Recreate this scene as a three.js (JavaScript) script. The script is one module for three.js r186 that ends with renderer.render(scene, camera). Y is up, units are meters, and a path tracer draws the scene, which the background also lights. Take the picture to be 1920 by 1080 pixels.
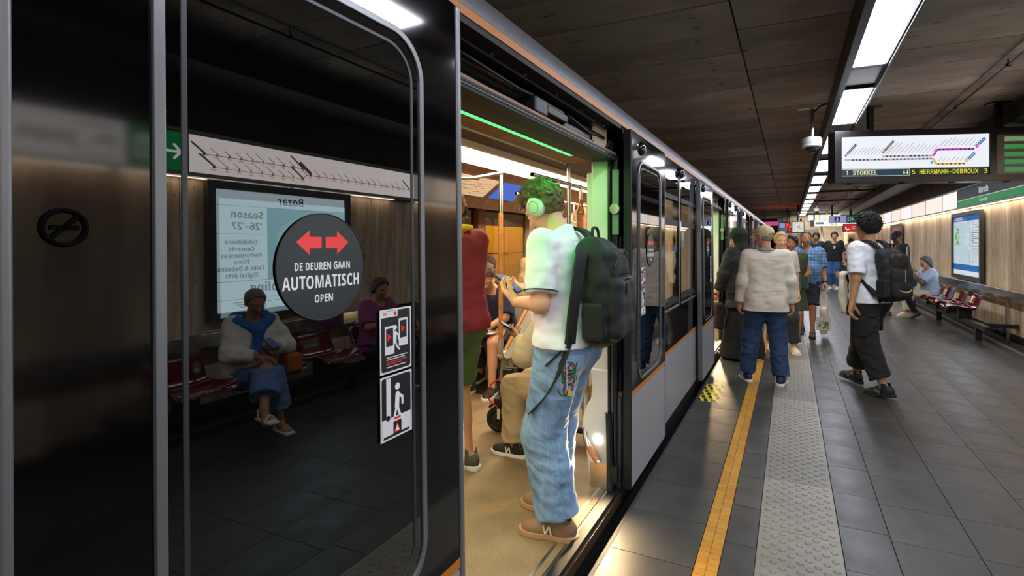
import * as THREE from 'three';
import { mergeGeometries, toCreasedNormals } from 'three/addons/utils/BufferGeometryUtils.js';
import { RoundedBoxGeometry } from 'three/addons/geometries/RoundedBoxGeometry.js';
import { ImprovedNoise } from 'three/addons/math/ImprovedNoise.js';
import { DecalGeometry } from 'three/addons/geometries/DecalGeometry.js';
import { RectAreaLightUniformsLib } from 'three/addons/lights/RectAreaLightUniformsLib.js';

// ---------------------------------------------------------------- camera, exposure, large lights
// x = across the platform (train at -x, tiled wall at +x), y = up from the platform, z = -(distance along the track)
const scene = new THREE.Scene();
scene.background = new THREE.Color(0x000000);
const renderer = new THREE.WebGLRenderer({ antialias: true });
renderer.toneMapping = THREE.LinearToneMapping;
renderer.toneMappingExposure = 1.0;
renderer.shadowMap.enabled = true;
RectAreaLightUniformsLib.init();
const camera = new THREE.PerspectiveCamera(2 * Math.atan(624 / 958.4) * 180 / Math.PI, 2080 / 1248, 0.05, 120);
camera.setViewOffset(2080, 1248, 0, 168, 1920, 1080);   // a shifted lens: verticals stay vertical
camera.position.set(0, 1.5, 0);
camera.rotation.y = 24.71 * Math.PI / 180;
camera.updateProjectionMatrix();
scene.add(camera);
const L = { panel: 30, wallband: 12, poster: 1.4, train: 12, green: 38, spot: 0.7 };   // light levels
function areaLight(color, intensity, w, h, pos, target) {
  const l = new THREE.RectAreaLight(color, intensity, w, h);
  const z = V(...pos).sub(V(...target)).normalize(), along = Math.abs(z.z) > 0.7 ? V(0, 1, 0) : V(0, 0, 1);   // height runs along the track unless the light faces along it
  let x = along.clone().cross(z).normalize(), y = z.clone().cross(x); if (Math.abs(z.x) > 0.7) { y = x; x = z.clone().cross(y).negate(); y = z.clone().cross(x); }
  l.name = 'area_light'; l.position.set(...pos); l.quaternion.setFromRotationMatrix(new THREE.Matrix4().makeBasis(x, y, z)); scene.add(l); return l;
}

// ---------------------------------------------------------------- small helpers
const V = (x, y, z) => new THREE.Vector3(x, y, z);
let seed = 7; const rnd = () => { seed = (seed * 1664525 + 1013904223) >>> 0; return seed / 4294967296; };
const perlin = new ImprovedNoise();
const taken = {};
function numbered(n) { const k = taken[n] = (taken[n] ?? -1) + 1; return k ? n + '_' + String(k).padStart(3, '0') : n; }
function thing(name, label, category, [x, y, z] = [0, 0, 0], turn = 0, group) {
  const o = new THREE.Group(); o.name = numbered(name); o.position.set(x, y, z); o.rotation.y = turn;
  o.userData = { label, category }; if (group) o.userData.group = group; scene.add(o); return o;
}
const noIndex = (g) => (g.index ? g.toNonIndexed() : g);
function join(gs) {
  if (!Array.isArray(gs)) return gs; if (gs.length === 1) return gs[0];
  return mergeGeometries(gs.map((g) => { const q = noIndex(g); for (const k of Object.keys(q.attributes)) if (!['position', 'normal', 'uv'].includes(k)) q.deleteAttribute(k); if (!q.attributes.uv) q.setAttribute('uv', new THREE.BufferAttribute(new Float32Array(q.attributes.position.count * 2), 2)); return q; }));
}
function part(name, gs, m, parent, label) {
  const o = new THREE.Mesh(join(gs), m); o.name = parent === scene ? numbered(name) : name;
  o.castShadow = o.receiveShadow = true; if (label) o.userData.label = label; parent.add(o); return o;
}
function each(name, gs, m, parent) { let first; for (const g of gs) { const o = part(name, g, m, parent); first ??= o; } return first; }   // one mesh per piece
function one(name, gs, m, label, category, group) {   // a thing that is one mesh
  const o = part(name, gs, m, scene); o.userData = { label, category }; if (group) o.userData.group = group; return o;
}
function struct(name, gs, m) { const o = gs ? part(name, gs, m, scene) : new THREE.Group(); if (!gs) { o.name = name; scene.add(o); } o.userData.kind = 'structure'; return o; }
function muv(g, s = 1) {   // uv in metres, by the main direction of each normal
  const p = g.attributes.position, n = g.attributes.normal, uv = new Float32Array(p.count * 2);
  for (let i = 0; i < p.count; i++) {
    const ax = Math.abs(n.getX(i)), ay = Math.abs(n.getY(i)), az = Math.abs(n.getZ(i));
    const x = p.getX(i), y = p.getY(i), z = p.getZ(i);
    const [u, v] = ay > ax && ay > az ? [x, z] : ax > az ? [z, y] : [x, y];
    uv[2 * i] = u * s; uv[2 * i + 1] = v * s;
  }
  g.setAttribute('uv', new THREE.BufferAttribute(uv, 2)); return g;
}
const B = (x0, x1, y0, y1, F0, F1) => muv(new THREE.BoxGeometry(Math.abs(x1 - x0), Math.abs(y1 - y0), Math.abs(F1 - F0)).translate((x0 + x1) / 2, (y0 + y1) / 2, -(F0 + F1) / 2));
const RB = (x0, x1, y0, y1, F0, F1, r = 0.01, seg = 2) => muv(new RoundedBoxGeometry(Math.abs(x1 - x0), Math.abs(y1 - y0), Math.abs(F1 - F0), seg, r).translate((x0 + x1) / 2, (y0 + y1) / 2, -(F0 + F1) / 2));
function tube(pts, r, seg = 40, rad = 10, closed = false, tension = 0.5) {
  return new THREE.TubeGeometry(new THREE.CatmullRomCurve3(pts.map((p) => V(...p)), closed, 'catmullrom', tension), seg, r, rad, closed);
}
function rod(a, b, r, n = 12) {
  const A = V(...a), D = V(...b).sub(A), g = new THREE.CylinderGeometry(r, r, D.length(), n);
  g.applyQuaternion(new THREE.Quaternion().setFromUnitVectors(V(0, 1, 0), D.clone().normalize()));
  return g.translate(A.x + D.x / 2, A.y + D.y / 2, A.z + D.z / 2);
}
function roundRect(s, x0, x1, y0, y1, r) {
  s.moveTo(x0 + r, y0); s.lineTo(x1 - r, y0); s.absarc(x1 - r, y0 + r, r, -Math.PI / 2, 0); s.lineTo(x1, y1 - r); s.absarc(x1 - r, y1 - r, r, 0, Math.PI / 2);
  s.lineTo(x0 + r, y1); s.absarc(x0 + r, y1 - r, r, Math.PI / 2, Math.PI); s.lineTo(x0, y0 + r); s.absarc(x0 + r, y0 + r, r, Math.PI, Math.PI * 1.5); return s;
}
// flat plate or ring standing in a plane across x, facing +x; drawn in (F, y), mirrored so that it reads rightly from +x
function plateX(shape, x, t, bevel = 0) {
  const g = new THREE.ExtrudeGeometry(shape, { depth: t, bevelEnabled: bevel > 0, bevelSize: bevel, bevelThickness: bevel, bevelSegments: 2, curveSegments: 24 });
  return g.rotateY(Math.PI / 2).translate(x, 0, 0);   // shape x -> -z, so F is along shape x
}
function ringX(F0, F1, y0, y1, r, w, x, t) {
  const s = roundRect(new THREE.Shape(), F0, F1, y0, y1, r), h = roundRect(new THREE.Path(), F0 + w, F1 - w, y0 + w, y1 - w, Math.max(0.004, r - w));
  s.holes.push(h); return plateX(s, x, t, 0.0015);
}
// a thin printed plate w x h with the print on its front face (+z) only; uv 0..1
function printPlate(w, h, t = 0.004) { return new THREE.BoxGeometry(w, h, t); }

// ---------------------------------------------------------------- textures
function hash(x, y, s) { let h = Math.imul(x, 374761393) ^ Math.imul(y, 668265263) ^ Math.imul(s, 974634537); h = Math.imul(h ^ (h >>> 13), 1274126177); return ((h ^ (h >>> 16)) >>> 0) / 4294967296; }
function vnoise(u, v, nx, ny, s) {   // periodic value noise, u v in 0..1
  const x = u * nx, y = v * ny, xi = Math.floor(x), yi = Math.floor(y), fx = x - xi, fy = y - yi, a = fx * fx * (3 - 2 * fx), b = fy * fy * (3 - 2 * fy);
  const h = (i, j) => hash(((i % nx) + nx) % nx, ((j % ny) + ny) % ny, s);
  return (h(xi, yi) * (1 - a) + h(xi + 1, yi) * a) * (1 - b) + (h(xi, yi + 1) * (1 - a) + h(xi + 1, yi + 1) * a) * b;
}
const fbm = (u, v, nx, ny, o, s) => { let a = 0, w = 0.5, t = 0; for (let i = 0; i < o; i++) { a += w * vnoise(u, v, nx << i, ny << i, s + i); t += w; w *= 0.55; } return a / t; };
function tex(w, h, fn, srgb, rx = 1, ry = rx) {
  const d = new Uint8Array(w * h * 4);
  for (let j = 0; j < h; j++) for (let i = 0; i < w; i++) { const c = fn(i / w, j / h, i, j), k = (j * w + i) * 4; for (let q = 0; q < 3; q++) d[k + q] = Math.max(0, Math.min(255, (Array.isArray(c) ? c[q] : c) * 255)); d[k + 3] = 255; }
  const t = new THREE.DataTexture(d, w, h); t.wrapS = t.wrapT = THREE.RepeatWrapping; t.magFilter = THREE.LinearFilter; t.minFilter = THREE.LinearMipmapLinearFilter; t.generateMipmaps = true;
  if (srgb) t.colorSpace = THREE.SRGBColorSpace; t.repeat.set(rx, ry); t.needsUpdate = true; return t;
}
function canvasTex(w, h, draw) {
  const c = document.createElement('canvas'); c.width = w; c.height = h; const g = c.getContext('2d'); draw(g, w, h);
  const t = new THREE.CanvasTexture(c); t.colorSpace = THREE.SRGBColorSpace; t.magFilter = THREE.LinearFilter; return t;
}
const mix = (a, b, t) => a.map((x, i) => x + (b[i] - x) * t);
const T = {};
T.fine = tex(256, 256, (u, v) => fbm(u, v, 32, 32, 3, 3), false, 4);
T.weave = tex(128, 128, (u, v, i, j) => 0.5 + 0.25 * Math.sin(u * Math.PI * 32) * Math.sin(v * Math.PI * 32) + 0.25 * (vnoise(u, v, 16, 16, 9) - 0.5), false, 12);
T.concrete = tex(512, 512, (u, v) => { const a = fbm(u, v, 3, 3, 5, 11), s = vnoise(u, v, 2, 40, 5), c = 0.62 + 0.34 * a + 0.1 * s; return [c, c * 0.96, c * 0.91]; }, true, 0.8);
T.boards = tex(512, 512, (u, v) => {
  const a = fbm(u, v, 3, 5, 5, 21), s = fbm(u, v, 3, 90, 3, 25), crack = vnoise(u, v, 7, 26, 31) > 0.91 && vnoise(u, v, 5, 110, 33) > 0.62 ? 0.45 : 1;
  const c = (0.62 + 0.30 * a + 0.13 * s) * crack; return [c, c * 0.965, c * 0.925]; }, true, 0.7, 0.7);
T.travertine = tex(512, 1024, (u, v) => {
  const a = fbm(u, v, 14, 3, 5, 41), s = fbm(u, v, 60, 5, 3, 45), w = fbm(u, v, 3, 2, 4, 49), pit = vnoise(u, v, 90, 16, 51) > 0.87 ? 0.72 : 1;
  const c = mix([0.95, 0.89, 0.79], [0.79, 0.69, 0.56], Math.min(1, Math.max(0, a * 1.7 - 0.45))), k = (0.86 + 0.18 * s + 0.16 * (w - 0.5)) * pit; return c.map((x) => x * k); }, true, 1.3, 0.75);
T.floor = tex(1024, 1024, (u, v, i, j) => {
  const a = fbm(u, v, 6, 6, 5, 61), g = hash(i, j, 63), sp = hash(i >> 1, j >> 1, 65) > 0.9965 ? 0.55 * hash(i >> 1, j >> 1, 66) + 0.1 : 0, k = 0.235 + 0.08 * (a - 0.5) + 0.05 * (g - 0.5);
  return [k + sp, k * 0.985 + sp, k * 0.97 + sp * 0.95]; }, true, 1.1);
T.floorRough = tex(512, 512, (u, v) => 0.62 + 0.5 * (fbm(u, v, 5, 5, 5, 71) - 0.5), false, 0.9);
T.trainfloor = tex(512, 512, (u, v, i, j) => { const g = hash(i >> 1, j >> 1, 81), a = fbm(u, v, 4, 4, 4, 83), k = 0.86 + 0.26 * (g - 0.5) + 0.2 * (a - 0.5); return [k, k * 0.93, k * 0.8]; }, true, 2.2);
T.wood = tex(256, 512, (u, v) => { const a = fbm(u, v, 3, 24, 4, 91), b = fbm(u, v, 2, 90, 2, 95), k = 0.6 + 0.4 * a + 0.15 * b; return [k, k * 0.93, k * 0.85]; }, true, 3, 1.2);
T.denim = tex(512, 512, (u, v, i, j) => { const a = fbm(u, v, 5, 3, 5, 101), t = hash(i, j >> 2, 103), w = vnoise(u, v, 60, 3, 107), k = 0.80 + 0.34 * (a - 0.4) + 0.16 * (t - 0.5) + 0.10 * (w - 0.5); return [k * 0.97, k, k * 1.02]; }, true, 2.5);
T.plaid = tex(256, 256, (u, v) => { const s = (x) => (Math.abs((x * 8) % 1 - 0.5) > 0.40 ? 1 : 0), t = (x) => (Math.abs((x * 16) % 1 - 0.5) > 0.44 ? 1 : 0); const k = s(u) + s(v), l = t(u) + t(v); return mix(mix([0.36, 0.52, 0.68], [0.72, 0.80, 0.86], Math.min(1, k * 0.55)), [0.10, 0.18, 0.32], Math.min(1, l * 0.6)); }, true, 2.6);
T.brush = tex(256, 256, (u, v) => 0.5 + 0.5 * (fbm(u, v, 2, 80, 3, 121) - 0.5), false, 1);

// ---------------------------------------------------------------- materials
const S = (o) => new THREE.MeshStandardMaterial(o), P = (o) => new THREE.MeshPhysicalMaterial(o);
const M = {
  concrete: S({ color: 0x8b8074, map: T.concrete, roughness: 0.9 }),
  dark: S({ color: 0x0d0d0e, roughness: 0.55 }), black: S({ color: 0x121213, roughness: 0.45 }), rubber: S({ color: 0x0a0a0a, roughness: 0.65 }),
  blackGloss: P({ color: 0x050507, roughness: 0.07, ior: 1.6 }), blackGlass: P({ color: 0x040405, roughness: 0.012, ior: 1.95 }),
  steel: S({ color: 0xb9b6b0, metalness: 1, roughness: 0.28 }), steelDark: S({ color: 0x6f6b66, metalness: 1, roughness: 0.3 }), alu: S({ color: 0x98989a, metalness: 0.85, roughness: 0.4 }), gutter: S({ color: 0x7d8084, metalness: 0.6, roughness: 0.38 }),
  trimDark: S({ color: 0x3c3e41, metalness: 0.5, roughness: 0.4 }), trim: S({ color: 0x77797c, metalness: 0.55, roughness: 0.35 }),
  grey: S({ color: 0x8f9194, roughness: 0.4, metalness: 0.1 }), orange: S({ color: 0xb06a24, roughness: 0.45 }),
  white: S({ color: 0xe6e2da, roughness: 0.5 }), cream: S({ color: 0xcfc3ae, roughness: 0.55 }), whitePlastic: S({ color: 0xd9d5cc, roughness: 0.4 }),
  wood: S({ color: 0x98683c, map: T.wood, roughness: 0.5 }), woodPole: S({ color: 0xbd8748, map: T.wood, roughness: 0.4 }),
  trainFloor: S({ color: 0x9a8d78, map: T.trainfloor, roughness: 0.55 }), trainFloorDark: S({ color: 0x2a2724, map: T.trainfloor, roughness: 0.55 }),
  seat: P({ color: 0x5a0d10, roughness: 0.16, clearcoat: 0.6, clearcoatRoughness: 0.08 }),
  yellow: S({ color: 0xe0a21a, roughness: 0.55 }),
  tactile: S({ color: 0x8f8d88, map: T.concrete, roughness: 0.6 }),
  grout: S({ color: 0x1a1918, roughness: 0.9 }),
  cctv: S({ color: 0xd6d6d4, roughness: 0.35 }), smoke: P({ color: 0x1c1d20, roughness: 0.05, ior: 1.6 }),
  pane: P({ color: 0xf2f2f2, roughness: 0.0, transmission: 1, thickness: 0, ior: 1.5 }),
  paneDark: P({ color: 0xe0dad2, roughness: 0.0, transmission: 1, thickness: 0, ior: 1.38 }),
};
const glow = (color, k, map) => S({ color: 0x080808, roughness: 0.5, emissive: color, emissiveIntensity: k, emissiveMap: map ?? null });
const printed = (map, rough = 0.5, o = {}) => S({ color: 0xffffff, map, roughness: rough, ...o });
const cloths = {};
function cloth(hex, o = {}) { const k = hex + JSON.stringify(Object.keys(o)); if (cloths[k] && !o.map) return cloths[k]; return (cloths[k] = S({ color: hex, roughness: 0.88, ...o })); }
const skins = {};
function skinMat(hex) { return (skins[hex] ??= P({ color: hex, roughness: 0.55, specularIntensity: 0.6 })); }
// ---------------------------------------------------------------- signed-distance modelling (bodies, clothes, bags)
// a group: { p: tapered capsules [ax,ay,az,ra,bx,by,bz,rb], k: blend, cuts: planes [nx,ny,nz,d] that cut away n.p > d }
function groupField(g) {
  const n = g.p.length, A = new Float64Array(n * 9);
  g.p.forEach((c, i) => { const dx = c[4] - c[0], dy = c[5] - c[1], dz = c[6] - c[2], l = dx * dx + dy * dy + dz * dz; A.set([c[0], c[1], c[2], dx, dy, dz, l > 1e-9 ? 1 / l : 0, c[3], c[7] - c[3]], i * 9); });
  const k = g.k ?? 0.04, cuts = g.cuts ?? [];
  return (x, y, z) => {
    let d = 1e3;
    for (let i = 0; i < n; i++) {
      const o = i * 9, px = x - A[o], py = y - A[o + 1], pz = z - A[o + 2];
      let t = (px * A[o + 3] + py * A[o + 4] + pz * A[o + 5]) * A[o + 6]; t = t < 0 ? 0 : t > 1 ? 1 : t;
      const qx = px - t * A[o + 3], qy = py - t * A[o + 4], qz = pz - t * A[o + 5], e = Math.sqrt(qx * qx + qy * qy + qz * qz) - A[o + 7] - t * A[o + 8];
      const h = k - Math.abs(d - e); d = (d < e ? d : e) - (h > 0 ? h * h / (4 * k) : 0);
    }
    for (const c of cuts) { const e = c[0] * x + c[1] * y + c[2] * z - c[3]; if (e > d) d = e; }
    return d;
  };
}
const smin = (a, b, k) => { const h = k - Math.abs(a - b); return Math.min(a, b) - (h > 0 ? h * h / (4 * k) : 0); };
function field(groups, K = 0.03, cuts = [], noise) {
  const fs = groups.map(groupField);
  return (x, y, z) => {
    let d = 1e3; for (const f of fs) d = smin(d, f(x, y, z), K);
    if (noise && Math.abs(d) < 0.06) d += noise(x, y, z);
    for (const c of cuts) { let e = c[0] * x + c[1] * y + c[2] * z - c[3]; if (c[4]) e = Math.min(e, c[4] - Math.hypot((x - c[5]) * 0.85, z - c[6])); if (e > d) d = e; }
    return d;
  };
}
function boundsOf(groups, pad = 0.03) {
  const lo = [1e9, 1e9, 1e9], hi = [-1e9, -1e9, -1e9];
  for (const g of groups) for (const c of g.p) for (let i = 0; i < 3; i++) { lo[i] = Math.min(lo[i], c[i] - c[3] - pad, c[4 + i] - c[7] - pad); hi[i] = Math.max(hi[i], c[i] + c[3] + pad, c[4 + i] + c[7] + pad); }
  return [lo, hi];
}
function surface(f, [lo, hi], cell) {   // naive surface nets with gradient normals
  const N = [0, 1, 2].map((i) => Math.ceil((hi[i] - lo[i]) / cell) + 2), [nx, ny, nz] = N, val = new Float32Array(nx * ny * nz), id = (i, j, k) => (k * ny + j) * nx + i, BK = 4;
  for (let K = 0; K < nz; K += BK) for (let J = 0; J < ny; J += BK) for (let I = 0; I < nx; I += BK) {
    const c = f(lo[0] + (I + 1.5) * cell, lo[1] + (J + 1.5) * cell, lo[2] + (K + 1.5) * cell), far = Math.abs(c) > cell * 6.5;
    for (let k = K; k < Math.min(nz, K + BK); k++) for (let j = J; j < Math.min(ny, J + BK); j++) for (let i = I; i < Math.min(nx, I + BK); i++) val[id(i, j, k)] = far ? c : f(lo[0] + i * cell, lo[1] + j * cell, lo[2] + k * cell);
  }
  const vert = new Int32Array(nx * ny * nz).fill(-1), pos = [], ind = [];
  const E = [[0, 1], [2, 3], [4, 5], [6, 7], [0, 2], [1, 3], [4, 6], [5, 7], [0, 4], [1, 5], [2, 6], [3, 7]], v = new Float32Array(8);
  for (let k = 0; k < nz - 1; k++) for (let j = 0; j < ny - 1; j++) for (let i = 0; i < nx - 1; i++) {
    let m = 0; for (let q = 0; q < 8; q++) { v[q] = val[id(i + (q & 1), j + ((q >> 1) & 1), k + (q >> 2))]; if (v[q] < 0) m |= 1 << q; }
    if (m === 0 || m === 255) continue;
    let x = 0, y = 0, z = 0, n = 0;
    for (const [a, b] of E) if ((v[a] < 0) !== (v[b] < 0)) { const t = v[a] / (v[a] - v[b]); x += (a & 1) + t * ((b & 1) - (a & 1)); y += ((a >> 1) & 1) + t * (((b >> 1) & 1) - ((a >> 1) & 1)); z += (a >> 2) + t * ((b >> 2) - (a >> 2)); n++; }
    vert[id(i, j, k)] = pos.length / 3; pos.push(lo[0] + (i + x / n) * cell, lo[1] + (j + y / n) * cell, lo[2] + (k + z / n) * cell);
  }
  const quad = (a, b, c, d, flip) => { if (a < 0 || b < 0 || c < 0 || d < 0) return; if (flip) ind.push(a, c, b, a, d, c); else ind.push(a, b, c, a, c, d); };
  for (let k = 1; k < nz - 1; k++) for (let j = 1; j < ny - 1; j++) for (let i = 1; i < nx - 1; i++) {
    const s = val[id(i, j, k)] < 0;
    if (s !== val[id(i + 1, j, k)] < 0) quad(vert[id(i, j - 1, k - 1)], vert[id(i, j, k - 1)], vert[id(i, j, k)], vert[id(i, j - 1, k)], !s);
    if (s !== val[id(i, j + 1, k)] < 0) quad(vert[id(i - 1, j, k - 1)], vert[id(i - 1, j, k)], vert[id(i, j, k)], vert[id(i, j, k - 1)], !s);
    if (s !== val[id(i, j, k + 1)] < 0) quad(vert[id(i - 1, j - 1, k)], vert[id(i, j - 1, k)], vert[id(i, j, k)], vert[id(i - 1, j, k)], !s);
  }
  const nor = new Float32Array(pos.length), e = cell * 0.6;
  for (let q = 0; q < pos.length; q += 3) {
    const [x, y, z] = [pos[q], pos[q + 1], pos[q + 2]];
    const gx = f(x + e, y, z) - f(x - e, y, z), gy = f(x, y + e, z) - f(x, y - e, z), gz = f(x, y, z + e) - f(x, y, z - e), l = Math.hypot(gx, gy, gz) || 1;
    nor[q] = gx / l; nor[q + 1] = gy / l; nor[q + 2] = gz / l;
  }
  const g = new THREE.BufferGeometry();
  g.setAttribute('position', new THREE.Float32BufferAttribute(pos, 3)); g.setAttribute('normal', new THREE.BufferAttribute(nor, 3)); g.setIndex(ind);
  return muv(g);
}
const sdf = (groups, cell, K, cuts, noise, pad) => surface(field(groups, K, cuts, noise), boundsOf(groups, pad), cell);
const cap = (a, ra, b, rb) => [a.x, a.y, a.z, ra, b.x, b.y, b.z, rb];
const roundBox = (x, y, z, cx, cy, cz, hx, hy, hz, r) => { const a = Math.max(Math.abs(x - cx) - hx + r, 0), b = Math.max(Math.abs(y - cy) - hy + r, 0), c = Math.max(Math.abs(z - cz) - hz + r, 0); return Math.hypot(a, b, c) - r + Math.min(0, Math.max(Math.abs(x - cx) - hx, Math.abs(y - cy) - hy, Math.abs(z - cz) - hz) + r); };
const ellipsoid = (x, y, z, cx, cy, cz, rx, ry, rz) => { const a = (x - cx) / rx, b = (y - cy) / ry, c = (z - cz) / rz, k = Math.hypot(a, b, c); return (k - 1) * k / Math.max(1e-6, Math.hypot(a / rx, b / ry, c / rz)); };

function ik(a, target, l1, l2, pole) {   // elbow or knee of a two-bone limb; target is moved within reach
  const d = target.clone().sub(a); let L = d.length(); const m = (l1 + l2) * 0.995; if (L > m) { d.multiplyScalar(m / L); target.copy(a).add(d); L = m; }
  const u = d.clone().normalize(), c = (l1 * l1 + L * L - l2 * l2) / (2 * L), h = Math.sqrt(Math.max(0, l1 * l1 - c * c)), q = pole.clone().addScaledVector(u, -pole.dot(u)).normalize();
  return a.clone().addScaledVector(u, c).addScaledVector(q, h);
}
// ---- hand: palm, four fingers of three joints, thumb from the side of the palm
function handGeo(wrist, dir, palm, side, curl, s, cell) {
  const u = dir.clone().normalize(), n = palm.clone().addScaledVector(u, -palm.dot(u)).normalize(), v = u.clone().cross(n).multiplyScalar(side);   // v points to the thumb
  const at = (a, b, c) => wrist.clone().addScaledVector(u, a * s).addScaledVector(v, b * s).addScaledVector(n, c * s), p = [], gs = [];
  const kn = [[0.088, 0.030], [0.092, 0.009], [0.088, -0.012], [0.080, -0.031]], len = [[0.040, 0.025, 0.019], [0.044, 0.028, 0.020], [0.041, 0.026, 0.019], [0.032, 0.020, 0.017]];
  kn.forEach(([a, b], i) => p.push(cap(at(0.0, b * 0.5, 0), 0.0155 * s, at(a, b, -0.003), 0.0115 * s)));
  p.push(cap(at(0.01, 0.016, 0.008), 0.016 * s, at(0.05, 0.03, 0.012), 0.013 * s), cap(at(0.015, -0.018, 0.008), 0.014 * s, at(0.06, -0.026, 0.008), 0.012 * s));
  gs.push({ p, k: 0.016 * s });
  kn.forEach(([a, b], i) => {
    let q = at(a, b, -0.003), ang = curl * (0.55 + 0.1 * i); const f = [], spread = b * 1.2;
    len[i].forEach((l, j) => { const e = q.clone().addScaledVector(u, l * s * Math.cos(ang)).addScaledVector(n, l * s * Math.sin(ang)).addScaledVector(v, spread * l * s * 4); f.push(cap(q, (0.0098 - j * 0.0012) * s, e, (0.009 - j * 0.0013) * s)); q = e; ang += curl * (j ? 0.6 : 0.85); });
    gs.push({ p: f, k: 0.004 });
  });
  let q = at(0.022, 0.028, 0.010); const th = [];
  [[0.040, 0.75], [0.030, 0.95 - 0.4 * curl], [0.024, 1.0 - 0.8 * curl]].forEach(([l, w], j) => { const e = q.clone().addScaledVector(u, l * s * 0.8).addScaledVector(v, l * s * 0.62 * w).addScaledVector(n, l * s * (0.25 + 0.3 * curl)); th.push(cap(q, (0.0145 - j * 0.0022) * s, e, (0.0118 - j * 0.0018) * s)); q = e; });
  gs.push({ p: th, k: 0.006 });
  return sdf(gs, cell, 0.007 * s);
}
// ---- head in its own frame: centre of the skull at 0, y up, z to the face
function headField(x, y, z) {
  const ax = Math.abs(x);
  let d = ellipsoid(x, y, z, 0, 0.028, -0.012, 0.077, 0.092, 0.098);
  d = smin(d, ellipsoid(x, y, z, 0, -0.035, 0.028, 0.060, 0.082, 0.062), 0.035);
  d = smin(d, ellipsoid(ax, y, z, 0.034, -0.028, 0.055, 0.026, 0.024, 0.026), 0.025);
  d = smin(d, ellipsoid(x, y, z, 0, -0.098, 0.066, 0.024, 0.017, 0.018), 0.022);
  d = smin(d, ellipsoid(ax, y, z, 0.028, 0.024, 0.074, 0.030, 0.010, 0.013), 0.016);
  d = -smin(-d, ellipsoid(ax, y, z, 0.031, 0.003, 0.101, 0.020, 0.013, 0.020), 0.014);
  { const t = Math.max(0, Math.min(1, (0.018 - y) / 0.046)), e = Math.hypot(x, Math.max(0, y - 0.018) + Math.min(0, y + 0.028), z - (0.084 + 0.026 * t)) - (0.0085 + 0.0065 * t); d = smin(d, e, 0.014); }
  d = smin(d, ellipsoid(ax, y, z, 0.012, -0.028, 0.094, 0.009, 0.008, 0.011), 0.008);
  d = smin(d, ellipsoid(x, y, z, 0, -0.054, 0.083, 0.025, 0.0065, 0.012), 0.006); d = smin(d, ellipsoid(x, y, z, 0, -0.066, 0.082, 0.021, 0.007, 0.011), 0.006);
  d = smin(d, ellipsoid(ax, y, z, 0.079 - 0.1 * Math.min(0, z + 0.01), -0.004, -0.012, 0.010, 0.033, 0.019), 0.008);
  return d;
}
const hb = [[-0.12, -0.15, -0.14], [0.12, 0.15, 0.14]];
function brimGeo(drop = 0) {   // curved visor of a cap, two skins and a rim
  const U = 20, W = 8, pos = [], ix = [], N = (U + 1) * (W + 1);
  for (const lay of [0.0022, -0.0022]) for (let j = 0; j <= W; j++) for (let i = 0; i <= U; i++) { const u = i / U * 2 - 1, t = j / W, a = u * 1.12, bulge = 1 - 0.55 * u * u; pos.push(Math.sin(a) * (0.088 - 0.012 * t), 0.034 - drop - 0.020 * u * u - 0.014 * t + lay, -0.012 + Math.cos(a) * 0.104 + t * 0.078 * bulge); }
  for (let l = 0; l < 2; l++) for (let j = 0; j < W; j++) for (let i = 0; i < U; i++) { const a = l * N + j * (U + 1) + i, b = a + 1, c = a + U + 1, d = c + 1; if (l) ix.push(a, b, c, b, d, c); else ix.push(a, c, b, b, c, d); }
  const rim = (a, b) => ix.push(a, b, a + N, b, b + N, a + N); for (let i = 0; i < U; i++) rim(W * (U + 1) + i, W * (U + 1) + i + 1); for (let j = 0; j < W; j++) { rim(j * (U + 1) + U, (j + 1) * (U + 1) + U); rim((j + 1) * (U + 1), j * (U + 1)); }
  const g = new THREE.BufferGeometry(); g.setAttribute('position', new THREE.Float32BufferAttribute(pos, 3)); g.setIndex(ix); g.computeVertexNormals(); return muv(g);
}
function shoeGeos(s, cell, lift) {
  const up = surface((x, y, z) => {
    let d = 1e3; for (const [cy, cz, rx, ry, rz] of [[0.050, -0.045, 0.035, 0.050, 0.05], [0.046, 0.03, 0.036, 0.046, 0.07], [0.034, 0.10, 0.043, 0.034, 0.062], [0.029, 0.145, 0.036, 0.026, 0.045]]) d = smin(d, ellipsoid(x, y, z, 0, cy, cz, rx, ry, rz), 0.04);
    d = smin(d, Math.max(Math.hypot(x, z + 0.02) - 0.044, y - 0.125, 0.03 - y), 0.02); return Math.max(d, 0.012 - y, -(Math.max(Math.hypot(x, (z + 0.02) * 0.8) - 0.036, 0.07 - y)));
  }, [[-0.08, 0, -0.12], [0.08, 0.15, 0.22]], cell);
  const o = new THREE.Shape(); o.moveTo(0, -0.1); o.bezierCurveTo(0.05, -0.1, 0.04, -0.02, 0.04, 0.02); o.bezierCurveTo(0.04, 0.07, 0.056, 0.08, 0.05, 0.13); o.bezierCurveTo(0.045, 0.185, 0.02, 0.2, 0, 0.2); o.bezierCurveTo(-0.02, 0.2, -0.045, 0.185, -0.05, 0.13); o.bezierCurveTo(-0.056, 0.08, -0.04, 0.07, -0.04, 0.02); o.bezierCurveTo(-0.04, -0.02, -0.05, -0.1, 0, -0.1);
  const so = new THREE.ExtrudeGeometry(o, { depth: 0.018, bevelEnabled: true, bevelSize: 0.003, bevelThickness: 0.004, bevelSegments: 2, curveSegments: 8 }).rotateX(Math.PI / 2).scale(1, 1, 1).translate(0, 0.022 + 0.0, 0);
  so.rotateZ(0); return [up.scale(s, s, s), so.scale(s, s, s)];
}
const shoeCache = {};
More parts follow.
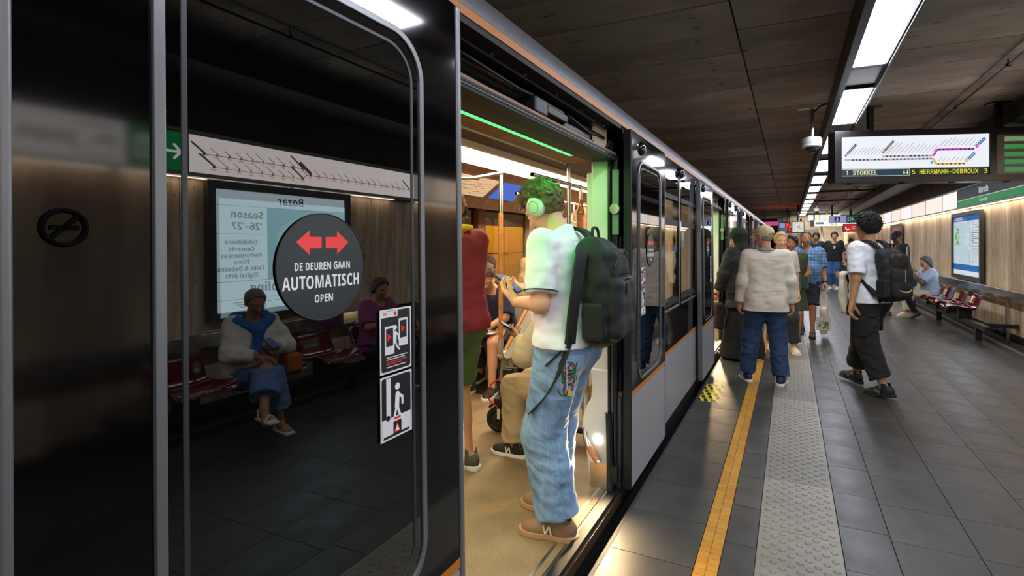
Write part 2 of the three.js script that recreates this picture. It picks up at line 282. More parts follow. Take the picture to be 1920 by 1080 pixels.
function person(o) {
  const s = (o.H ?? 1.75) / 1.75, det = o.cell ?? 0.015, hcell = o.hcell ?? 0.005, ps = o.pose ?? {};
  const g = thing('person', o.label, 'person', [o.at[0], o.y ?? 0, -o.at[1]], o.yaw ?? 0, o.group);
  const sc = (a) => V(a[0] * s, a[1] * s, a[2] * s), R = Math.PI / 180, w = o.build ?? 1;
  const hip = sc(ps.hip ?? [0, 0.93, 0]), Q = new THREE.Quaternion().setFromEuler(new THREE.Euler((ps.lean ?? 0) * R, (ps.twist ?? 0) * R, (ps.roll ?? 0) * R, 'YXZ')), Qh = new THREE.Quaternion().setFromEuler(new THREE.Euler((ps.bend ?? ps.lean ?? 0) * R, (ps.twist ?? 0) * R, (ps.roll ?? 0) * R, 'YXZ'));
  const pv = new THREE.Quaternion().setFromEuler(new THREE.Euler((ps.lean ?? 0) * 0.5 * R, (ps.turn ?? 0) * R, 0, 'YXZ'));
  const sp = (x, y, z) => (y < 0.2 ? V(x, y, z).multiplyScalar(s).applyQuaternion(Q).add(hip) : V(x, y - 0.2, z).multiplyScalar(s).applyQuaternion(Qh).add(V(0, 0.2 * s, 0).applyQuaternion(Q)).add(hip));
  const sides = [['L', 1], ['R', -1]], J = { hip, s, sp };
  J.neck = sp(0, 0.535, -0.012); J.chest = sp(0, 0.33, 0);
  const hq = new THREE.Quaternion().setFromEuler(new THREE.Euler((ps.head?.[0] ?? 4) * R, (ps.head?.[1] ?? 0) * R, (ps.head?.[2] ?? 0) * R, 'YXZ'));
  J.head = J.neck.clone().add(V(0, 0.065 * s, 0.0).applyQuaternion(Qh)).add(V(0, 0.088 * s, 0.022 * s).applyQuaternion(hq)); J.hq = hq;
  const hw = o.female ? 0.158 : 0.178;
  for (const [k, sg] of sides) {
    J['sh' + k] = sp(sg * hw * (0.5 + 0.5 * w), 0.475 + (ps['shrug' + k] ?? 0), -0.012);
    const h = sc(ps.hands?.[k] ?? [sg * 0.235, 0.83, 0.02]); J['wr' + k] = h;
    J['el' + k] = ik(J['sh' + k], h, 0.285 * s, 0.25 * s, V(...(ps.elbows?.[k] ?? [sg * 0.35, -0.25, -1])));
    J['hp' + k] = V(sg * 0.088 * s, -0.01 * s, 0).applyQuaternion(pv).add(hip);
    const f = ps.feet?.[k] ?? [sg * 0.1, 0, 0]; J['an' + k] = V(f[0] * s, (0.085 + (f[4] ?? 0)) * s, f[1] * s);
    J['kn' + k] = ik(J['hp' + k], J['an' + k], 0.435 * s, 0.415 * s, V(...(ps.knees?.[k] ?? [sg * 0.12, 0, 1])));
  }
  // body: one continuous skin surface from toes to neck
  const c2 = (a, ra, b, rb) => cap(a, ra * s, b, rb * s), W = w;
  const rung = (y, hx, r, z = 0) => c2(sp(-hx * W, y, z), r * (0.4 + 0.6 * W), sp(hx * W, y, z), r * (0.4 + 0.6 * W));
  const bust = o.female ? [c2(sp(-0.07, 0.31, 0.075), 0.055, sp(-0.06, 0.31, 0.08), 0.05), c2(sp(0.06, 0.31, 0.08), 0.05, sp(0.07, 0.31, 0.075), 0.055)] : [];
  const belly = o.belly ? [c2(sp(-0.05, 0.12, 0.05), 0.1 + o.belly, sp(0.05, 0.16, 0.05), 0.1 + o.belly)] : [];
  const torso = [rung(0.46, hw - 0.035, 0.052, -0.015), rung(0.40, 0.115, 0.085), rung(0.31, 0.085, 0.104, 0.005), rung(0.21, 0.072, 0.098, 0.008), rung(0.12, 0.07, 0.094, 0.008), rung(0.03, 0.082, 0.1, -0.005), ...bust, ...belly];
  const glute = sides.map(([k, sg]) => c2(sp(sg * 0.075, -0.03, -0.045), 0.085, J['hp' + k], 0.085));
  const arm = (k, e = 0) => [c2(J['sh' + k], 0.056 + e, J['el' + k], 0.041 + e), c2(J['el' + k], 0.040 + e, J['wr' + k], 0.0265 + e)];
  const leg = (k, e = 0) => [c2(J['hp' + k], 0.088 + e, J['kn' + k], 0.056 + e), c2(J['kn' + k], 0.054 + e, J['an' + k], 0.036 + e), c2(J['kn' + k].clone().lerp(J['an' + k], 0.15).add(V(0, 0, -0.016 * s)), 0.045 + e, J['kn' + k].clone().lerp(J['an' + k], 0.5).add(V(0, 0, -0.012 * s)), 0.042 + e)];
  const fdir = (k) => { const f = ps.feet?.[k] ?? []; return new THREE.Quaternion().setFromEuler(new THREE.Euler((f[3] ?? 0) * R, ((f[2] ?? 0)) * R, 0, 'YXZ')); };
  const foot = (k) => { const q = fdir(k), a = (x, y, z) => V(x, y, z).multiplyScalar(s).applyQuaternion(q).add(J['an' + k]); return [c2(a(0, -0.03, -0.03), 0.034, a(0, -0.048, 0.09), 0.028), c2(a(-0.012, -0.052, 0.09), 0.026, a(-0.016, -0.06, 0.145), 0.02), c2(a(0.018, -0.055, 0.09), 0.022, a(0.022, -0.062, 0.13), 0.016)]; };
  const neck = c2(sp(0, 0.47, -0.012), 0.06, J.head.clone().add(V(0, -0.05 * s, -0.018 * s).applyQuaternion(hq)), 0.05);
  const sm = skinMat(o.skin ?? 0xc68863);
  const body = [{ p: [...torso, ...glute], k: 0.05 * s }, { p: [neck], k: 0.01 }, ...sides.map(([k]) => ({ p: arm(k), k: 0.03 })), ...sides.map(([k]) => ({ p: [...leg(k), ...foot(k)], k: 0.03 }))];
  const geos = [sdf(body, det * 1.1, 0.035 * s)];
  if (!o.headless) { const hg = surface(headField, hb, hcell); hg.scale(s * 0.98, s * 0.98, s * 0.98).applyQuaternion(hq).translate(J.head.x, J.head.y, J.head.z); geos.push(hg); }
  for (const [k, sg] of sides) {
    const d = J['wr' + k].clone().sub(J['el' + k]).normalize(), hd = o.hand?.[k] ?? {};
    if (hd.hide) continue;
    const dir = hd.dir ? V(...hd.dir) : d, palm = hd.palm ? V(...hd.palm) : V(-sg, 0, 0.15);
    const side = (V().crossVectors(dir, palm).dot(hd.thumb ? V(...hd.thumb) : V(0, 0.2, 1)) >= 0) ? 1 : -1;
    geos.push(handGeo(J['wr' + k], dir, palm, side, hd.curl ?? 0.55, s * (o.female ? 0.92 : 1), o.handcell ?? 0.0045));
    J['palm' + k] = J['wr' + k].clone().addScaledVector(dir.clone().normalize(), 0.085 * s).addScaledVector(palm.clone().normalize(), 0.025 * s);
  }
  part('body', geos, sm, g);
  const onHead = (geo, k = 0.98) => geo.scale(s * k, s * k, s * k).applyQuaternion(hq).translate(J.head.x, J.head.y, J.head.z);
  J.onHead = onHead;
  if (o.face) {
    for (const sg of [1, -1]) {
      const e = part('eye', onHead(new THREE.SphereGeometry(0.0125, 14, 10).translate(sg * 0.031, 0.004, 0.0765)), S({ color: 0xe8e2da, roughness: 0.2 }), g);
      part('iris', onHead(new THREE.SphereGeometry(0.0062, 10, 8).translate(sg * 0.030, 0.003, 0.0835)), S({ color: 0x1c120c, roughness: 0.15 }), e);
      part('eyebrow', onHead(tube([[sg * 0.014, 0.026, 0.087], [sg * 0.032, 0.031, 0.083], [sg * 0.05, 0.024, 0.07]], 0.0042, 8, 6)), cloth(o.brow ?? o.hair?.color ?? 0x1c1410), g);
    }
    part('lips', onHead(surface((x, y, z) => Math.min(ellipsoid(x, y, z, 0, -0.0545, 0.0855, 0.024, 0.0058, 0.0108), ellipsoid(x, y, z, 0, -0.0655, 0.0845, 0.020, 0.0066, 0.0098)), [[-0.035, -0.085, 0.06], [0.035, -0.04, 0.11]], 0.0025)), skinMat(o.lip ?? 0x9a4f42), g);
  }
  if (o.glasses) part('glasses', [onHead(new THREE.TorusGeometry(0.021, 0.0016, 6, 24).translate(0.032, 0.002, 0.097)), onHead(new THREE.TorusGeometry(0.021, 0.0016, 6, 24).translate(-0.032, 0.002, 0.097)), onHead(tube([[0.053, 0.006, 0.095], [0.079, 0.01, 0.03], [0.083, 0.006, -0.01]], 0.0016, 10, 5)), onHead(tube([[-0.053, 0.006, 0.095], [-0.079, 0.01, 0.03], [-0.083, 0.006, -0.01]], 0.0016, 10, 5))], M.steelDark, g);
  const h = o.hair;
  if (h) {
    const t = h.t ?? 0.016, fr = h.f ?? 40, am = h.a ?? 0.006, front = h.front ?? 0.052, low = h.low ?? -0.055;
    part('hair', onHead(surface((x, y, z) => {
      let d = ellipsoid(x, y, z, 0, 0.03 + (h.up ?? 0), -0.012 + (h.back ?? -0.002), 0.077 + t * (h.side ?? 1), 0.092 + t, 0.098 + t);
      if (h.long) { d = smin(d, Math.hypot(Math.max(0, Math.abs(x) - 0.055), Math.max(0, Math.abs(y + h.long / 2) - h.long / 2), Math.max(0, Math.abs(z + 0.05) - 0.03)) - 0.035, 0.04); }
      if (h.bun) d = smin(d, ellipsoid(x, y, z, 0, h.bun[0], h.bun[1], 0.045, 0.042, 0.045), 0.015);
      d += am * (perlin.noise(x * fr + 3, y * fr * (h.st ?? 1), z * fr) + 0.5 * perlin.noise(x * fr * 2.3, y * fr * 2.3 * (h.st ?? 1), z * fr * 2.3 + 7));
      const fringe = 0.006 * perlin.noise(x * 90, 3, z * 50);
      if (!h.full) d = Math.max(d, Math.min((z - 0.035) * 0.9 - (y - front) * 0.55, Math.max(z - 0.02 - (h.burn ?? 0), 0.0 + (front - 0.02 - y))) * 0.8 - fringe - 0.004);
      d = Math.max(d, (h.long ? -h.long - 0.05 : low - (z < -0.02 ? 0.02 : 0)) - y + fringe, z - 0.02 - Math.max(0, (y - 0.0) * 0.7) - 0.045);
      return Math.max(d, -headField(x, y, z) - 0.012);
    }, [[-0.16, (h.long ? -h.long - 0.1 : -0.14), -0.17], [0.16, 0.2, 0.15]], h.cell ?? hcell)), P({ color: h.color, roughness: 0.62, bumpMap: T.fine, bumpScale: 0.002 }), g);
  }
  const hat = o.hat;
  if (hat) {
    const m = cloth(hat.color);
    const c = part(hat.kind === 'hood' ? 'hood' : 'cap', onHead(surface((x, y, z) => {
      if (hat.kind === 'hood') { let d = smin(ellipsoid(x, y, z, 0, 0.025, -0.015, 0.098, 0.112, 0.118), ellipsoid(x, y, z, 0, -0.16, -0.02, 0.115, 0.1, 0.1), 0.1); d += 0.006 * perlin.noise(x * 18, y * 14, z * 18); return Math.max(d, -(smin(ellipsoid(x, y, z, 0, -0.01, 0.08, 0.06, 0.095, 0.07), 1, 0.01)), -0.24 - y); }
      let d = ellipsoid(x, y, z, 0, 0.036, -0.012, 0.089, 0.098, 0.11) + 0.002 * perlin.noise(x * 30, y * 30, z * 30); if (hat.kind === 'wide') d = smin(d, ellipsoid(x, y, z, 0, 0.030, -0.01, 0.165, 0.014, 0.175), 0.02);
      return Math.max(d, (hat.low ?? 0.022) - y - (z < 0 ? -z * 0.12 : 0), -ellipsoid(x, y, z, 0, 0.03, -0.012, 0.079, 0.09, 0.1));
    }, [[-0.2, -0.26, -0.2], [0.2, 0.16, 0.2]], hcell)), m, g);
    if (hat.brim) part('cap_brim', onHead(brimGeo(0.034 - (hat.low ?? 0.022) - 0.006)), m, c);
    if (hat.strap) part('cap_strap', onHead(tube([[-0.045, 0.02, -0.105], [0, 0.03, -0.125], [0.045, 0.02, -0.105]], 0.009, 12, 6)), cloth(hat.strap), c);
  }
  // clothes
  const wr = (amp, fx, fy, off) => (x, y, z) => amp * (perlin.noise(x * fx + off, y * fy, z * fx) + 0.5 * perlin.noise(x * fx * 2.1, y * fy * 2.1 + off, z * fx * 2.1));
  const plane = (pt, n) => [n.x, n.y, n.z, n.dot(pt)];
  const b = o.bottom;
  if (b) {
    const e = (b.loose ?? 0.016), top = sp(0, b.waist ?? 0.07, 0), up = V(0, 1, 0).applyQuaternion(Q), gr = [{ p: [...[rung(0.03, 0.082, 0.1 + e * 0.4, -0.005), rung(-0.03, 0.085, 0.1 + e * 0.4, -0.01)], ...glute.map((q) => { const r = [...q]; r[3] += 0.008; r[7] += e * 0.7 * s; return r; })], k: 0.05 }];
    if (b.skirt) { const hem = sc([0, b.skirt[0], b.skirt[2] ?? 0]); gr.push({ p: [c2(hip, 0.13, hem, b.skirt[1]), c2(J.hpL, 0.1, V(0.08 * s, hem.y, hem.z), b.skirt[1]), c2(J.hpR, 0.1, V(-0.08 * s, hem.y, hem.z), b.skirt[1])], k: 0.08, cuts: [[0, -1, 0, -hem.y]] }); }
    else for (const [k, sg] of sides) {
      const l = b.len ?? 0.93, an = J['an' + k], kn = J['kn' + k], hp = J['hp' + k], cuff = e + (b.flare ?? 0), end = l <= 0.5 ? hp.clone().lerp(kn, l * 2) : kn.clone().lerp(an, (l - 0.5) * 2), dn = l <= 0.5 ? kn.clone().sub(hp).normalize() : an.clone().sub(kn).normalize();
      gr.push({ p: [c2(hp, 0.09 + e, kn, 0.06 + e + (b.flare ?? 0) * 0.4), c2(kn, 0.06 + e + (b.flare ?? 0) * 0.4, an, 0.042 + cuff)].slice(0, l <= 0.46 ? 1 : 2), k: 0.04, cuts: [plane(end, dn)] });
    }
    const w1 = wr(b.fold ?? 0.007, 7, b.skirt ? 3 : 11, 3 + o.at[0]), w2 = wr((b.fold ?? 0.007) * 0.7, 16, b.skirt ? 5 : 30, 9), folds = (x, y, z) => w1(x, y + 0.5 * x - 0.4 * z, z) + w2(x, y - 0.3 * z, z) * Math.max(0.15, Math.min(1, 0.5 + 1.6 * perlin.noise(x * 4, y * 4 + 7, z * 4)));
    const bm = part(b.skirt ? 'skirt' : (b.len ?? 1) < 0.7 ? 'shorts' : 'trousers', sdf(gr, b.cell ?? det * 0.8, 0.04, [plane(top, up)], folds), b.mat ?? cloth(b.color), g); J.bottom = bm;
    if (b.belt) part('belt', sdf([{ p: [rung(0.055, 0.08, 0.108)], k: 0.02, cuts: [plane(sp(0, 0.07, 0), up), plane(sp(0, 0.035, 0), up.clone().negate())] }], det * 0.8, 0.02), cloth(b.belt), bm);
  }
  const shirt = (t, name) => {
    const e = t.loose ?? 0.014, up = V(0, 1, 0).applyQuaternion(Qh), gr = [{ p: torso.map((q, i) => { const r = [...q]; const a = (i > 3 ? e * 1.35 : e) * s; r[3] += a; r[7] += a; return r; }), k: 0.06, }];
    if ((t.hem ?? -0.02) < 0.03) gr[0].p.push(...[rung((t.hem ?? -0.02) - 0.02, 0.09, 0.104 + e * 1.2 + (t.flare ?? 0), -0.008)]);
    if ((t.hem ?? -0.02) < -0.05) gr[0].p.push(...glute.map((q) => { const r = [...q]; r[3] += e * 0.9 * s; r[7] += (e + 0.012) * s; return r; }));
    const sl = t.sleeve ?? 0.8;
    for (const [k] of sides) {
      const S0 = J['sh' + k], E = J['el' + k], Wp = J['wr' + k], end = sl <= 1 ? S0.clone().lerp(E, sl) : E.clone().lerp(Wp, sl - 1), dn = (sl <= 1 ? E.clone().sub(S0) : Wp.clone().sub(E)).normalize();
      if (sl <= 0) continue;
      gr.push({ p: [c2(S0, 0.056 + e, E, 0.046 + e * 1.1 + (sl <= 1 ? 0.006 : 0)), c2(E, 0.046 + e, Wp, 0.032 + e)].slice(0, sl <= 1.02 ? 1 : 2), k: 0.04, cuts: [plane(end, dn)] });
    }
    if (t.hemSkirt) gr.push({ p: [c2(hip, 0.13, sc([0, t.hemSkirt[0], t.hemSkirt[2] ?? 0]), t.hemSkirt[1])], k: 0.05, cuts: [[0, -1, 0, -t.hemSkirt[0] * s]] });
    const hemP = t.hemSkirt ? [] : [plane(sp(0, t.hem ?? -0.02, 0), V(0, -1, 0).applyQuaternion(Q))], nk = [...plane(sp(0, t.neck ?? 0.485, 0), V(0, 0.92, (t.vneck ?? 0.3)).applyQuaternion(Qh).normalize()), (t.neckR ?? 0.082) * s, sp(0, 0.5, 0.01).x, sp(0, 0.5, 0.01).z];
    const m = t.mat ?? cloth(t.color), sh = part(name, sdf(gr, t.cell ?? det * 0.8, (t.K ?? 0.018) * s, [...hemP, nk], wr(t.fold ?? 0.006, 8, 12, 11 + o.at[1])), m, g);
    if (t.collar) part('collar', sdf([{ p: [c2(sp(-0.025, 0.47, -0.015), 0.085, sp(0.025, 0.47, -0.015), 0.085), c2(sp(-0.018, 0.55, -0.022), 0.060, sp(0.018, 0.55, -0.022), 0.060)], k: 0.03, cuts: [plane(sp(0, 0.556, -0.05), V(0, 0.9, 0.5).normalize().applyQuaternion(Qh)), plane(sp(0, 0.45, 0), V(0, -1, 0))] }], 0.006, 0.01), t.collarMat ?? m, sh);
    const bands = (f, r, wdt, col, nm) => { for (const [k] of sides) { const S0 = J['sh' + k], E = J['el' + k], Wp = J['wr' + k], at = (q) => (q <= 1 ? S0.clone().lerp(E, q) : E.clone().lerp(Wp, q - 1)); part(nm, sdf([{ p: [cap(at(f - 0.1), r * s, at(f + 0.1), r * s)], k: 0.01, cuts: [plane(at(f + wdt), at(f + 0.01).sub(at(f - 0.01)).normalize()), plane(at(f - wdt), at(f - 0.01).sub(at(f + 0.01)).normalize())] }], 0.004, 0.01), cloth(col), sh); } };
    if (t.band) bands(sl - 0.05, 0.0475 + e * 1.1 + 0.012, 0.009, t.band, 'sleeve_stripe');
    if (t.cuff) bands(sl - 0.05, 0.034 + e + 0.004, 0.06, t.cuff, 'cuff');
    return sh;
  };
  if (o.top) J.top = shirt(o.top, o.top.name ?? 'shirt');
  if (o.jacket) J.jacket = shirt(o.jacket, 'jacket');
  if (o.shoes) for (const [k] of sides) {
    const key = s.toFixed(3) + (o.cell ?? 1), [u, so] = shoeCache[key] ??= shoeGeos(s, o.shoecell ?? 0.006), q = fdir(k), a = J['an' + k].clone().add(V(0, -0.085 * s, 0).applyQuaternion(q));
    const sh = part('shoe', u, cloth(o.shoes.color, { roughness: 0.6 }), g); sh.position.copy(a); sh.quaternion.copy(q); part('sole', so, cloth(o.shoes.sole ?? 0xd8d4cc, { roughness: 0.7 }), sh);
    if (o.shoes.lace) for (let i = 0; i < 4; i++) part('lace', tube([[-0.028, 0.080 - i * 0.006, 0.036 + i * 0.02], [0, 0.101 - i * 0.0085, 0.044 + i * 0.02], [0.028, 0.080 - i * 0.006, 0.036 + i * 0.02]].map((p) => p.map((x) => x * s)), 0.003, 8, 5), cloth(o.shoes.lace), sh);
    if (o.shoes.mark) for (const sg of [1, -1]) part('side_mark', o.shoes.markGeo(s, sg), cloth(o.shoes.mark), sh);
  }
  g.userData.rig = undefined; delete g.userData.rig; o.rig = J; J.group = g; o.plane = plane; return J;
}
// ---------------------------------------------------------------- the station hall
const WX = 3.13, CY = 3.25, NEAR = -5, FAR = 45;
{ // platform: slab with tiles as children
  const floor = struct('floor', B(-0.81, 3.4, -1.2, -0.012, NEAR, FAR + 4), M.grout);
  const tones = [0xe9e6e2, 0xdedbd8, 0xf2efea, 0xd4d2d0].map((c, i) => { const m = S({ color: c, map: T.floor.clone(), roughnessMap: T.floorRough, roughness: 0.72 }); m.map.offset.set(i * 0.27, i * 0.41); return m; });
  const cols = [[-0.808, -0.407], [-0.296, -0.151], [0.235, 0.463], [0.466, 0.829], [0.832, 1.191], [1.194, 1.548], [1.551, 1.905], [1.908, 2.262], [2.265, 2.619], [2.622, 2.742]];
  const pitch = 0.405, geo = cols.map(([a, b]) => { const w = b - a, g = muv(new RoundedBoxGeometry(w, 0.02, pitch - 0.003, 1, 0.0015)); return g; });
  const rows = []; for (let F = -1.0; F < FAR; F += pitch) rows.push(F);
  let n = 0; const rest = [];
  rows.forEach((F, r) => cols.forEach(([a, b], c) => {
    const off = c === 0 ? 0.17 : c < 3 ? 0.05 : 0, x = (a + b) / 2, z = -(F + off + pitch / 2), y = -0.01 + (hash(r, c, 5) - 0.5) * 0.0006;
    if (n < 300) { const t = part('floor_tile', geo[c], tones[Math.floor(hash(r, c, 3) * 4)], floor); t.position.set(x, y, z); n++; } else rest.push(geo[c].clone().translate(x, y, z));
  }));
  for (const [F0, F1] of [[NEAR, -1.0]]) rest.push(B(-0.808, 2.742, -0.02, 0, F0, F1));
  part('far_floor_tiles', rest, tones[0], floor).userData.kind = 'stuff';
  // yellow safety line of two columns of mosaic
  const yg = muv(new RoundedBoxGeometry(0.0505, 0.018, 0.0465, 1, 0.0012)), yr = []; const ym = [0xe2a41c, 0xd99a17, 0xe8ac26].map((c) => S({ color: c, map: T.concrete, roughness: 0.55 }));
  let k = 0; for (let F = 1.2; F < 30; F += 0.048) for (const x of [-0.3775, -0.3255]) { if (k < 298 && F > 1.9) { part('yellow_mosaic_tile', yg, ym[Math.floor(hash(k, 2, 9) * 3)], floor).position.set(x, -0.0085, -F); k++; } else yr.push(yg.clone().translate(x, -0.0085, -F)); }
  part('yellow_mosaic_tiles', yr, ym[0], floor).userData.kind = 'stuff';
  // tactile strip: slabs cast with staggered domes
  const dome = []; const D = new THREE.SphereGeometry(0.0175, 9, 3, 0, Math.PI * 2, 0, Math.PI * 0.46).scale(1, 0.34, 1);
  for (let i = 0; i < 8; i++) for (let j = 0; j < 5; j++) { dome.push(D.clone().translate(-0.152 + j * 0.0765, 0, -0.275 + i * 0.0775)); if (j < 4) dome.push(D.clone().translate(-0.114 + j * 0.0765, 0, -0.236 + i * 0.0775)); }
  const slab = join([muv(new RoundedBoxGeometry(0.38, 0.02, 0.618, 2, 0.003).translate(0, -0.0095, 0)), ...dome.map((g) => muv(g))]);
  const ts = [0x8f8e8a, 0x979590, 0x868480].map((c) => S({ color: c, map: T.concrete, roughness: 0.5 }));
  for (let i = 0; i < 66; i++) part('tactile_slab', slab, ts[i % 3], floor).position.set(0.042, 0.0005, -(0.75 + i * 0.62));
  // kerb and drain under the bench
  part('kerb', RB(2.745, 2.80, -0.02, 0.05, NEAR, FAR, 0.008), S({ color: 0x45423f, roughness: 0.6 }), floor); part('drain_channel', B(2.80, WX, -0.05, -0.03, NEAR, FAR), M.dark, floor);
  part('platform_edge', RB(-0.83, -0.806, -0.14, 0.0005, NEAR, FAR, 0.004), S({ color: 0x2c2a29, roughness: 0.6 }), floor);
}
struct('track_bed', B(-7, -0.81, -1.3, -1.15, NEAR, FAR + 4), S({ color: 0x1d1b19, roughness: 0.95 }));
{ // ceiling of board-marked concrete slabs
  const ceil = struct('ceiling', B(-7, 3.4, CY + 0.05, CY + 0.3, NEAR, FAR + 4), M.grout);
  const tones = [0xb5aba1, 0xaaa096, 0xc0b6ac, 0xa1978d].map((c, i) => { const m = S({ color: c, map: T.boards.clone(), roughness: 0.85 }); m.map.offset.set(i * 0.3, i * 0.2); return m; });
  const strips = [[-3.4, -0.405], [-0.39, 1.815], [1.83, 3.13]], W = 0.55, rest = [], G = strips.map(([a, b]) => muv(new THREE.BoxGeometry(b - a, 0.06, W - 0.006)));
  for (let i = 0; i < 90; i++) strips.forEach(([a, b], c) => { const F = -3 + i * W, y = CY + 0.03 - hash(i, c, 17) * 0.008; if (i >= 4 && i < 75) part('ceiling_board', G[c], tones[Math.floor(hash(i, c, 19) * 4)], ceil).position.set((a + b) / 2, y, -F); else rest.push(G[c].clone().translate((a + b) / 2, y, -F)); });
  rest.push(B(-7, -3.4, CY, CY + 0.05, NEAR, FAR)); part('far_ceiling_boards', rest, tones[1], ceil).userData.kind = 'stuff';
  // cable tray in the corner and conduit on hangers
}
{ // right wall of stone panels under a long light band
  const wall = struct('wall_right', B(WX + 0.03, 3.6, -0.1, CY, NEAR, FAR + 4), M.grout);
  const tones = [0xfaefe0, 0xeadfce, 0xd8cbb8, 0xfffaf0].map((c, i) => { const m = S({ color: c, map: T.travertine.clone(), roughness: 0.6 }); m.map.offset.set(i * 0.23, i * 0.37); return m; });
  const g = muv(new RoundedBoxGeometry(0.04, 2.19, 0.4385, 1, 0.003)); let n = 0; const G2 = [0, 0.17, 0.31].map((o) => { const q = g.clone(), uv = q.attributes.uv; for (let i = 0; i < uv.count; i++) uv.setXY(i, uv.getX(i) + o, uv.getY(i) + o * 2); return q; });
  for (let F = -2; F < FAR; F += 0.445, n++) part('wall_panel', G2[n % 3], tones[Math.floor(hash(n, 1, 23) * 4)], wall).position.set(WX + 0.02 + (hash(n, 3, 23) - 0.5) * 0.003, 1.095, -F);
  part('concrete_fascia', B(WX - 0.02, WX + 0.05, 2.56, CY, NEAR, FAR), S({ color: 0x6a5f53, map: T.concrete, roughness: 0.9 }), wall);
  part('skirting', B(WX - 0.012, WX + 0.02, 0, 0.10, NEAR, FAR), M.dark, wall);
}
struct('wall_left', B(-7.2, -6.9, -1.3, CY, NEAR, FAR + 4), S({ color: 0x3a352f, map: T.concrete, roughness: 0.9 }));
struct('wall_back', B(-7, 3.4, -1.3, CY, NEAR - 0.3, NEAR), M.concrete);
{
  const end = struct('wall_end', [B(-0.75, 3.4, 0, CY, FAR - 6.2, FAR - 6), B(-7, 3.4, -1.3, CY, FAR + 3.6, FAR + 4)], S({ color: 0xd2cabd, map: T.concrete, roughness: 0.85 }));
  part('pillar', RB(-0.62, 0.02, 0, CY, 30.4, 31.0, 0.02), S({ color: 0xc4bcb0, map: T.concrete, roughness: 0.85 }), end);
}
one('yellow_station_mural', Array.from({ length: 24 }, (_, i) => RB(-6.89, -6.84, -0.2 + (i % 3) * 0.72, 0.5 + (i % 3) * 0.72, 6.2 + Math.floor(i / 3) * 1.1, 7.26 + Math.floor(i / 3) * 1.1, 0.01)), S({ color: 0xd9a514, roughness: 0.5 }), 'yellow enamel wall panels across the tracks, seen through the train windows', 'wall panels');
areaLight(0xffe2b0, 22, 0.4, 7, [-5.4, 2.9, -11], [-6.8, 0.4, -11]);

// ---- hung from the ceiling: the fluorescent trunking
{
  const t = thing('ceiling_light_trunking', 'long black trunking with a row of white fluorescent panels hung along the platform ceiling', 'light', [0.61, 3.0, 0]);
  part('housing', [B(-0.19, -0.125, 0.0, 0.2, -4, 32), B(0.125, 0.15, 0.0, 0.2, -4, 32), B(-0.19, 0.15, 0.19, 0.21, -4, 32), B(-0.19, -0.17, -0.03, 0.0, -4, 32), B(0.135, 0.15, -0.02, 0.0, -4, 32)], S({ color: 0x26262a, roughness: 0.35, metalness: 0.3 }), t);
  each('suspension_rod', Array.from({ length: 15 }, (_, i) => rod([0, 0.2, -(-3 + i * 2.35)], [0, 0.27, -(-3 + i * 2.35)], 0.012)), M.black, t);
  const pg = B(-0.118, 0.118, 0.012, 0.03, -0.83, 0.83), pm = glow(0xf4f6ff, 5.5), frg = [B(-0.125, 0.125, 0.0, 0.035, -0.86, -0.83), B(-0.125, 0.125, 0.0, 0.035, 0.83, 0.86)], cg = B(-0.125, 0.125, 0.02, 0.05, -0.31, 0.31);
  for (let i = -3; i < 12; i++) {
    const F = 4.24 + i * 2.35, p = part('diffuser', pg, pm, t); p.position.z = -F; for (const g of frg) part('end_frame', g, M.black, t).position.z = -F;
    part('cover_plate', cg, M.steelDark, t).position.z = -(F + 1.175);
    areaLight(0xeef2ff, L.panel * (i < 9 ? 1 : 0.9), 0.236, 1.66, [0.61, 2.995, -F], [0.61, 0, -F]);
  }
}
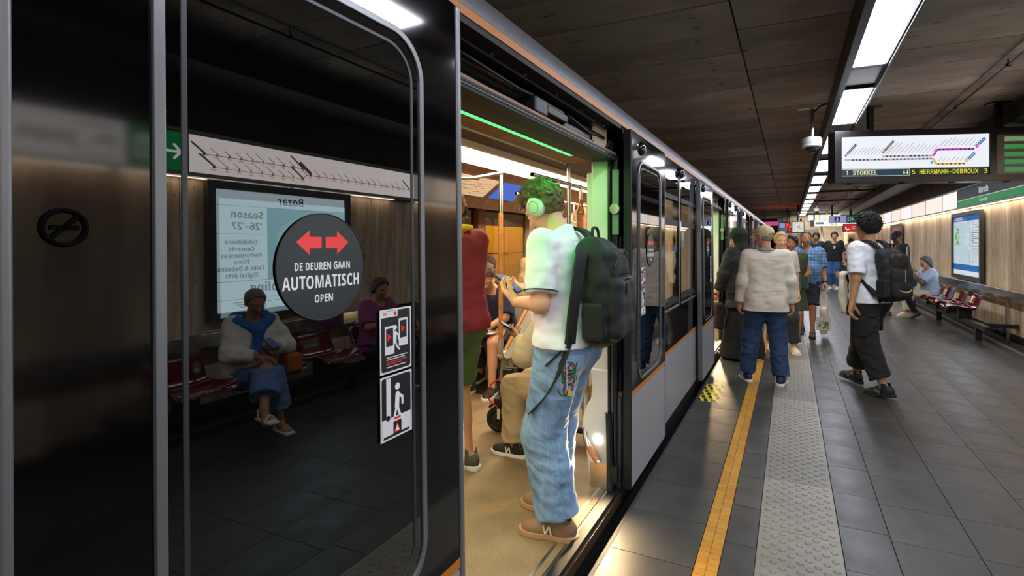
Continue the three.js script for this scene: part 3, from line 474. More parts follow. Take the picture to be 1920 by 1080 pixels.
// ---- wall light band: boxes of lit opal panes, with the map, exit and street signs set in it
function wallPrint(F0, F1, y0, y1, m, back = M.dark) { return null; }
const facing = (g, x, F, y) => g.rotateY(-Math.PI / 2).translate(x, y, -F);   // a plate's +z face turned to -x (into the hall)
{
  const band = thing('wall_light_band', 'continuous band of lit opal glass boxes above the stone wall', 'light', [WX, 2.2, 0]);
  part('frame', [B(-0.09, 0.0, -0.03, 0.0, NEAR + 0.5, 36), B(-0.09, 0.0, 0.345, 0.375, NEAR + 0.5, 36), B(-0.02, 0.0, 0, 0.345, NEAR + 0.5, 36)], S({ color: 0x8c867d, metalness: 0.5, roughness: 0.4 }), band);
  const tones = [0xfff0e6, 0xffe3c2, 0xfdf4f2, 0xffeadb].map((c) => glow(c, 0.95));
  const lipM = glow(0xffeed8, 3), lip = (F, w) => { part('lip_light', B(-0.085, -0.025, -0.036, -0.03, F - w / 2, F + w / 2), lipM, band); areaLight(0xffe6cf, L.wallband, 0.06, w, [WX - 0.055, 2.160, -F], [WX - 0.055, 0, -F]); };
  for (const F of [1.4, 2.95, 4.5, 8.3, 9.85, 11.4]) lip(F, 1.5);
  let n = 0;
  for (let F = -1.7; F < 36; F += 1.55, n++) {
    if (F > 2.0 - 1.5 && F < 5.6) continue; if (F > 7.9 && F < 12.2) continue;
    part('opal_pane', B(-0.075, -0.05, 0.005, 0.34, F + 0.012, F + 1.538), tones[Math.floor(hash(n, 7, 3) * 4)], band);
    part('divider', B(-0.082, -0.04, 0, 0.345, F - 0.01, F + 0.01), M.steelDark, band);
    areaLight([0xfff0e6, 0xffe3c2, 0xfdf4f2, 0xffeadb][Math.floor(hash(n, 7, 3) * 4)], 1.0, 1.48, 0.33, [WX - 0.095, 2.372, -(F + 0.775)], [0, 2.37, -(F + 0.775)]); lip(F + 0.775, 1.5);
  }
  part('opal_pane', B(-0.075, -0.05, 0.005, 0.34, 5.66, 7.44), tones[0], band); areaLight(0xffe6cf, 1.0, 1.7, 0.33, [WX - 0.095, 2.372, -6.55], [0, 2.372, -6.55]); lip(6.55, 1.7);
  part('opal_pane', B(-0.075, -0.05, 0.005, 0.34, 12.72, 13.85), tones[2], band); part('divider', B(-0.082, -0.04, 0, 0.345, 12.68, 12.71), M.steelDark, band);
  const sign = (name, F0, F1, w, h, draw, k, label, cat) => {
    const t = thing(name, label, cat, [WX - 0.08, 2.372, -(F0 + F1) / 2], -Math.PI / 2);
    part('casing', muv(new RoundedBoxGeometry(F1 - F0, 0.345, 0.03, 2, 0.004).translate(0, 0, -0.015)), M.dark, t);
    const tx = canvasTex(w, h, draw); part('sign_face', new THREE.PlaneGeometry(F1 - F0 - 0.015, 0.33).translate(0, 0, 0.003), glow(0xffffff, k, tx), t);
    return t;
  };
  sign('line_map_sign', 2.70, 5.64, 2048, 256, (g, w, h) => {
    g.fillStyle = '#f6ece8'; g.fillRect(0, 0, w, h);
    const rng = (i) => hash(i, 4, 77);
    const seg = (x0, x1, y, col, n, up) => { g.strokeStyle = col; g.lineWidth = 5; g.beginPath(); g.moveTo(x0, y); g.lineTo(x1, y); g.stroke(); for (let i = 0; i <= n; i++) { const x = x0 + (x1 - x0) * i / n, big = i === 0 || i === n; g.fillStyle = '#2b2624'; g.beginPath(); g.arc(x, y, big ? 9 : 6, 0, 7); g.fill(); g.save(); g.translate(x, y - 14); g.rotate(-0.7); g.fillStyle = '#3a3431'; g.fillRect(0, -3, (big ? 95 : 40) + rng(i + x) * 35, big ? 13 : 4); g.fillStyle = '#222'; g.fillRect(-9, -5, 9, 9); g.restore(); g.fillStyle = '#a86a52'; if (up) { g.fillRect(x - 14, y + 14, 22 + rng(i) * 16, 3); g.fillRect(x - 12, y + 21, 12 + rng(i + 9) * 14, 3); } } };
    seg(70, 1180, 168, '#b33a2e', 15, true); seg(1180, 1180, 150, '#b33a2e', 1, false); seg(1250, 1960, 120, '#a3324a', 9, true); seg(1250, 1900, 205, '#d08a3a', 8, true);
    g.strokeStyle = '#b33a2e'; g.lineWidth = 5; g.beginPath(); g.moveTo(1180, 168); g.lineTo(1215, 168); g.lineTo(1250, 120); g.moveTo(1215, 168); g.lineTo(1250, 205); g.stroke();
  }, 3.2, 'white lit metro line map set in the wall light band above the posters', 'map');
  sign('exit_sign', 2.26, 2.69, 384, 292, (g, w, h) => { g.fillStyle = '#0d7a3a'; g.fillRect(0, 0, w, h); g.strokeStyle = '#fff'; g.lineWidth = 20; g.lineCap = 'round'; g.beginPath(); g.moveTo(150, 150); g.lineTo(40, 150); g.moveTo(85, 100); g.lineTo(38, 150); g.lineTo(85, 200); g.stroke(); g.fillStyle = '#e9f0ea'; g.fillRect(205, 62, 140, 170); g.fillStyle = '#0d7a3a'; g.beginPath(); g.arc(265, 100, 17, 0, 7); g.fill(); g.fillRect(248, 120, 34, 55); g.fillRect(238, 165, 22, 55); g.fillRect(275, 165, 20, 55); g.fillRect(300, 80, 24, 130); }, 2.2, 'green exit sign with white arrow and running figure in the wall light band', 'sign');
  sign('street_name_sign', 0.6, 2.25, 1024, 214, (g, w, h) => { g.fillStyle = '#f0e6e2'; g.fillRect(0, 0, w, h); g.fillStyle = '#2f5e40'; g.font = 'bold 96px sans-serif'; g.textBaseline = 'middle'; g.fillText('Pr. Jean de Merode', 40, 112); g.fillRect(40, 34, 150, 9); g.fillRect(40, 180, 150, 9); }, 2.6, 'white lit street name sign reading Pr. Jean de Merode', 'sign');
  sign('station_name_sign', 7.46, 12.66, 2048, 136, (g, w, h) => { g.fillStyle = '#2a343c'; g.fillRect(0, 0, w, h); g.fillStyle = '#11a04a'; g.fillRect(0, 88, w, 48); g.fillStyle = '#fff'; g.fillRect(0, 82, w, 5); g.textAlign = 'center'; g.font = 'bold 66px sans-serif'; g.save(); g.translate(590, 62); g.scale(0.8, 1); g.fillText('Merode', 0, 0); g.restore(); g.font = 'bold 30px sans-serif'; g.fillText('Dapoverde', 590, 122); }, 0.55, 'dark station name sign reading Merode with a green stripe, in the wall light band', 'sign');
}
// ---- cable tray, conduit
{
  const t = thing('cable_tray', 'black cable tray running along the corner of ceiling and wall', 'cable tray', [2.75, 2.98, 0]);
  part('tray', [B(-0.28, 0.28, 0, 0.02, NEAR + 1, 42), B(-0.30, -0.27, 0, 0.2, NEAR + 1, 42)], M.dark, t);
  each('cable', [0, 1, 2].map((i) => rod([-0.2 + i * 0.12, 0.05, 0], [-0.2 + i * 0.12, 0.05, -40], 0.022, 8)), M.rubber, t);
  const c = thing('ceiling_conduit', 'thin black conduit on small hangers along the ceiling boards', 'pipe', [1.88, 3.19, 0]);
  part('pipe', rod([0, 0, 2], [0, 0, -40], 0.011, 8), M.black, c);
  for (let i = 0; i < 22; i++) part('hanger', [rod([0, 0, -i * 1.7 - 1.1], [0, 0.06, -i * 1.7 - 1.1], 0.006, 6), B(-0.02, 0.02, -0.016, 0.012, i * 1.7 + 1.085, i * 1.7 + 1.115)], M.black, c);
  one('ceiling_cross_rail', [15.5, 18.5, 22.5].map((F) => B(0.85, 2.42, 3.13, 3.19, F, F + 0.08)), M.dark, 'dark cross rails under the far ceiling beyond the display board', 'rail');
}
// ---- posters in lit frames
function posterFrame(F0, F1, label, draw, k, w, h, slim) {
  const cx = WX - 0.05, W = F1 - F0, y0 = slim ?? 0.81, H = 1.29, t = thing('poster_case', label, 'poster', [cx, y0 + H / 2, -(F0 + F1) / 2], -Math.PI / 2);
  const s = roundRect(new THREE.Shape(), -W / 2, W / 2, -H / 2, H / 2, 0.01); s.holes.push(roundRect(new THREE.Path(), -W / 2 + 0.07, W / 2 - 0.07, -H / 2 + 0.07, H / 2 - 0.07, 0.006));
  part('frame', new THREE.ExtrudeGeometry(s, { depth: 0.05, bevelSize: 0.004, bevelThickness: 0.004, bevelSegments: 2 }).translate(0, 0, -0.02), S({ color: 0x55504a, metalness: 0.6, roughness: 0.4 }), t);
  part('back_box', new THREE.BoxGeometry(W - 0.1, H - 0.1, 0.02).translate(0, 0, -0.01), M.dark, t);
  part('poster_sheet', new THREE.PlaneGeometry(W - 0.14, H - 0.14).translate(0, 0, 0.006), glow(0xffffff, k, canvasTex(w, h, draw)), t);
  part('cover_glass', new THREE.PlaneGeometry(W - 0.13, H - 0.13).translate(0, 0, 0.022), M.pane, t);
  return t;
}
posterFrame(2.86, 4.50, 'wide backlit teal concert season poster on the stone wall behind the seated women', (g, w, h) => {
  g.fillStyle = '#cfe4ec'; g.fillRect(0, 0, w, h);
  g.fillStyle = '#5f9aa6'; g.fillRect(0, h * 0.13, w * 0.655, h * 0.62); const gr = g.createLinearGradient(0, 0, w * 0.65, h); gr.addColorStop(0, '#79b3bd'); gr.addColorStop(1, '#3d7c8a'); g.fillStyle = gr; g.fillRect(0, h * 0.13, w * 0.655, h * 0.62);
  g.fillStyle = '#7ea9b3'; g.beginPath(); g.ellipse(w * 0.42, h * 0.42, w * 0.17, h * 0.2, 0.4, 0, 7); g.fill(); g.fillStyle = '#d9d4d2'; g.beginPath(); g.ellipse(w * 0.42, h * 0.43, w * 0.05, h * 0.14, 0.5, 0, 7); g.fill(); g.beginPath(); g.ellipse(w * 0.35, h * 0.55, w * 0.06, h * 0.1, -0.4, 0, 7); g.fill();
  g.fillStyle = '#16222b'; g.textBaseline = 'middle'; g.textAlign = 'center'; g.font = 'bold 84px sans-serif'; g.fillText('Bozar', w * 0.47, h * 0.065);
  g.fillRect(0, h * 0.128, w, 2); g.fillRect(w * 0.655, h * 0.36, w * 0.345, 2); g.fillRect(0, h * 0.75, w, 3); g.fillRect(0, h * 0.9, w, 2);
  g.textAlign = 'left'; g.font = 'bold 72px sans-serif'; g.fillText('Season', w * 0.68, h * 0.2); g.fillText('\u201926\u2013\u201927', w * 0.69, h * 0.295);
  g.font = 'bold 44px sans-serif'; g.textAlign = 'center'; ['Exhibitions', 'Concerts', 'Performances', 'Films', 'Talks & Debates', 'Digital Arts'].forEach((t, i) => g.fillText(t, w * 0.83, h * (0.43 + i * 0.055)));
  g.textAlign = 'right'; g.font = 'bold 92px sans-serif'; g.fillText('Assembling', w * 0.78, h * 0.815);
  g.fillStyle = '#3c4850'; for (let i = 0; i < 8; i++) g.fillRect(w * (0.30 + i * 0.055), h * 0.935, w * 0.03, 6); for (let i = 0; i < 3; i++) g.fillRect(w * 0.76, h * (0.925 + i * 0.02), w * (0.13 - i * 0.02), 5);
}, 3.1, 1100, 850, 0.87);
areaLight(0xbfe6f2, L.poster * 1.2, 1.45, 1.1, [WX - 0.09, 1.45, -3.68], [0, 1.45, -3.68]);
posterFrame(11.32, 13.1, 'backlit blue network map poster on the stone wall above the red seats', (g, w, h) => {
  g.fillStyle = '#dcebf0'; g.fillRect(0, 0, w, h); g.fillStyle = '#1569b0'; g.fillRect(0, 0, w, h * 0.09); g.fillRect(0, h * 0.82, w, h * 0.1); g.fillStyle = '#e8f3f6'; g.fillRect(0, h * 0.92, w, h * 0.08);
  g.fillStyle = '#cfe6ee'; g.fillRect(0, h * 0.09, w * 0.62, h * 0.73);
  for (let i = 0; i < 120; i++) { g.strokeStyle = ['#9fc4d8', '#88a8bb', '#bcd7c2', '#a9b7c4'][i & 3]; g.lineWidth = 1 + (i % 3); g.beginPath(); const x = hash(i, 1, 7) * w * 0.6, y = h * (0.1 + 0.7 * hash(i, 2, 7)); g.moveTo(x, y); g.lineTo(Math.min(w * 0.61, x + (hash(i, 3, 7) - 0.3) * 160), Math.min(h * 0.81, y + (hash(i, 4, 7) - 0.5) * 160)); g.stroke(); }
  g.fillStyle = '#6cbf3f'; for (let i = 0; i < 26; i++) { g.beginPath(); g.ellipse(w * (0.06 + 0.16 * hash(i, 5, 7)), h * (0.2 + 0.28 * hash(i, 6, 7)), 10 + 14 * hash(i, 7, 7), 16, hash(i, 8, 7) * 3, 0, 7); g.fill(); }
  g.fillStyle = '#1569b0'; g.fillRect(w * 0.62, h * 0.09, 8, h * 0.73); g.fillRect(w * 0.62, h * 0.5, w * 0.38, 8); g.fillStyle = '#1b2c3a'; for (let i = 0; i < 11; i++) g.fillRect(w * 0.68, h * (0.13 + i * 0.032), w * (0.1 + 0.1 * (i % 3)), 6); g.fillStyle = '#7f97a5'; for (let i = 0; i < 9; i++) g.fillRect(w * 0.68, h * (0.54 + i * 0.028), w * 0.22, 4);
  g.fillStyle = '#e9f3f8'; for (let i = 0; i < 2; i++) g.fillRect(w * 0.05, h * (0.025 + i * 0.03), w * 0.3, 8);
}, 1.15, 800, 800);
areaLight(0xcfeaff, L.poster * 1.2, 1.6, 1.15, [WX - 0.09, 1.45, -12.2], [0, 1.45, -12.2]);
posterFrame(18.4, 20.2, 'far backlit poster with a dark red head strip, beyond the man in the cap', (g, w, h) => { g.fillStyle = '#e6e9ef'; g.fillRect(0, 0, w, h); g.fillStyle = '#7c1f33'; g.fillRect(0, 0, w, h * 0.14); g.fillStyle = '#5b7fae'; for (let i = 0; i < 6; i++) g.fillRect(w * (0.08 + i * 0.15), h * 0.4, w * 0.04, h * 0.5); g.fillStyle = '#9fb2c8'; g.fillRect(w * 0.05, h * 0.3, w * 0.9, h * 0.04); }, 1.0, 400, 400);
posterFrame(25.5, 27.3, 'farthest backlit poster on the stone wall near the red telephone sign', (g, w, h) => { g.fillStyle = '#dfe6ee'; g.fillRect(0, 0, w, h); g.fillStyle = '#2b6aa8'; g.fillRect(0, h * 0.3, w, h * 0.7); }, 0.9, 128, 128);

// ---- bench: steel back rail on posts, beam, red shell seats
{
  const r = thing('bench_rail', 'brushed steel back rail on slim posts along the stone wall', 'rail', [WX - 0.12, 0, 0]);
  part('rail', RB(-0.03, 0.03, 0.63, 0.79, -1, 40, 0.008), S({ color: 0xb4b0a9, metalness: 0.9, roughness: 0.3, roughnessMap: T.brush }), r);
  for (const F of [1.2, 6.0, 9.95, 14.6, 19, 24]) part('post', RB(-0.02, 0.02, 0.0, 0.66, F - 0.03, F + 0.03, 0.006), M.steel, r);
  const b = thing('bench_beam', 'dark steel beam carrying the red shell seats off the wall', 'beam', [2.62, 0.24, 0]);
  part('beam', [RB(-0.04, 0.04, -0.04, 0.04, 1.6, 6.6, 0.006), RB(-0.04, 0.04, -0.04, 0.04, 9.4, 16, 0.006)], M.black, b);
  for (const F of [2.1, 4.1, 6.2, 9.9, 12.2, 14.5]) part('bracket', [B(0.04, 0.5, -0.03, 0.03, F - 0.03, F + 0.03), B(-0.02, 0.06, -0.26, -0.03, F - 0.04, F + 0.04)], M.black, b);
  // the shell: a seat sheet rolled up into a back, thickened
  const prof = [[-0.235, 0.02], [-0.225, 0.045], [-0.17, 0.05], [-0.06, 0.028], [0.06, 0.02], [0.13, 0.04], [0.165, 0.09], [0.19, 0.165], [0.21, 0.23], [0.222, 0.255]], crv = new THREE.CatmullRomCurve3(prof.map(([a, y]) => V(a, y, 0)));
  const shell = (off) => { const g = new THREE.PlaneGeometry(1, 1, 16, 40), p = g.attributes.position; for (let i = 0; i < p.count; i++) { const u = p.getX(i), t = p.getY(i) + 0.5, c = crv.getPoint(t), tn = crv.getTangent(t), back = Math.max(0, (t - 0.5) * 2), wd = 0.235 * (1 - 0.10 * back - 0.12 * Math.max(0, back - 0.75) - 0.1 * Math.max(0, 0.12 - t) * 8), lip = Math.pow(Math.abs(u) * 2, 4), n = V(-tn.y, tn.x, 0); c.addScaledVector(n, off + lip * 0.045 * (1 - 0.4 * back)); p.setXYZ(i, c.x, c.y, u * 2 * wd); } g.computeVertexNormals(); if (off < 0) { const ix = g.index; for (let i = 0; i < ix.count; i += 3) { const a = ix.getX(i); ix.setX(i, ix.getX(i + 1)); ix.setX(i + 1, a); } g.computeVertexNormals(); } return muv(g); };
  const edge = (() => { const pts = []; const g0 = shell(0), p = g0.attributes.position, N = 17, Rr = 41; for (let i = 0; i < N; i++) pts.push([p.getX(i), p.getY(i), p.getZ(i)]); for (let j = 1; j < Rr; j++) { const k = j * N + N - 1; pts.push([p.getX(k), p.getY(k), p.getZ(k)]); } for (let i = N - 2; i >= 0; i--) { const k = (Rr - 1) * N + i; pts.push([p.getX(k), p.getY(k), p.getZ(k)]); } for (let j = Rr - 2; j > 0; j--) { const k = j * N; pts.push([p.getX(k), p.getY(k), p.getZ(k)]); } return tube(pts.filter((_, i) => i % 2 === 0), 0.0055, 120, 6, true); })();
  const proto = new THREE.Group(); part('seat_shell', [shell(0.004), shell(-0.004), edge], M.seat, proto); part('seat_mount', [RB(-0.08, 0.10, -0.14, 0.022, -0.06, 0.06, 0.01)], M.black, proto);
  const put = (F, label, grp) => { const c = proto.clone(); c.name = numbered('shell_seat'); c.position.set(2.62, 0.385, -F); c.userData = { label, category: 'seat', group: grp }; scene.add(c); };
  put(2.42, 'empty dark red shell seat left of the woman in the blue scarf in the reflection', 'red shell seats'); put(3.06, 'red shell seat under the woman with the blue scarf', 'red shell seats'); put(3.72, 'empty dark red shell seat between the two seated women', 'red shell seats'); put(4.42, 'red shell seat under the woman in the plum shirt', 'red shell seats'); put(5.07, 'dark red shell seat beyond the woman in the plum shirt in the reflection', 'red shell seats');
  put(10.55, 'red shell seat nearest the steel post', 'red shell seats'); put(11.27, 'red shell seat with a small water bottle beside it, middle of the three empty ones', 'red shell seats'); put(12.0, 'empty red shell seat right beside the seated grey-haired woman', 'red shell seats'); put(12.72, 'red shell seat under the grey-haired woman with the backpack', 'red shell seats');
  const wb = thing('water_bottle', 'small clear water bottle with blue cap left on a red seat', 'bottle', [2.55, 0.415, -11.55]); part('bottle_body', new THREE.LatheGeometry([[0.0, 0], [0.03, 0], [0.032, 0.02], [0.03, 0.08], [0.03, 0.12], [0.012, 0.15], [0.012, 0.165]].map((p) => new THREE.Vector2(...p)), 16), P({ color: 0xdfeaf2, roughness: 0.05, transmission: 0.8, thickness: 0.01 }), wb); part('cap', new THREE.CylinderGeometry(0.014, 0.014, 0.02, 14).translate(0, 0.172, 0), cloth(0x2a4fa8), wb);
  const jb = thing('floor_heater_box', 'grey junction box with black hose under the bench by the post', 'box', [2.93, 0.12, -10.35]); part('box_body', RB(-0.1, 0.05, 0.0, 0.07, -0.18, 0.16, 0.01), M.steelDark, jb); part('hose', tube([[0, 0.02, 0.2], [0.02, 0.05, 0.34], [0.06, 0.0, 0.42]], 0.05, 14, 10), M.rubber, jb);
}
// ---- hung passenger display
{
  const F = 7.39, X0 = 0.515, W = 2.9, Hh = 0.65, y0 = 2.265, t = thing('departure_display', 'wide black hanging display with lit line map and Stokkel and Herrmann-Debroux departures', 'display', [X0, y0, -F], 0.30); t.scale.x = 0.89;
  part('casing', muv(new RoundedBoxGeometry(W, Hh, 0.22, 3, 0.012).translate(W / 2, Hh / 2, -0.11)), S({ color: 0x0e0e10, roughness: 0.4 }), t);
  part('front_frame', (() => { const s = roundRect(new THREE.Shape(), 0, W, 0, Hh, 0.012); s.holes.push(roundRect(new THREE.Path(), 0.085, 2.0, 0.075, Hh - 0.07, 0.006)); s.holes.push(roundRect(new THREE.Path(), 2.08, W - 0.06, 0.075, Hh - 0.07, 0.006)); return new THREE.ExtrudeGeometry(s, { depth: 0.022, bevelSize: 0.003, bevelThickness: 0.003, bevelSegments: 2 }); })(), S({ color: 0x111114, roughness: 0.38 }), t);
  const map = canvasTex(1900, 420, (g, w, h) => {
    g.fillStyle = '#eceff8'; g.fillRect(0, 0, w, h); g.textBaseline = 'middle';
    const yT = 262, yB = 302, lab = (x, y, n, big) => { g.save(); g.translate(x + 6, y - 20); g.rotate(-0.80); g.fillStyle = big ? '#4d4a4a' : '#9a9aa0'; g.fillRect(big ? 26 : 4, -8, big ? 170 : n, big ? 30 : 6); if (big) { g.fillStyle = '#77787c'; g.fillRect(-14, -8, 30, 30); g.fillStyle = '#b5b5b8'; g.fillRect(44, 2, 130, 8); } g.restore(); };
    const row = (x0, x1, y, n, big, reds) => { g.lineWidth = 24; g.strokeStyle = '#b4b4b8'; g.beginPath(); g.moveTo(x0, y); g.lineTo(x1, y); g.stroke(); for (let i = 0; i <= n; i++) { const x = x0 + (x1 - x0) * i / n; g.fillStyle = reds.includes(i) ? '#e04a2c' : '#16161a'; g.beginPath(); g.arc(x, y, 11, 0, 7); g.fill(); if (reds.includes(i)) { g.fillStyle = '#f6f1ef'; g.beginPath(); g.arc(x, y, 5, 0, 7); g.fill(); } } };
    row(60, 1170, yB, 23, 0, [0, 1, 7, 12, 19]); row(550, 1170, yT, 12, 0, [0, 6, 12]);
    for (let i = 1; i < 12; i++) lab(70 + i * 46, yT - 5, 90 + 50 * hash(i, 3, 3)); for (let i = 1; i < 13; i++) lab(560 + i * 51, yT - 10, 110 + 90 * hash(i, 4, 3)); lab(52, yT - 6, 0, 1); lab(545, yT - 40, 0, 1);
    g.lineWidth = 26; g.strokeStyle = '#b63fae'; g.beginPath(); g.moveTo(1185, yT); g.bezierCurveTo(1225, yT, 1225, 190, 1260, 190); g.lineTo(1710, 190); g.stroke(); g.strokeStyle = '#e8b62e'; g.beginPath(); g.moveTo(1185, yB); g.bezierCurveTo(1220, yB + 5, 1215, 372, 1250, 372); g.lineTo(1580, 372); g.stroke();
    for (let i = 0; i < 9; i++) { const x = 1275 + i * 54; g.fillStyle = i === 4 ? '#d8362a' : '#16161a'; g.beginPath(); g.arc(x, 190, 10, 0, 7); g.fill(); lab(x, 175, 80 + 70 * hash(i, 6, 3)); } for (let i = 0; i < 7; i++) { const x = 1262 + i * 54; g.fillStyle = i === 2 ? '#d8362a' : '#16161a'; g.beginPath(); g.arc(x, 372, 10, 0, 7); g.fill(); lab(x, 360, 50 + 30 * hash(i, 7, 3)); }
    const tag = (x, y, c, num) => { g.save(); g.translate(x, y); g.rotate(-0.78); g.fillStyle = c; g.fillRect(-20, -20, 40, 40); g.fillStyle = '#fff'; g.font = 'bold 28px sans-serif'; g.textAlign = 'center'; g.fillText(num, 0, 2); g.fillStyle = '#1b64ad'; g.fillRect(28, -18, 110, 36); g.fillStyle = '#cfe0f0'; g.fillRect(38, -4, 88, 8); g.restore(); };
    tag(1750, 152, '#b63fae', '1'); tag(1622, 335, '#e8b62e', '5'); g.strokeStyle = '#8fb6d8'; g.lineWidth = 6; g.beginPath(); g.moveTo(1180, 225); g.lineTo(1235, 180); g.stroke(); g.fillStyle = '#2d9fe0'; g.beginPath(); g.moveTo(1180, 325); g.lineTo(1202, 352); g.lineTo(1188, 352); g.lineTo(1188, 372); g.lineTo(1172, 372); g.lineTo(1172, 352); g.lineTo(1158, 352); g.fill();
  });
  part('line_map_panel', new THREE.PlaneGeometry(1.915, 0.41).translate(1.0425, 0.375, 0.006), glow(0xffffff, 1.0, map), t);
  const led = canvasTex(1900, 110, (g, w, h) => {
    g.fillStyle = '#17323f'; g.fillRect(0, 0, 905, h); g.fillStyle = '#12231c'; g.fillRect(905, 0, w, h); g.strokeStyle = '#c8d4d2'; g.lineWidth = 7; g.strokeRect(4, 12, 892, 92); g.fillStyle = '#12384a'; g.fillRect(420, 18, 380, 80);
    g.font = 'bold 78px monospace'; g.textBaseline = 'middle'; g.fillStyle = '#f0ecae'; g.fillText('1 STOKKEL', 60, 60);
    for (const x of [825, 868]) { g.fillRect(x - 5, 28, 10, 50); g.beginPath(); g.moveTo(x - 18, 62); g.lineTo(x + 18, 62); g.lineTo(x, 92); g.fill(); }
    g.fillStyle = '#e9e23a'; g.fillText('5 HERRMANN-DEBROUX', 925, 60); g.fillText('3', 1835, 60);
  });
  part('led_line', new THREE.PlaneGeometry(1.915, 0.10).translate(1.0425, 0.128, 0.006), glow(0xffffff, 0.95, led), t);
  part('side_screen', new THREE.PlaneGeometry(0.78, 0.50).translate(2.46, 0.313, 0.006), S({ color: 0x6b645c, roughness: 0.4 }), t);
  for (let i = 0; i < 5; i++) part('green_row', new THREE.BoxGeometry(0.62, 0.055, 0.004).translate(2.50, 0.135 + i * 0.093, 0.010), glow(i === 4 ? 0x8fb583 : 0x49a65c, 0.55), t);
  for (const x of [0.53, 2.2]) each('hanger_post', [muv(new RoundedBoxGeometry(0.07, CY - y0 - Hh, 0.07, 1, 0.004).translate(x, (CY - y0 + Hh) / 2, -0.11)), muv(new THREE.BoxGeometry(0.26, 0.02, 0.14).translate(x, CY - y0 - 0.012, -0.11))], M.black, t);
  each('bolt', [0.25, 0.95, 1.6, 2.3].flatMap((x) => [0, Hh].map((y) => new THREE.CylinderGeometry(0.04, 0.04, 0.024, 12).translate(x, y, -0.11))), M.black, t);
  areaLight(0xe8edff, 1.3, 1.9, 0.4, [1.55, 2.62, -F + 0.12], [1.4, 1.9, 0]);
}
// ---- dome cameras
function domeCamera(x, F, y1, label) {
  const t = thing('dome_camera', label, 'camera', [x, y1, -F], 0, 'dome cameras on ceiling poles'), h = CY - y1;
  part('pole', rod([0, 0.17, 0], [0, h - 0.01, 0], 0.025), M.alu, t);
  part('mount_plate', [RB(-0.16, 0.06, h - 0.06, h, -0.05, 0.05, 0.006)], M.cream, t); part('cable', tube([[0.02, h - 0.1, 0], [0.12, h - 0.03, 0.02], [0.3, h - 0.02, 0.02]], 0.012, 14, 6), M.rubber, t);
  part('housing', new THREE.LatheGeometry([[0.03, 0.20], [0.05, 0.185], [0.105, 0.178], [0.115, 0.16], [0.115, 0.11], [0.108, 0.10], [0.108, 0.088], [0.115, 0.08], [0.112, 0.065], [0.085, 0.058], [0.0, 0.058]].map((p) => new THREE.Vector2(...p)), 32), M.cctv, t);
  part('dome', new THREE.SphereGeometry(0.074, 24, 12, 0, Math.PI * 2, Math.PI / 2, Math.PI / 2).translate(0, 0.06, 0), M.smoke, t);
  part('dome_collar', new THREE.TorusGeometry(0.078, 0.009, 8, 28).rotateX(Math.PI / 2).translate(0, 0.058, 0), M.steelDark, t);
}
domeCamera(0.25, 7.2, 2.645, 'white dome camera on a grey ceiling pole beside the display board'); domeCamera(0.95, 22, 2.66, 'distant white dome camera on a thin ceiling pole'); domeCamera(0.35, 29.5, 2.35, 'farthest white dome camera near the station clock');
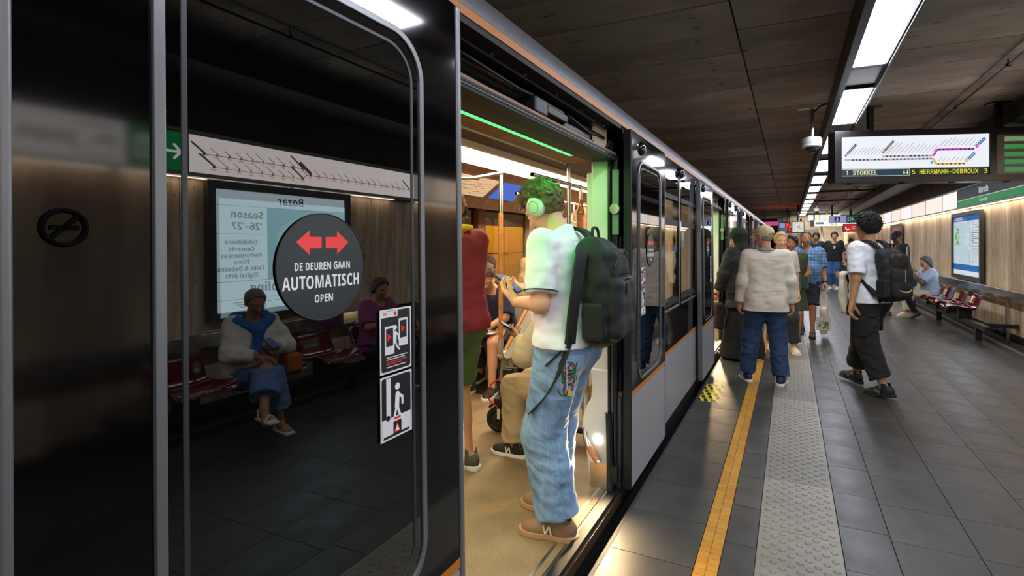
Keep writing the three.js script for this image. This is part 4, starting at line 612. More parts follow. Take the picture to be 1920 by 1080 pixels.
// ---- far end: clock, signs, signal, escalator
{
  const c = thing('station_clock', 'square white station clock with black hands by the concrete pillar', 'clock', [0.34, 1.97, -26]);
  part('clock_case', muv(new RoundedBoxGeometry(0.54, 0.54, 0.12, 2, 0.02).translate(0, 0.27, 0)), M.dark, c);
  part('clock_face', new THREE.PlaneGeometry(0.47, 0.47).translate(0, 0.27, 0.063), glow(0xffffff, 0.75, canvasTex(256, 256, (g, w) => { g.fillStyle = '#f4efe8'; g.fillRect(0, 0, w, w); g.fillStyle = '#222'; for (let i = 0; i < 12; i++) { g.save(); g.translate(128, 128); g.rotate(i * Math.PI / 6); g.fillRect(-4, -112, 8, i % 3 ? 16 : 26); g.restore(); } })), c);
  for (const [l, a, w] of [[0.12, -0.7, 0.026], [0.19, -2.1, 0.018]]) part('clock_hand', new THREE.BoxGeometry(w, l + 0.04, 0.008).translate(0, l / 2 - 0.02, 0).rotateZ(a).translate(0, 0.27, 0.07), M.black, c);
  part('hanger', rod([0, 0.53, 0], [0, CY - 1.97, 0], 0.03), M.black, c);
  const h = thing('lift_sign', 'blue and green hanging sign with lift pictogram far down the platform', 'sign', [1.62, 2.42, -26.6]);
  part('sign_box', muv(new RoundedBoxGeometry(1.06, 0.34, 0.1, 2, 0.01).translate(0.53, 0.17, 0)), M.dark, h); part('sign_face', new THREE.PlaneGeometry(1.04, 0.32).translate(0.53, 0.17, 0.052), glow(0xffffff, 0.7, canvasTex(520, 160, (g, w, h2) => { g.fillStyle = '#a9a6de'; g.fillRect(0, 0, w, h2); g.fillStyle = '#2b2f55'; g.fillRect(110, 25, 115, 110); g.fillStyle = '#d8d8f2'; g.beginPath(); g.arc(167, 55, 14, 0, 7); g.fill(); g.fillRect(150, 72, 34, 46); g.fillStyle = '#0f5a4d'; g.fillRect(345, 0, 175, h2); g.strokeStyle = '#dff2ea'; g.lineWidth = 9; g.strokeRect(380, 45, 45, 70); g.beginPath(); g.moveTo(405, 80); g.lineTo(480, 80); g.moveTo(455, 52); g.lineTo(484, 80); g.lineTo(455, 108); g.stroke(); })), h);
  for (const x of [0.14, 0.9]) part('hanger', rod([x, 0.33, 0], [x, CY - 2.42, 0], 0.035, 8), M.black, h);
  const b = thing('far_light_sign', 'white and yellow-green lit sign band above the escalator at the platform end', 'sign', [1.0, 2.4, -31]);
  part('sign_box', B(0, 2.1, 0, 0.34, -0.05, 0.05), M.dark, b); part('sign_face', new THREE.PlaneGeometry(2.08, 0.32).translate(1.04, 0.17, 0.053), glow(0xffffff, 1.3, canvasTex(620, 96, (g, w, h2) => { g.fillStyle = '#f3efe2'; g.fillRect(0, 0, w, h2); g.fillStyle = '#3a3452'; g.fillRect(0, 0, 60, h2); g.fillStyle = '#6d6a77'; g.fillRect(75, 30, 120, 34); g.fillStyle = '#8fc23a'; g.fillRect(300, 12, 76, 72); g.fillStyle = '#f4f4c8'; g.fillRect(316, 28, 44, 40); })), b); each('hanger', [rod([0.2, 0.34, 0], [0.2, 0.84, 0], 0.03, 6), rod([1.9, 0.34, 0], [1.9, 0.84, 0], 0.03, 6)], M.black, b);
  areaLight(0xfff4d8, 4, 2, 0.3, [2.0, 2.55, -30.8], [2, 0.5, -20]);
  const es = thing('escalator', 'dark escalator with yellow-edged balustrades at the platform end', 'escalator', [1.25, 0, -33.8]);
  for (let i = 0; i < 12; i++) part('escalator_step', RB(-0.45, 0.45, i * 0.2, i * 0.2 + 0.19, i * 0.34, i * 0.34 + 0.36, 0.01), M.dark, es);
  for (const s of [-1, 1]) { part('balustrade', tube([[s * 0.58, 0.9, 0.4], [s * 0.58, 0.95, 0], [s * 0.58, 3.1, -4]], 0.06, 20, 8), M.black, es); part('balustrade_panel', B(s * 0.55, s * 0.61, 0, 0.9, -0.2, 0.5), M.cream, es); part('edge_light', rod([s * 0.56, 0.6, 0], [s * 0.56, 2.9, -4], 0.05, 8), glow(0xffd97a, 0.8), es); }
  const hl = thing('hall_light_box', 'bright glazed light box above the far sign band at the platform end', 'light', [0.95, 2.80, -33.2]);
  part('light_frame', [B(-0.04, 1.54, -0.04, 0.0, -0.05, 0.05), B(-0.04, 1.54, 0.34, 0.38, -0.05, 0.05)], M.dark, hl); for (let i = 0; i < 5; i++) part('light_pane', B(i * 0.3 + 0.01, i * 0.3 + 0.28, 0, 0.34, -0.02, 0.02), glow(i % 2 ? 0xfff2c8 : 0xdfe6ee, 1.2), hl);
  areaLight(0xfff2dc, 55, 1.5, 1.0, [1.6, 2.78, -35.5], [1.6, 0.4, -37.5]); areaLight(0xfff2dc, 9, 1.5, 0.34, [1.7, 2.97, -33.05], [1.7, 2.0, -28]);
  const pk = thing('pink_platform_sign', 'pink lit platform sign hung over the track beyond the train', 'sign', [-1.32, 2.42, -29.5]);
  part('sign_box', [B(0, 0.78, 0, 0.23, -0.05, 0.05), B(0.95, 1.35, 0, 0.21, -0.05, 0.05)], M.dark, pk); part('sign_face', new THREE.PlaneGeometry(0.76, 0.21).translate(0.39, 0.115, 0.053), glow(0xd2559a, 0.75), pk); part('sign_text', new THREE.PlaneGeometry(0.39, 0.19).translate(1.15, 0.105, 0.053), glow(0xffffff, 0.6, canvasTex(128, 64, (g, w, h2) => { g.fillStyle = '#4a2140'; g.fillRect(0, 0, w, h2); g.fillStyle = '#e7b9d6'; g.fillRect(8, 14, 112, 10); g.fillRect(8, 36, 90, 10); })), pk); each('hanger', [rod([0.1, 0.22, 0], [0.1, 0.82, 0], 0.02, 6), rod([1.3, 0.2, 0], [1.3, 0.82, 0], 0.02, 6)], M.black, pk);
  const sc = thing('platform_monitor', 'stack of two small blue monitors hung past the train nose', 'monitor', [-0.5, 1.85, -29]);
  each('monitor_case', [B(-0.02, 0.3, 0, 0.32, -0.06, 0.06), B(-0.02, 0.3, 0.4, 0.72, -0.06, 0.06)], M.dark, sc); each('monitor_screen', [new THREE.PlaneGeometry(0.27, 0.26).translate(0.14, 0.16, 0.065), new THREE.PlaneGeometry(0.27, 0.26).translate(0.14, 0.56, 0.065)], glow(0x8fb4e6, 0.7), sc); part('hanger', rod([0.14, 0.7, 0], [0.14, 1.4, 0], 0.03, 6), M.black, sc);
  const sg = thing('signal_light', 'red track signal with red digit display beside the clock', 'signal', [-0.12, 2.05, -27.5]);
  part('signal_case', [B(-0.1, 0.1, 0.2, 0.5, -0.06, 0.06), B(-0.02, 0.46, -0.05, 0.2, -0.06, 0.06)], M.dark, sg); part('signal_lamp', new THREE.CylinderGeometry(0.07, 0.07, 0.03, 16).rotateX(Math.PI / 2).translate(0, 0.36, 0.07), glow(0xff1a14, 3), sg); part('digits', new THREE.PlaneGeometry(0.4, 0.18).translate(0.22, 0.075, 0.064), glow(0xffffff, 2, canvasTex(128, 56, (g, w, h2) => { g.fillStyle = '#2a0303'; g.fillRect(0, 0, w, h2); g.fillStyle = '#ff2a1a'; g.font = 'bold 40px monospace'; g.fillText('0:40', 14, 42); })), sg); part('hanger', rod([0, 0.5, 0], [0, CY - 2.05, 0], 0.025, 6), M.black, sg);
  { const pl = new THREE.PointLight(0xff2010, 1.2); pl.position.set(-0.12, 2.3, -27.2); pl.name = 'signal_glow'; scene.add(pl); }
  const ph = thing('telephone_sign', 'small red lit sign with white telephone mark on the far wall', 'sign', [2.34, 2.0, -26]); part('sign_box', B(-0.2, 0.34, 0, 0.36, -0.04, 0.04), M.dark, ph); part('hanger', rod([0.07, 0.34, 0], [0.07, CY - 2.0, 0], 0.02, 6), M.black, ph); part('sign_face', new THREE.PlaneGeometry(0.5, 0.33).translate(0.07, 0.18, 0.045), glow(0xffffff, 0.9, canvasTex(160, 100, (g) => { g.fillStyle = '#c0222c'; g.fillRect(0, 0, 160, 100); g.strokeStyle = '#fff'; g.lineWidth = 14; g.beginPath(); g.arc(52, 48, 24, 0.6, 3.6); g.stroke(); g.fillStyle = '#e9aab0'; g.fillRect(100, 30, 46, 12); g.fillRect(100, 54, 40, 12); })), ph);
  one('hazard_marking', B(-0.80, -0.62, 0.0005, 0.002, 0, 0.64), (() => { const t = canvasTex(256, 256, (g, w) => { g.fillStyle = '#d9c81e'; g.fillRect(0, 0, w, w); g.fillStyle = '#141412'; for (let j = 0; j < 6; j++) for (let i = -1; i < 6; i++) { g.beginPath(); const x = i * 50 + (j % 2) * 22, y = j * 43; g.moveTo(x, y); g.lineTo(x + 26, y); g.lineTo(x + 12, y + 36); g.lineTo(x - 14, y + 36); g.fill(); } }); t.wrapS = t.wrapT = THREE.RepeatWrapping; t.repeat.set(3, 1.6); return S({ map: t, roughness: 0.5 }); })(), 'worn yellow and black hazard sticker on the tiles beside the platform edge', 'marking').position.z = -5.0;
}
// ---------------------------------------------------------------- the metro train
const train = thing('metro_train', 'long glossy black metro train with grey kick panels and orange stripe, doors open', 'train', [0, 0, 0]);
const TX = -0.90, LX = -0.84, DOORS = [-3.16, 2.04, 7.24, 12.44, 17.64, 22.84], HALF = 0.85, TRAIN0 = -4.4, TRAIN1 = 28.2, FL = 0.04;
{
  const tp = (n, g, m, parent = train, label) => part(n, g, m, parent, label), te = (n, g, m, parent = train) => each(n, g, m, parent);
  // outer skin, bay by bay between the doors
  const bays = []; for (let i = 0; i <= DOORS.length; i++) bays.push([i ? DOORS[i - 1] + HALF : TRAIN0, i < DOORS.length ? DOORS[i] - HALF : TRAIN1]);
  for (const [a, b] of bays) {
    if (b <= a) continue;
    tp('kick_panel', RB(TX - 0.05, TX, 0.06, 0.598, a, b, 0.004), M.grey); tp('orange_stripe', B(TX - 0.05, TX + 0.002, 0.600, 0.626, a, b), M.orange);
    tp('side_panel', B(TX - 0.05, TX, 0.628, 0.985, a, b), M.blackGloss); tp('header_panel', B(TX - 0.05, TX, 2.085, 2.19, a, b), M.blackGloss);
    const w0 = a + (a > TRAIN0 ? 0.93 : 0.1), w1 = b - (b < TRAIN1 ? 0.0 : 0.1);
    tp('side_panel', B(TX - 0.05, TX, 0.985, 2.085, a, w0), M.blackGloss);
    // two panes of 0.8 with a black post between, then the panel that the next leaf slides over
    const ws = [[w0 + 0.02, w0 + 0.76], [w0 + 0.90, w0 + 1.66]].filter(([p, q]) => q < w1 + 0.01); let last = w0;
    for (const [p, q] of ws) {
      tp('window_post', B(TX - 0.05, TX, 0.985, 2.085, last, p), M.blackGloss); last = q;
      const win = te('window_frame', [B(TX - 0.045, TX - 0.002, 0.985, 1.03, p, q), B(TX - 0.045, TX - 0.002, 1.65, 1.70, p, q), B(TX - 0.045, TX - 0.002, 1.87, 1.91, p, q)], M.rubber);
      tp('window_pane', B(TX - 0.012, TX - 0.004, 1.03, 1.655, p, q), M.paneDark, win); tp('window_pane', B(TX - 0.012, TX - 0.004, 1.70, 1.87, p, q), M.paneDark, win); tp('vent_pane', B(TX - 0.012, TX - 0.002, 1.91, 2.085, p, q), M.blackGlass, win);
      tp('window_strip', B(TX, TX + 0.006, 0.95, 2.10, q + 0.02, q + 0.045), M.trim, win); tp('sill_strip', B(TX, TX + 0.005, 0.945, 0.957, p, q), M.trim, win);
    }
    tp('side_panel', B(TX - 0.05, TX, 0.985, 2.085, last, b), M.blackGloss);
    const lx = (a > TRAIN0 ? a + 0.93 + 0.83 : b - 1.9); tp('door_lamp', new THREE.SphereGeometry(0.055, 20, 12, 0, Math.PI * 2, 0, Math.PI / 2).rotateZ(-Math.PI / 2).scale(0.8, 1, 1).translate(TX, 2.13, -lx), M.smoke);
  }
  tp('orange_cantrail_stripe', B(TX - 0.04, TX + 0.004, 2.192, 2.222, TRAIN0, TRAIN1), M.orange);
  { // rounded gutter and roof as one profile swept along the train
    const s = new THREE.Shape(); s.moveTo(-0.94, 2.222); s.lineTo(-0.895, 2.222); s.quadraticCurveTo(-0.90, 2.30, -0.955, 2.335); s.lineTo(-0.97, 2.35); s.lineTo(-0.985, 2.335); s.quadraticCurveTo(-1.3, 2.56, -2.2, 2.6); s.quadraticCurveTo(-3.2, 2.56, -3.55, 2.2); s.lineTo(-3.5, 2.2); s.quadraticCurveTo(-3.1, 2.5, -2.2, 2.54); s.quadraticCurveTo(-1.4, 2.5, -1.02, 2.26); s.lineTo(-0.94, 2.222);
    const g = new THREE.ExtrudeGeometry(s, { depth: TRAIN1 - TRAIN0, bevelEnabled: false, curveSegments: 14 }).translate(0, 0, -TRAIN1); tp('roof_and_gutter', muv(toCreasedNormals(g, 0.5)), M.gutter);
  }
  tp('underframe', [B(-3.5, TX - 0.02, -0.9, 0.03, TRAIN0, TRAIN1), B(TX - 0.06, TX - 0.01, -0.5, 0.06, TRAIN0, TRAIN1)], M.dark);
  te('end_wall', [B(-3.5, -0.92, 0, 2.4, TRAIN1 - 0.05, TRAIN1), B(-3.5, -0.92, 0, 2.4, TRAIN0, TRAIN0 + 0.05)], M.blackGloss);
  // far side of the car
  te('far_wall_panel', [B(-3.55, -3.5, 0, 0.85, TRAIN0, TRAIN1), B(-3.55, -3.5, 1.95, 2.3, TRAIN0, TRAIN1)], M.cream);
  for (let F = TRAIN0 + 0.3, i = 0; F < TRAIN1 - 1; F += 1.35, i++) { tp('far_pillar', RB(-3.56, -3.44, 0.85, 1.95, F - 0.09, F + 0.09, 0.02), i % 2 ? M.wood : M.cream); const fw = te('far_window_frame', [B(-3.53, -3.5, 0.85, 0.9, F + 0.09, F + 1.26), B(-3.53, -3.5, 1.9, 1.95, F + 0.09, F + 1.26)], M.rubber); tp('far_window_pane', B(-3.525, -3.515, 0.9, 1.9, F + 0.09, F + 1.26), M.paneDark, fw); }
  // inside skin of the near side
  for (const [a, b] of bays) te('inner_wall_panel', [B(TX - 0.09, TX - 0.052, 0.04, 0.96, a, b), B(TX - 0.09, TX - 0.052, 2.1, 2.2, a, b)], M.cream);
  // floors
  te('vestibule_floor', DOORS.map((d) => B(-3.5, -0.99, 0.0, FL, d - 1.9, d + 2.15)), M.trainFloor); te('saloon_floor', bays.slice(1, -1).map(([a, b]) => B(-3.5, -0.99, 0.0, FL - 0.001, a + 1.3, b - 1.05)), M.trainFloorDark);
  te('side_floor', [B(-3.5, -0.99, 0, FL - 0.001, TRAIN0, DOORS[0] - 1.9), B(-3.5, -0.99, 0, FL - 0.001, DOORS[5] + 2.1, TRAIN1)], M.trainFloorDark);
  // ceiling: door soffit in wood, light bands, dark grilles
  for (const [i, d] of DOORS.entries()) {
    const so = tp('door_soffit', B(-1.27, -0.93, 2.0, 2.03, d - 0.9, d + 0.9), M.wood); tp('soffit_edge', B(-1.28, -1.265, 1.995, 2.05, d - 0.9, d + 0.9), M.cream, so);
    tp('green_door_light', B(-1.133, -1.073, 1.993, 2.0, d - 0.72, d + 0.62), glow(0x4dff7c, 1.9), so); tp('soffit_sensor', new THREE.CylinderGeometry(0.02, 0.02, 0.012, 16).translate(-1.02, 1.996, -(d - 0.05)), M.steel, so);
    if (i > 0 && i < 4) areaLight(0x2dff5a, L.green * (i === 1 ? 1 : 0.6), 0.05, 1.34, [-1.103, 1.988, -(d - 0.05)], [-1.05, 0, -(d - 0.05)]);
  }
  tp('soffit_light_band', B(-1.36, -1.29, 2.12, 2.14, TRAIN0 + 0.1, TRAIN1 - 0.1), glow(0xffecd0, 1.6));
  tp('ceiling_grille', B(-1.98, -1.36, 2.2, 2.24, TRAIN0, TRAIN1), S({ color: 0x3a3026, roughness: 0.6 }));
  te('ceiling_panel', [B(-2.02, -1.98, 2.16, 2.24, TRAIN0, TRAIN1), B(-3.5, -2.5, 2.24, 2.28, TRAIN0, TRAIN1)], M.cream);
  tp('ceiling_light_band', B(-2.46, -2.02, 2.17, 2.19, TRAIN0 + 0.1, TRAIN1 - 0.1), glow(0xffecd2, 2.6));
  for (const F of [-2, 0.6, 3.2, 5.8, 8.4, 11, 13.6, 16.2, 19]) areaLight(0xffe6c6, L.train * (F > 5 ? 2.1 : 1.15), 0.42, 2.4, [-2.24, 2.16, -F], [-2.2, 0, -F]);
  for (const F of [0.6, 3.2, 5.8, 8.4]) areaLight(0xffe6c6, L.train * 0.5, 0.07, 2.2, [-1.325, 2.11, -F], [-2.0, 0.6, -F]);
  { const g = new THREE.BoxGeometry(0.62, 0.03, TRAIN1 - TRAIN0 - 0.2).rotateZ(0.62).translate(-2.76, 2.06, -(TRAIN0 + TRAIN1) / 2); tp('sloped_cove_panel', muv(g), S({ color: 0x7d5734, map: T.wood, roughness: 0.5 })); }
  const coveSign = (F, w, m, n) => { const o = tp(n, new THREE.BoxGeometry(w, 0.25, 0.008), m); o.rotation.set(0, Math.PI / 2, 0); o.rotateX(0.95); o.position.set(-2.745, 2.045, -F); };
  const lmap = printed(canvasTex(512, 256, (g, w, h) => { g.fillStyle = '#efe3d2'; g.fillRect(0, 0, w, h); g.strokeStyle = '#b0432f'; g.lineWidth = 4; g.strokeRect(60, 70, 300, 90); g.beginPath(); g.moveTo(20, 180); g.lineTo(480, 60); g.stroke(); g.fillStyle = '#c23a2a'; g.fillRect(215, 14, 90, 30); g.fillStyle = '#6b5b4c'; for (let i = 0; i < 30; i++) g.fillRect(40 + hash(i, 1, 4) * 420, 60 + hash(i, 2, 4) * 160, 34, 5); }));
  coveSign(4.0, 0.85, lmap, 'route_map_sign'); coveSign(4.78, 0.5, glow(0x2f6fd8, 0.8), 'blue_info_screen'); coveSign(10, 0.8, lmap, 'route_map_sign');
  // doorways
  const circle = canvasTex(512, 512, (g, w) => {
    g.fillStyle = '#1d1c1f'; g.fillRect(0, 0, w, w); g.fillStyle = '#f3322f';
    for (const s of [-1, 1]) { g.beginPath(); const X = (v) => 256 + s * v; g.moveTo(X(12), 112); g.lineTo(X(80), 112); g.lineTo(X(80), 82); g.lineTo(X(152), 137); g.lineTo(X(80), 198); g.lineTo(X(80), 166); g.lineTo(X(12), 166); g.fill(); }
    g.fillStyle = '#e6e6ea'; g.textAlign = 'center'; const t = (s, y, px, sx) => { g.save(); g.translate(256, y); g.scale(sx, 1); g.font = `bold ${px}px sans-serif`; g.fillText(s, 0, 0); g.restore(); };
    t('DE DEUREN GAAN', 270, 52, 0.74); t('AUTOMATISCH', 356, 84, 0.76); t('OPEN', 425, 52, 0.80);
  });
  const stk = (kind) => canvasTex(256, 360, (g, w, h) => {
    g.fillStyle = '#d9d9dc'; g.fillRect(0, 0, w, h); g.fillStyle = '#19191c'; g.beginPath(); g.roundRect(10, 10, w - 20, h - 20, 16); g.fill(); const man = (x, y, k, c = '#e2e2e6') => { g.fillStyle = g.strokeStyle = c; g.beginPath(); g.arc(x, y, 15 * k, 0, 7); g.fill(); g.lineWidth = 26 * k; g.lineCap = 'round'; g.beginPath(); g.moveTo(x, y + 34 * k); g.lineTo(x - 4 * k, y + 84 * k); g.stroke(); g.lineWidth = 13 * k; g.beginPath(); g.moveTo(x, y + 30 * k); g.lineTo(x + 30 * k, y + 52 * k); g.lineTo(x + 30 * k, y + 78 * k); g.moveTo(x, y + 84 * k); g.lineTo(x + 12 * k, y + 120 * k); g.lineTo(x + 36 * k, y + 142 * k); g.moveTo(x - 6 * k, y + 84 * k); g.lineTo(x - 24 * k, y + 142 * k); g.stroke(); };
    if (kind) { g.fillStyle = '#d9d9dc'; g.fillRect(12, 12, 130, 34); g.fillStyle = '#e08a2a'; g.fillRect(26, 20, 30, 14); g.fillStyle = '#d02c28'; g.beginPath(); g.arc(122, 29, 12, 0, 7); g.fill(); for (const [x, y] of [[38, 96], [150, 62]]) { g.fillStyle = '#d9d9dc'; g.fillRect(x, y, 76, 160); g.fillStyle = '#19191c'; g.fillRect(x + 10, y + 14, 56, 100); g.fillStyle = '#e2221f'; g.beginPath(); g.moveTo(x + 22, y + 40); g.lineTo(x + 54, y + 62); g.lineTo(x + 22, y + 86); g.fill(); } man(122, 110, 0.9); g.fillStyle = '#c8c8cc'; g.fillRect(50, 270, 170, 6); g.fillRect(50, 282, 150, 6); g.fillStyle = '#d02c28'; g.fillRect(50, 296, 170, 6); g.fillRect(50, 308, 120, 6); g.fillStyle = '#c8c8cc'; g.fillRect(50, 324, 160, 6); }
    else { g.fillStyle = '#d9d9dc'; g.fillRect(46, 14, 36, 230); g.fillRect(12, 240, w - 24, 106); g.fillStyle = '#19191c'; g.beginPath(); g.arc(60, 238, 16, 0, 7); g.fill(); man(136, 74, 1.35); g.fillStyle = '#19191c'; g.fillRect(100, 268, 66, 70); g.fillStyle = '#e2221f'; g.fillRect(104, 246, 56, 12); g.beginPath(); g.moveTo(132, 276); g.lineTo(158, 332); g.lineTo(106, 332); g.fill(); g.fillStyle = '#efe6e6'; g.beginPath(); g.moveTo(132, 292); g.lineTo(149, 326); g.lineTo(115, 326); g.fill(); g.fillStyle = '#19191c'; g.fillRect(24, 336, w - 48, 10); }
  });
  const circleM = printed(circle, 0.35), sA = printed(stk(1), 0.4), sB = printed(stk(0), 0.4), edgeM = S({ color: 0xcfcfd2, roughness: 0.5 });
  const discG = () => { const g = new THREE.CircleGeometry(0.1045, 64).rotateY(Math.PI / 2); return g; }, rectG = new THREE.PlaneGeometry(0.104, 0.146).rotateY(Math.PI / 2);
  const leaf = (F0, F1, lead, marks) => {   // lead: +1 the opening is at F1, -1 at F0
    const y0 = 0.065, y1 = 2.165, w = F1 - F0, sh = roundRect(new THREE.Shape(), F0 + 0.002, F1 - 0.002, 0.628, y1, 0.02);
    const lf = tp('door_leaf', plateX(sh, LX - 0.034, 0.03, 0.002), M.blackGloss);
    tp('leaf_kick_panel', plateX(roundRect(new THREE.Shape(), F0 + 0.002, F1 - 0.002, y0, 0.598, 0.03), LX - 0.034, 0.03, 0.002), M.grey, lf); tp('leaf_stripe', B(LX - 0.032, LX - 0.001, 0.600, 0.626, F0 + 0.001, F1 - 0.001), M.orange, lf);
    if (lead > 0) { const q = 0.011; lf.rotation.z = q; lf.position.set(LX - LX * Math.cos(q) + 1.5 * Math.sin(q), 1.5 - LX * Math.sin(q) - 1.5 * Math.cos(q), 0); }   // the open leaf leans in a touch at the top
    const e = lead > 0 ? F1 : F0; tp('leading_edge', RB(LX - 0.045, LX + 0.003, y0, y1, e - 0.011, e + 0.011, 0.006), lead > 0 ? M.trim : M.rubber, lf); const r = lead > 0 ? F0 : F1; tp('trailing_edge', RB(LX - 0.045, LX + 0.001, y0, y1, r - 0.007, r + 0.007, 0.005), M.trim, lf);
    const a = lead > 0 ? F0 + 0.155 : F0 + 0.15, b = lead > 0 ? F1 - 0.158 : F1 - 0.155;
    tp('window_outline', ringX(a, b, 0.655, 2.01, 0.11, 0.0125, LX - 0.002, 0.006), M.trim, lf); tp('window_inner_line', ringX(a + 0.038, b - 0.038, 0.693, 1.972, 0.085, 0.006, LX - 0.002, 0.003), M.trimDark, lf);
    tp('door_window', plateX(roundRect(new THREE.Shape(), a + 0.012, b - 0.012, 0.667, 1.998, 0.1), LX - 0.004, 0.0045), M.blackGlass, lf);
    const c = lead > 0 ? F0 + 0.4495 : F1 - 0.4495, k = lead > 0 ? F0 + 0.649 : F1 - 0.649;
    if (marks) { const d = tp('round_sticker', discG(), circleM, lf); d.position.set(LX + 0.0035, 1.4536, -c); const rim = tp('sticker_rim', new THREE.TorusGeometry(0.1045, 0.0012, 6, 64).rotateY(Math.PI / 2), M.black, lf); rim.position.copy(d.position); tp('door_sticker', rectG, sA, lf).position.set(LX + 0.0055, 1.276, -k); tp('step_sticker', rectG, sB, lf).position.set(LX + 0.0055, 1.124, -k); }
    tp('leaf_lamp', new THREE.SphereGeometry(0.045, 18, 10, 0, Math.PI * 2, 0, Math.PI / 2).rotateZ(-Math.PI / 2).scale(0.6, 1, 1).translate(LX - 0.002, 2.09, -(lead > 0 ? F0 + 0.2 : F1 - 0.66)), M.smoke, lf);
    return lf;
  };
  DOORS.forEach((d, i) => {
    const lf = leaf(d - HALF - 0.913, d - HALF, 1, i < 4);
    if (i === 1) tp('no_smoking_mark', [new THREE.TorusGeometry(0.022, 0.003, 6, 32).rotateY(Math.PI / 2).translate(LX + 0.001, 1.52, -0.331), new THREE.BoxGeometry(0.002, 0.005, 0.044).rotateX(0.785).translate(LX + 0.001, 1.52, -0.331), new THREE.BoxGeometry(0.002, 0.006, 0.028).translate(LX + 0.001, 1.52, -0.331)], P({ color: 0x020202, roughness: 0.9, specularIntensity: 0.15 }), lf); leaf(d + HALF, d + HALF + 0.90, -1, i < 4);
    const a = d - HALF, b = d + HALF, fr = tp('door_frame', [B(TX - 0.09, TX + 0.0, 0.02, 2.19, b, b + 0.02), B(TX - 0.09, TX + 0.0, 0.02, 2.19, a - 0.02, a), B(TX - 0.12, TX - 0.02, 1.985, 2.015, a, b), B(TX - 0.1, TX, 2.17, 2.195, a, b)], M.rubber);
    te('rubber_seal', [rod([TX - 0.03, 0.04, -(b - 0.012)], [TX - 0.03, 2.0, -(b - 0.012)], 0.014), rod([TX - 0.07, 0.04, -(b - 0.006)], [TX - 0.07, 2.0, -(b - 0.006)], 0.011), rod([TX - 0.03, 2.0, -a], [TX - 0.03, 2.0, -b], 0.012), rod([TX - 0.06, 2.012, -a], [TX - 0.06, 2.012, -b], 0.009)], S({ color: 0x0c0e12, roughness: 0.35 }), fr);
    if (i > 2 || i < 1) return tp('header_cavity', B(TX - 0.12, TX - 0.06, 2.0, 2.2, a, b), M.dark, fr);
    // door gear in the open header: back plate, guide rail, drive tube, carriage, cables, bolts
    const gr = tp('door_gear', [B(TX - 0.2, TX - 0.18, 2.0, 2.22, a, b), B(TX - 0.2, TX - 0.02, 2.2, 2.22, a, b), B(TX - 0.2, TX - 0.1, 1.99, 2.0, a, b)], M.dark);
    te('guide_rail', [RB(TX - 0.10, TX - 0.06, 2.155, 2.185, a, b, 0.006), RB(TX - 0.16, TX - 0.12, 2.06, 2.09, a, b - 0.12, 0.008)], S({ color: 0x3b3d42, roughness: 0.3, metalness: 0.8 }), gr);
    te('drive_tube', [rod([TX - 0.11, 2.125, -a], [TX - 0.11, 2.125, -b], 0.011), rod([TX - 0.1, 2.12, -(d - 0.1)], [TX - 0.1, 2.12, -(d + 0.2)], 0.02)], S({ color: 0x4a4234, roughness: 0.45, metalness: 0.7 }), gr);
    te('carriage', [RB(TX - 0.15, TX - 0.06, 2.05, 2.12, d - 0.14, d - 0.02, 0.01), RB(TX - 0.13, TX - 0.07, 2.075, 2.115, d, d + 0.22, 0.008), RB(TX - 0.12, TX - 0.08, 2.055, 2.085, d + 0.2, d + 0.55, 0.006)], S({ color: 0x3f3f42, roughness: 0.45, metalness: 0.8 }), gr);
    te('gear_cable', [tube([[TX - 0.09, 2.14, -(a + 0.05)], [TX - 0.07, 2.11, -(d - 0.3)], [TX - 0.09, 2.13, -(d - 0.1)]], 0.006, 20, 6), tube([[TX - 0.09, 2.13, -(d + 0.25)], [TX - 0.07, 2.09, -(d + 0.5)], [TX - 0.1, 2.12, -(b - 0.1)]], 0.007, 20, 6), tube([[TX - 0.09, 2.04, -(b - 0.3)], [TX - 0.06, 2.02, -(b - 0.15)], [TX - 0.06, 2.1, -(b - 0.04)]], 0.007, 20, 6)], M.rubber, gr);
    te('bolt', [0.1, 0.35, 0.6, 0.9, 1.2, 1.4, 1.55].map((q) => new THREE.CylinderGeometry(0.008, 0.008, 0.012, 8).rotateZ(Math.PI / 2).translate(TX - 0.055, 2.168, -(a + q))), M.steel, gr);
    // sill
    const sl = tp('door_sill', [B(-1.04, TX - 0.0, -0.02, FL - 0.008, a, b)], S({ color: 0x6d5b49, metalness: 0.7, roughness: 0.35 })); te('sill_rib', [B(-0.985, -0.965, 0, FL, a, b), B(-0.94, -0.915, 0, FL - 0.002, a, b), B(-1.04, -1.025, 0, FL + 0.001, a, b)], M.steel, sl); te('sill_groove', [B(-1.022, -0.99, 0.02, FL - 0.006, a, b), B(-0.96, -0.945, 0.02, FL - 0.006, a, b)], M.rubber, sl);
    // draught screen beside the door with lamp, rail and post
    const ds = tp('draught_screen', [RB(-1.085, -0.975, FL + 0.62, 2.0, b - 0.005, b + 0.06, 0.012), RB(-1.13, -1.075, FL + 0.68, 1.93, b + 0.03, b + 0.06, 0.012)], M.whitePlastic);
    { const s = new THREE.Shape(); s.moveTo(0, 0.02); s.lineTo(0.105, 0.02); s.quadraticCurveTo(0.12, 0.22, 0.15, 0.30); s.quadraticCurveTo(0.17, 0.42, 0.1, 0.52); s.quadraticCurveTo(0.085, 0.6, 0.1, 0.7); s.lineTo(0, 0.7); s.lineTo(0, 0.02); tp('screen_foot', new THREE.ExtrudeGeometry(s, { depth: 0.05, bevelSize: 0.01, bevelThickness: 0.01, bevelSegments: 3 }).rotateY(Math.PI).translate(-0.98, FL, -b + 0.0), M.whitePlastic, ds); }
    tp('kick_plate', B(-1.09, -0.98, FL, FL + 0.15, b - 0.012, b + 0.05), M.steel, ds);
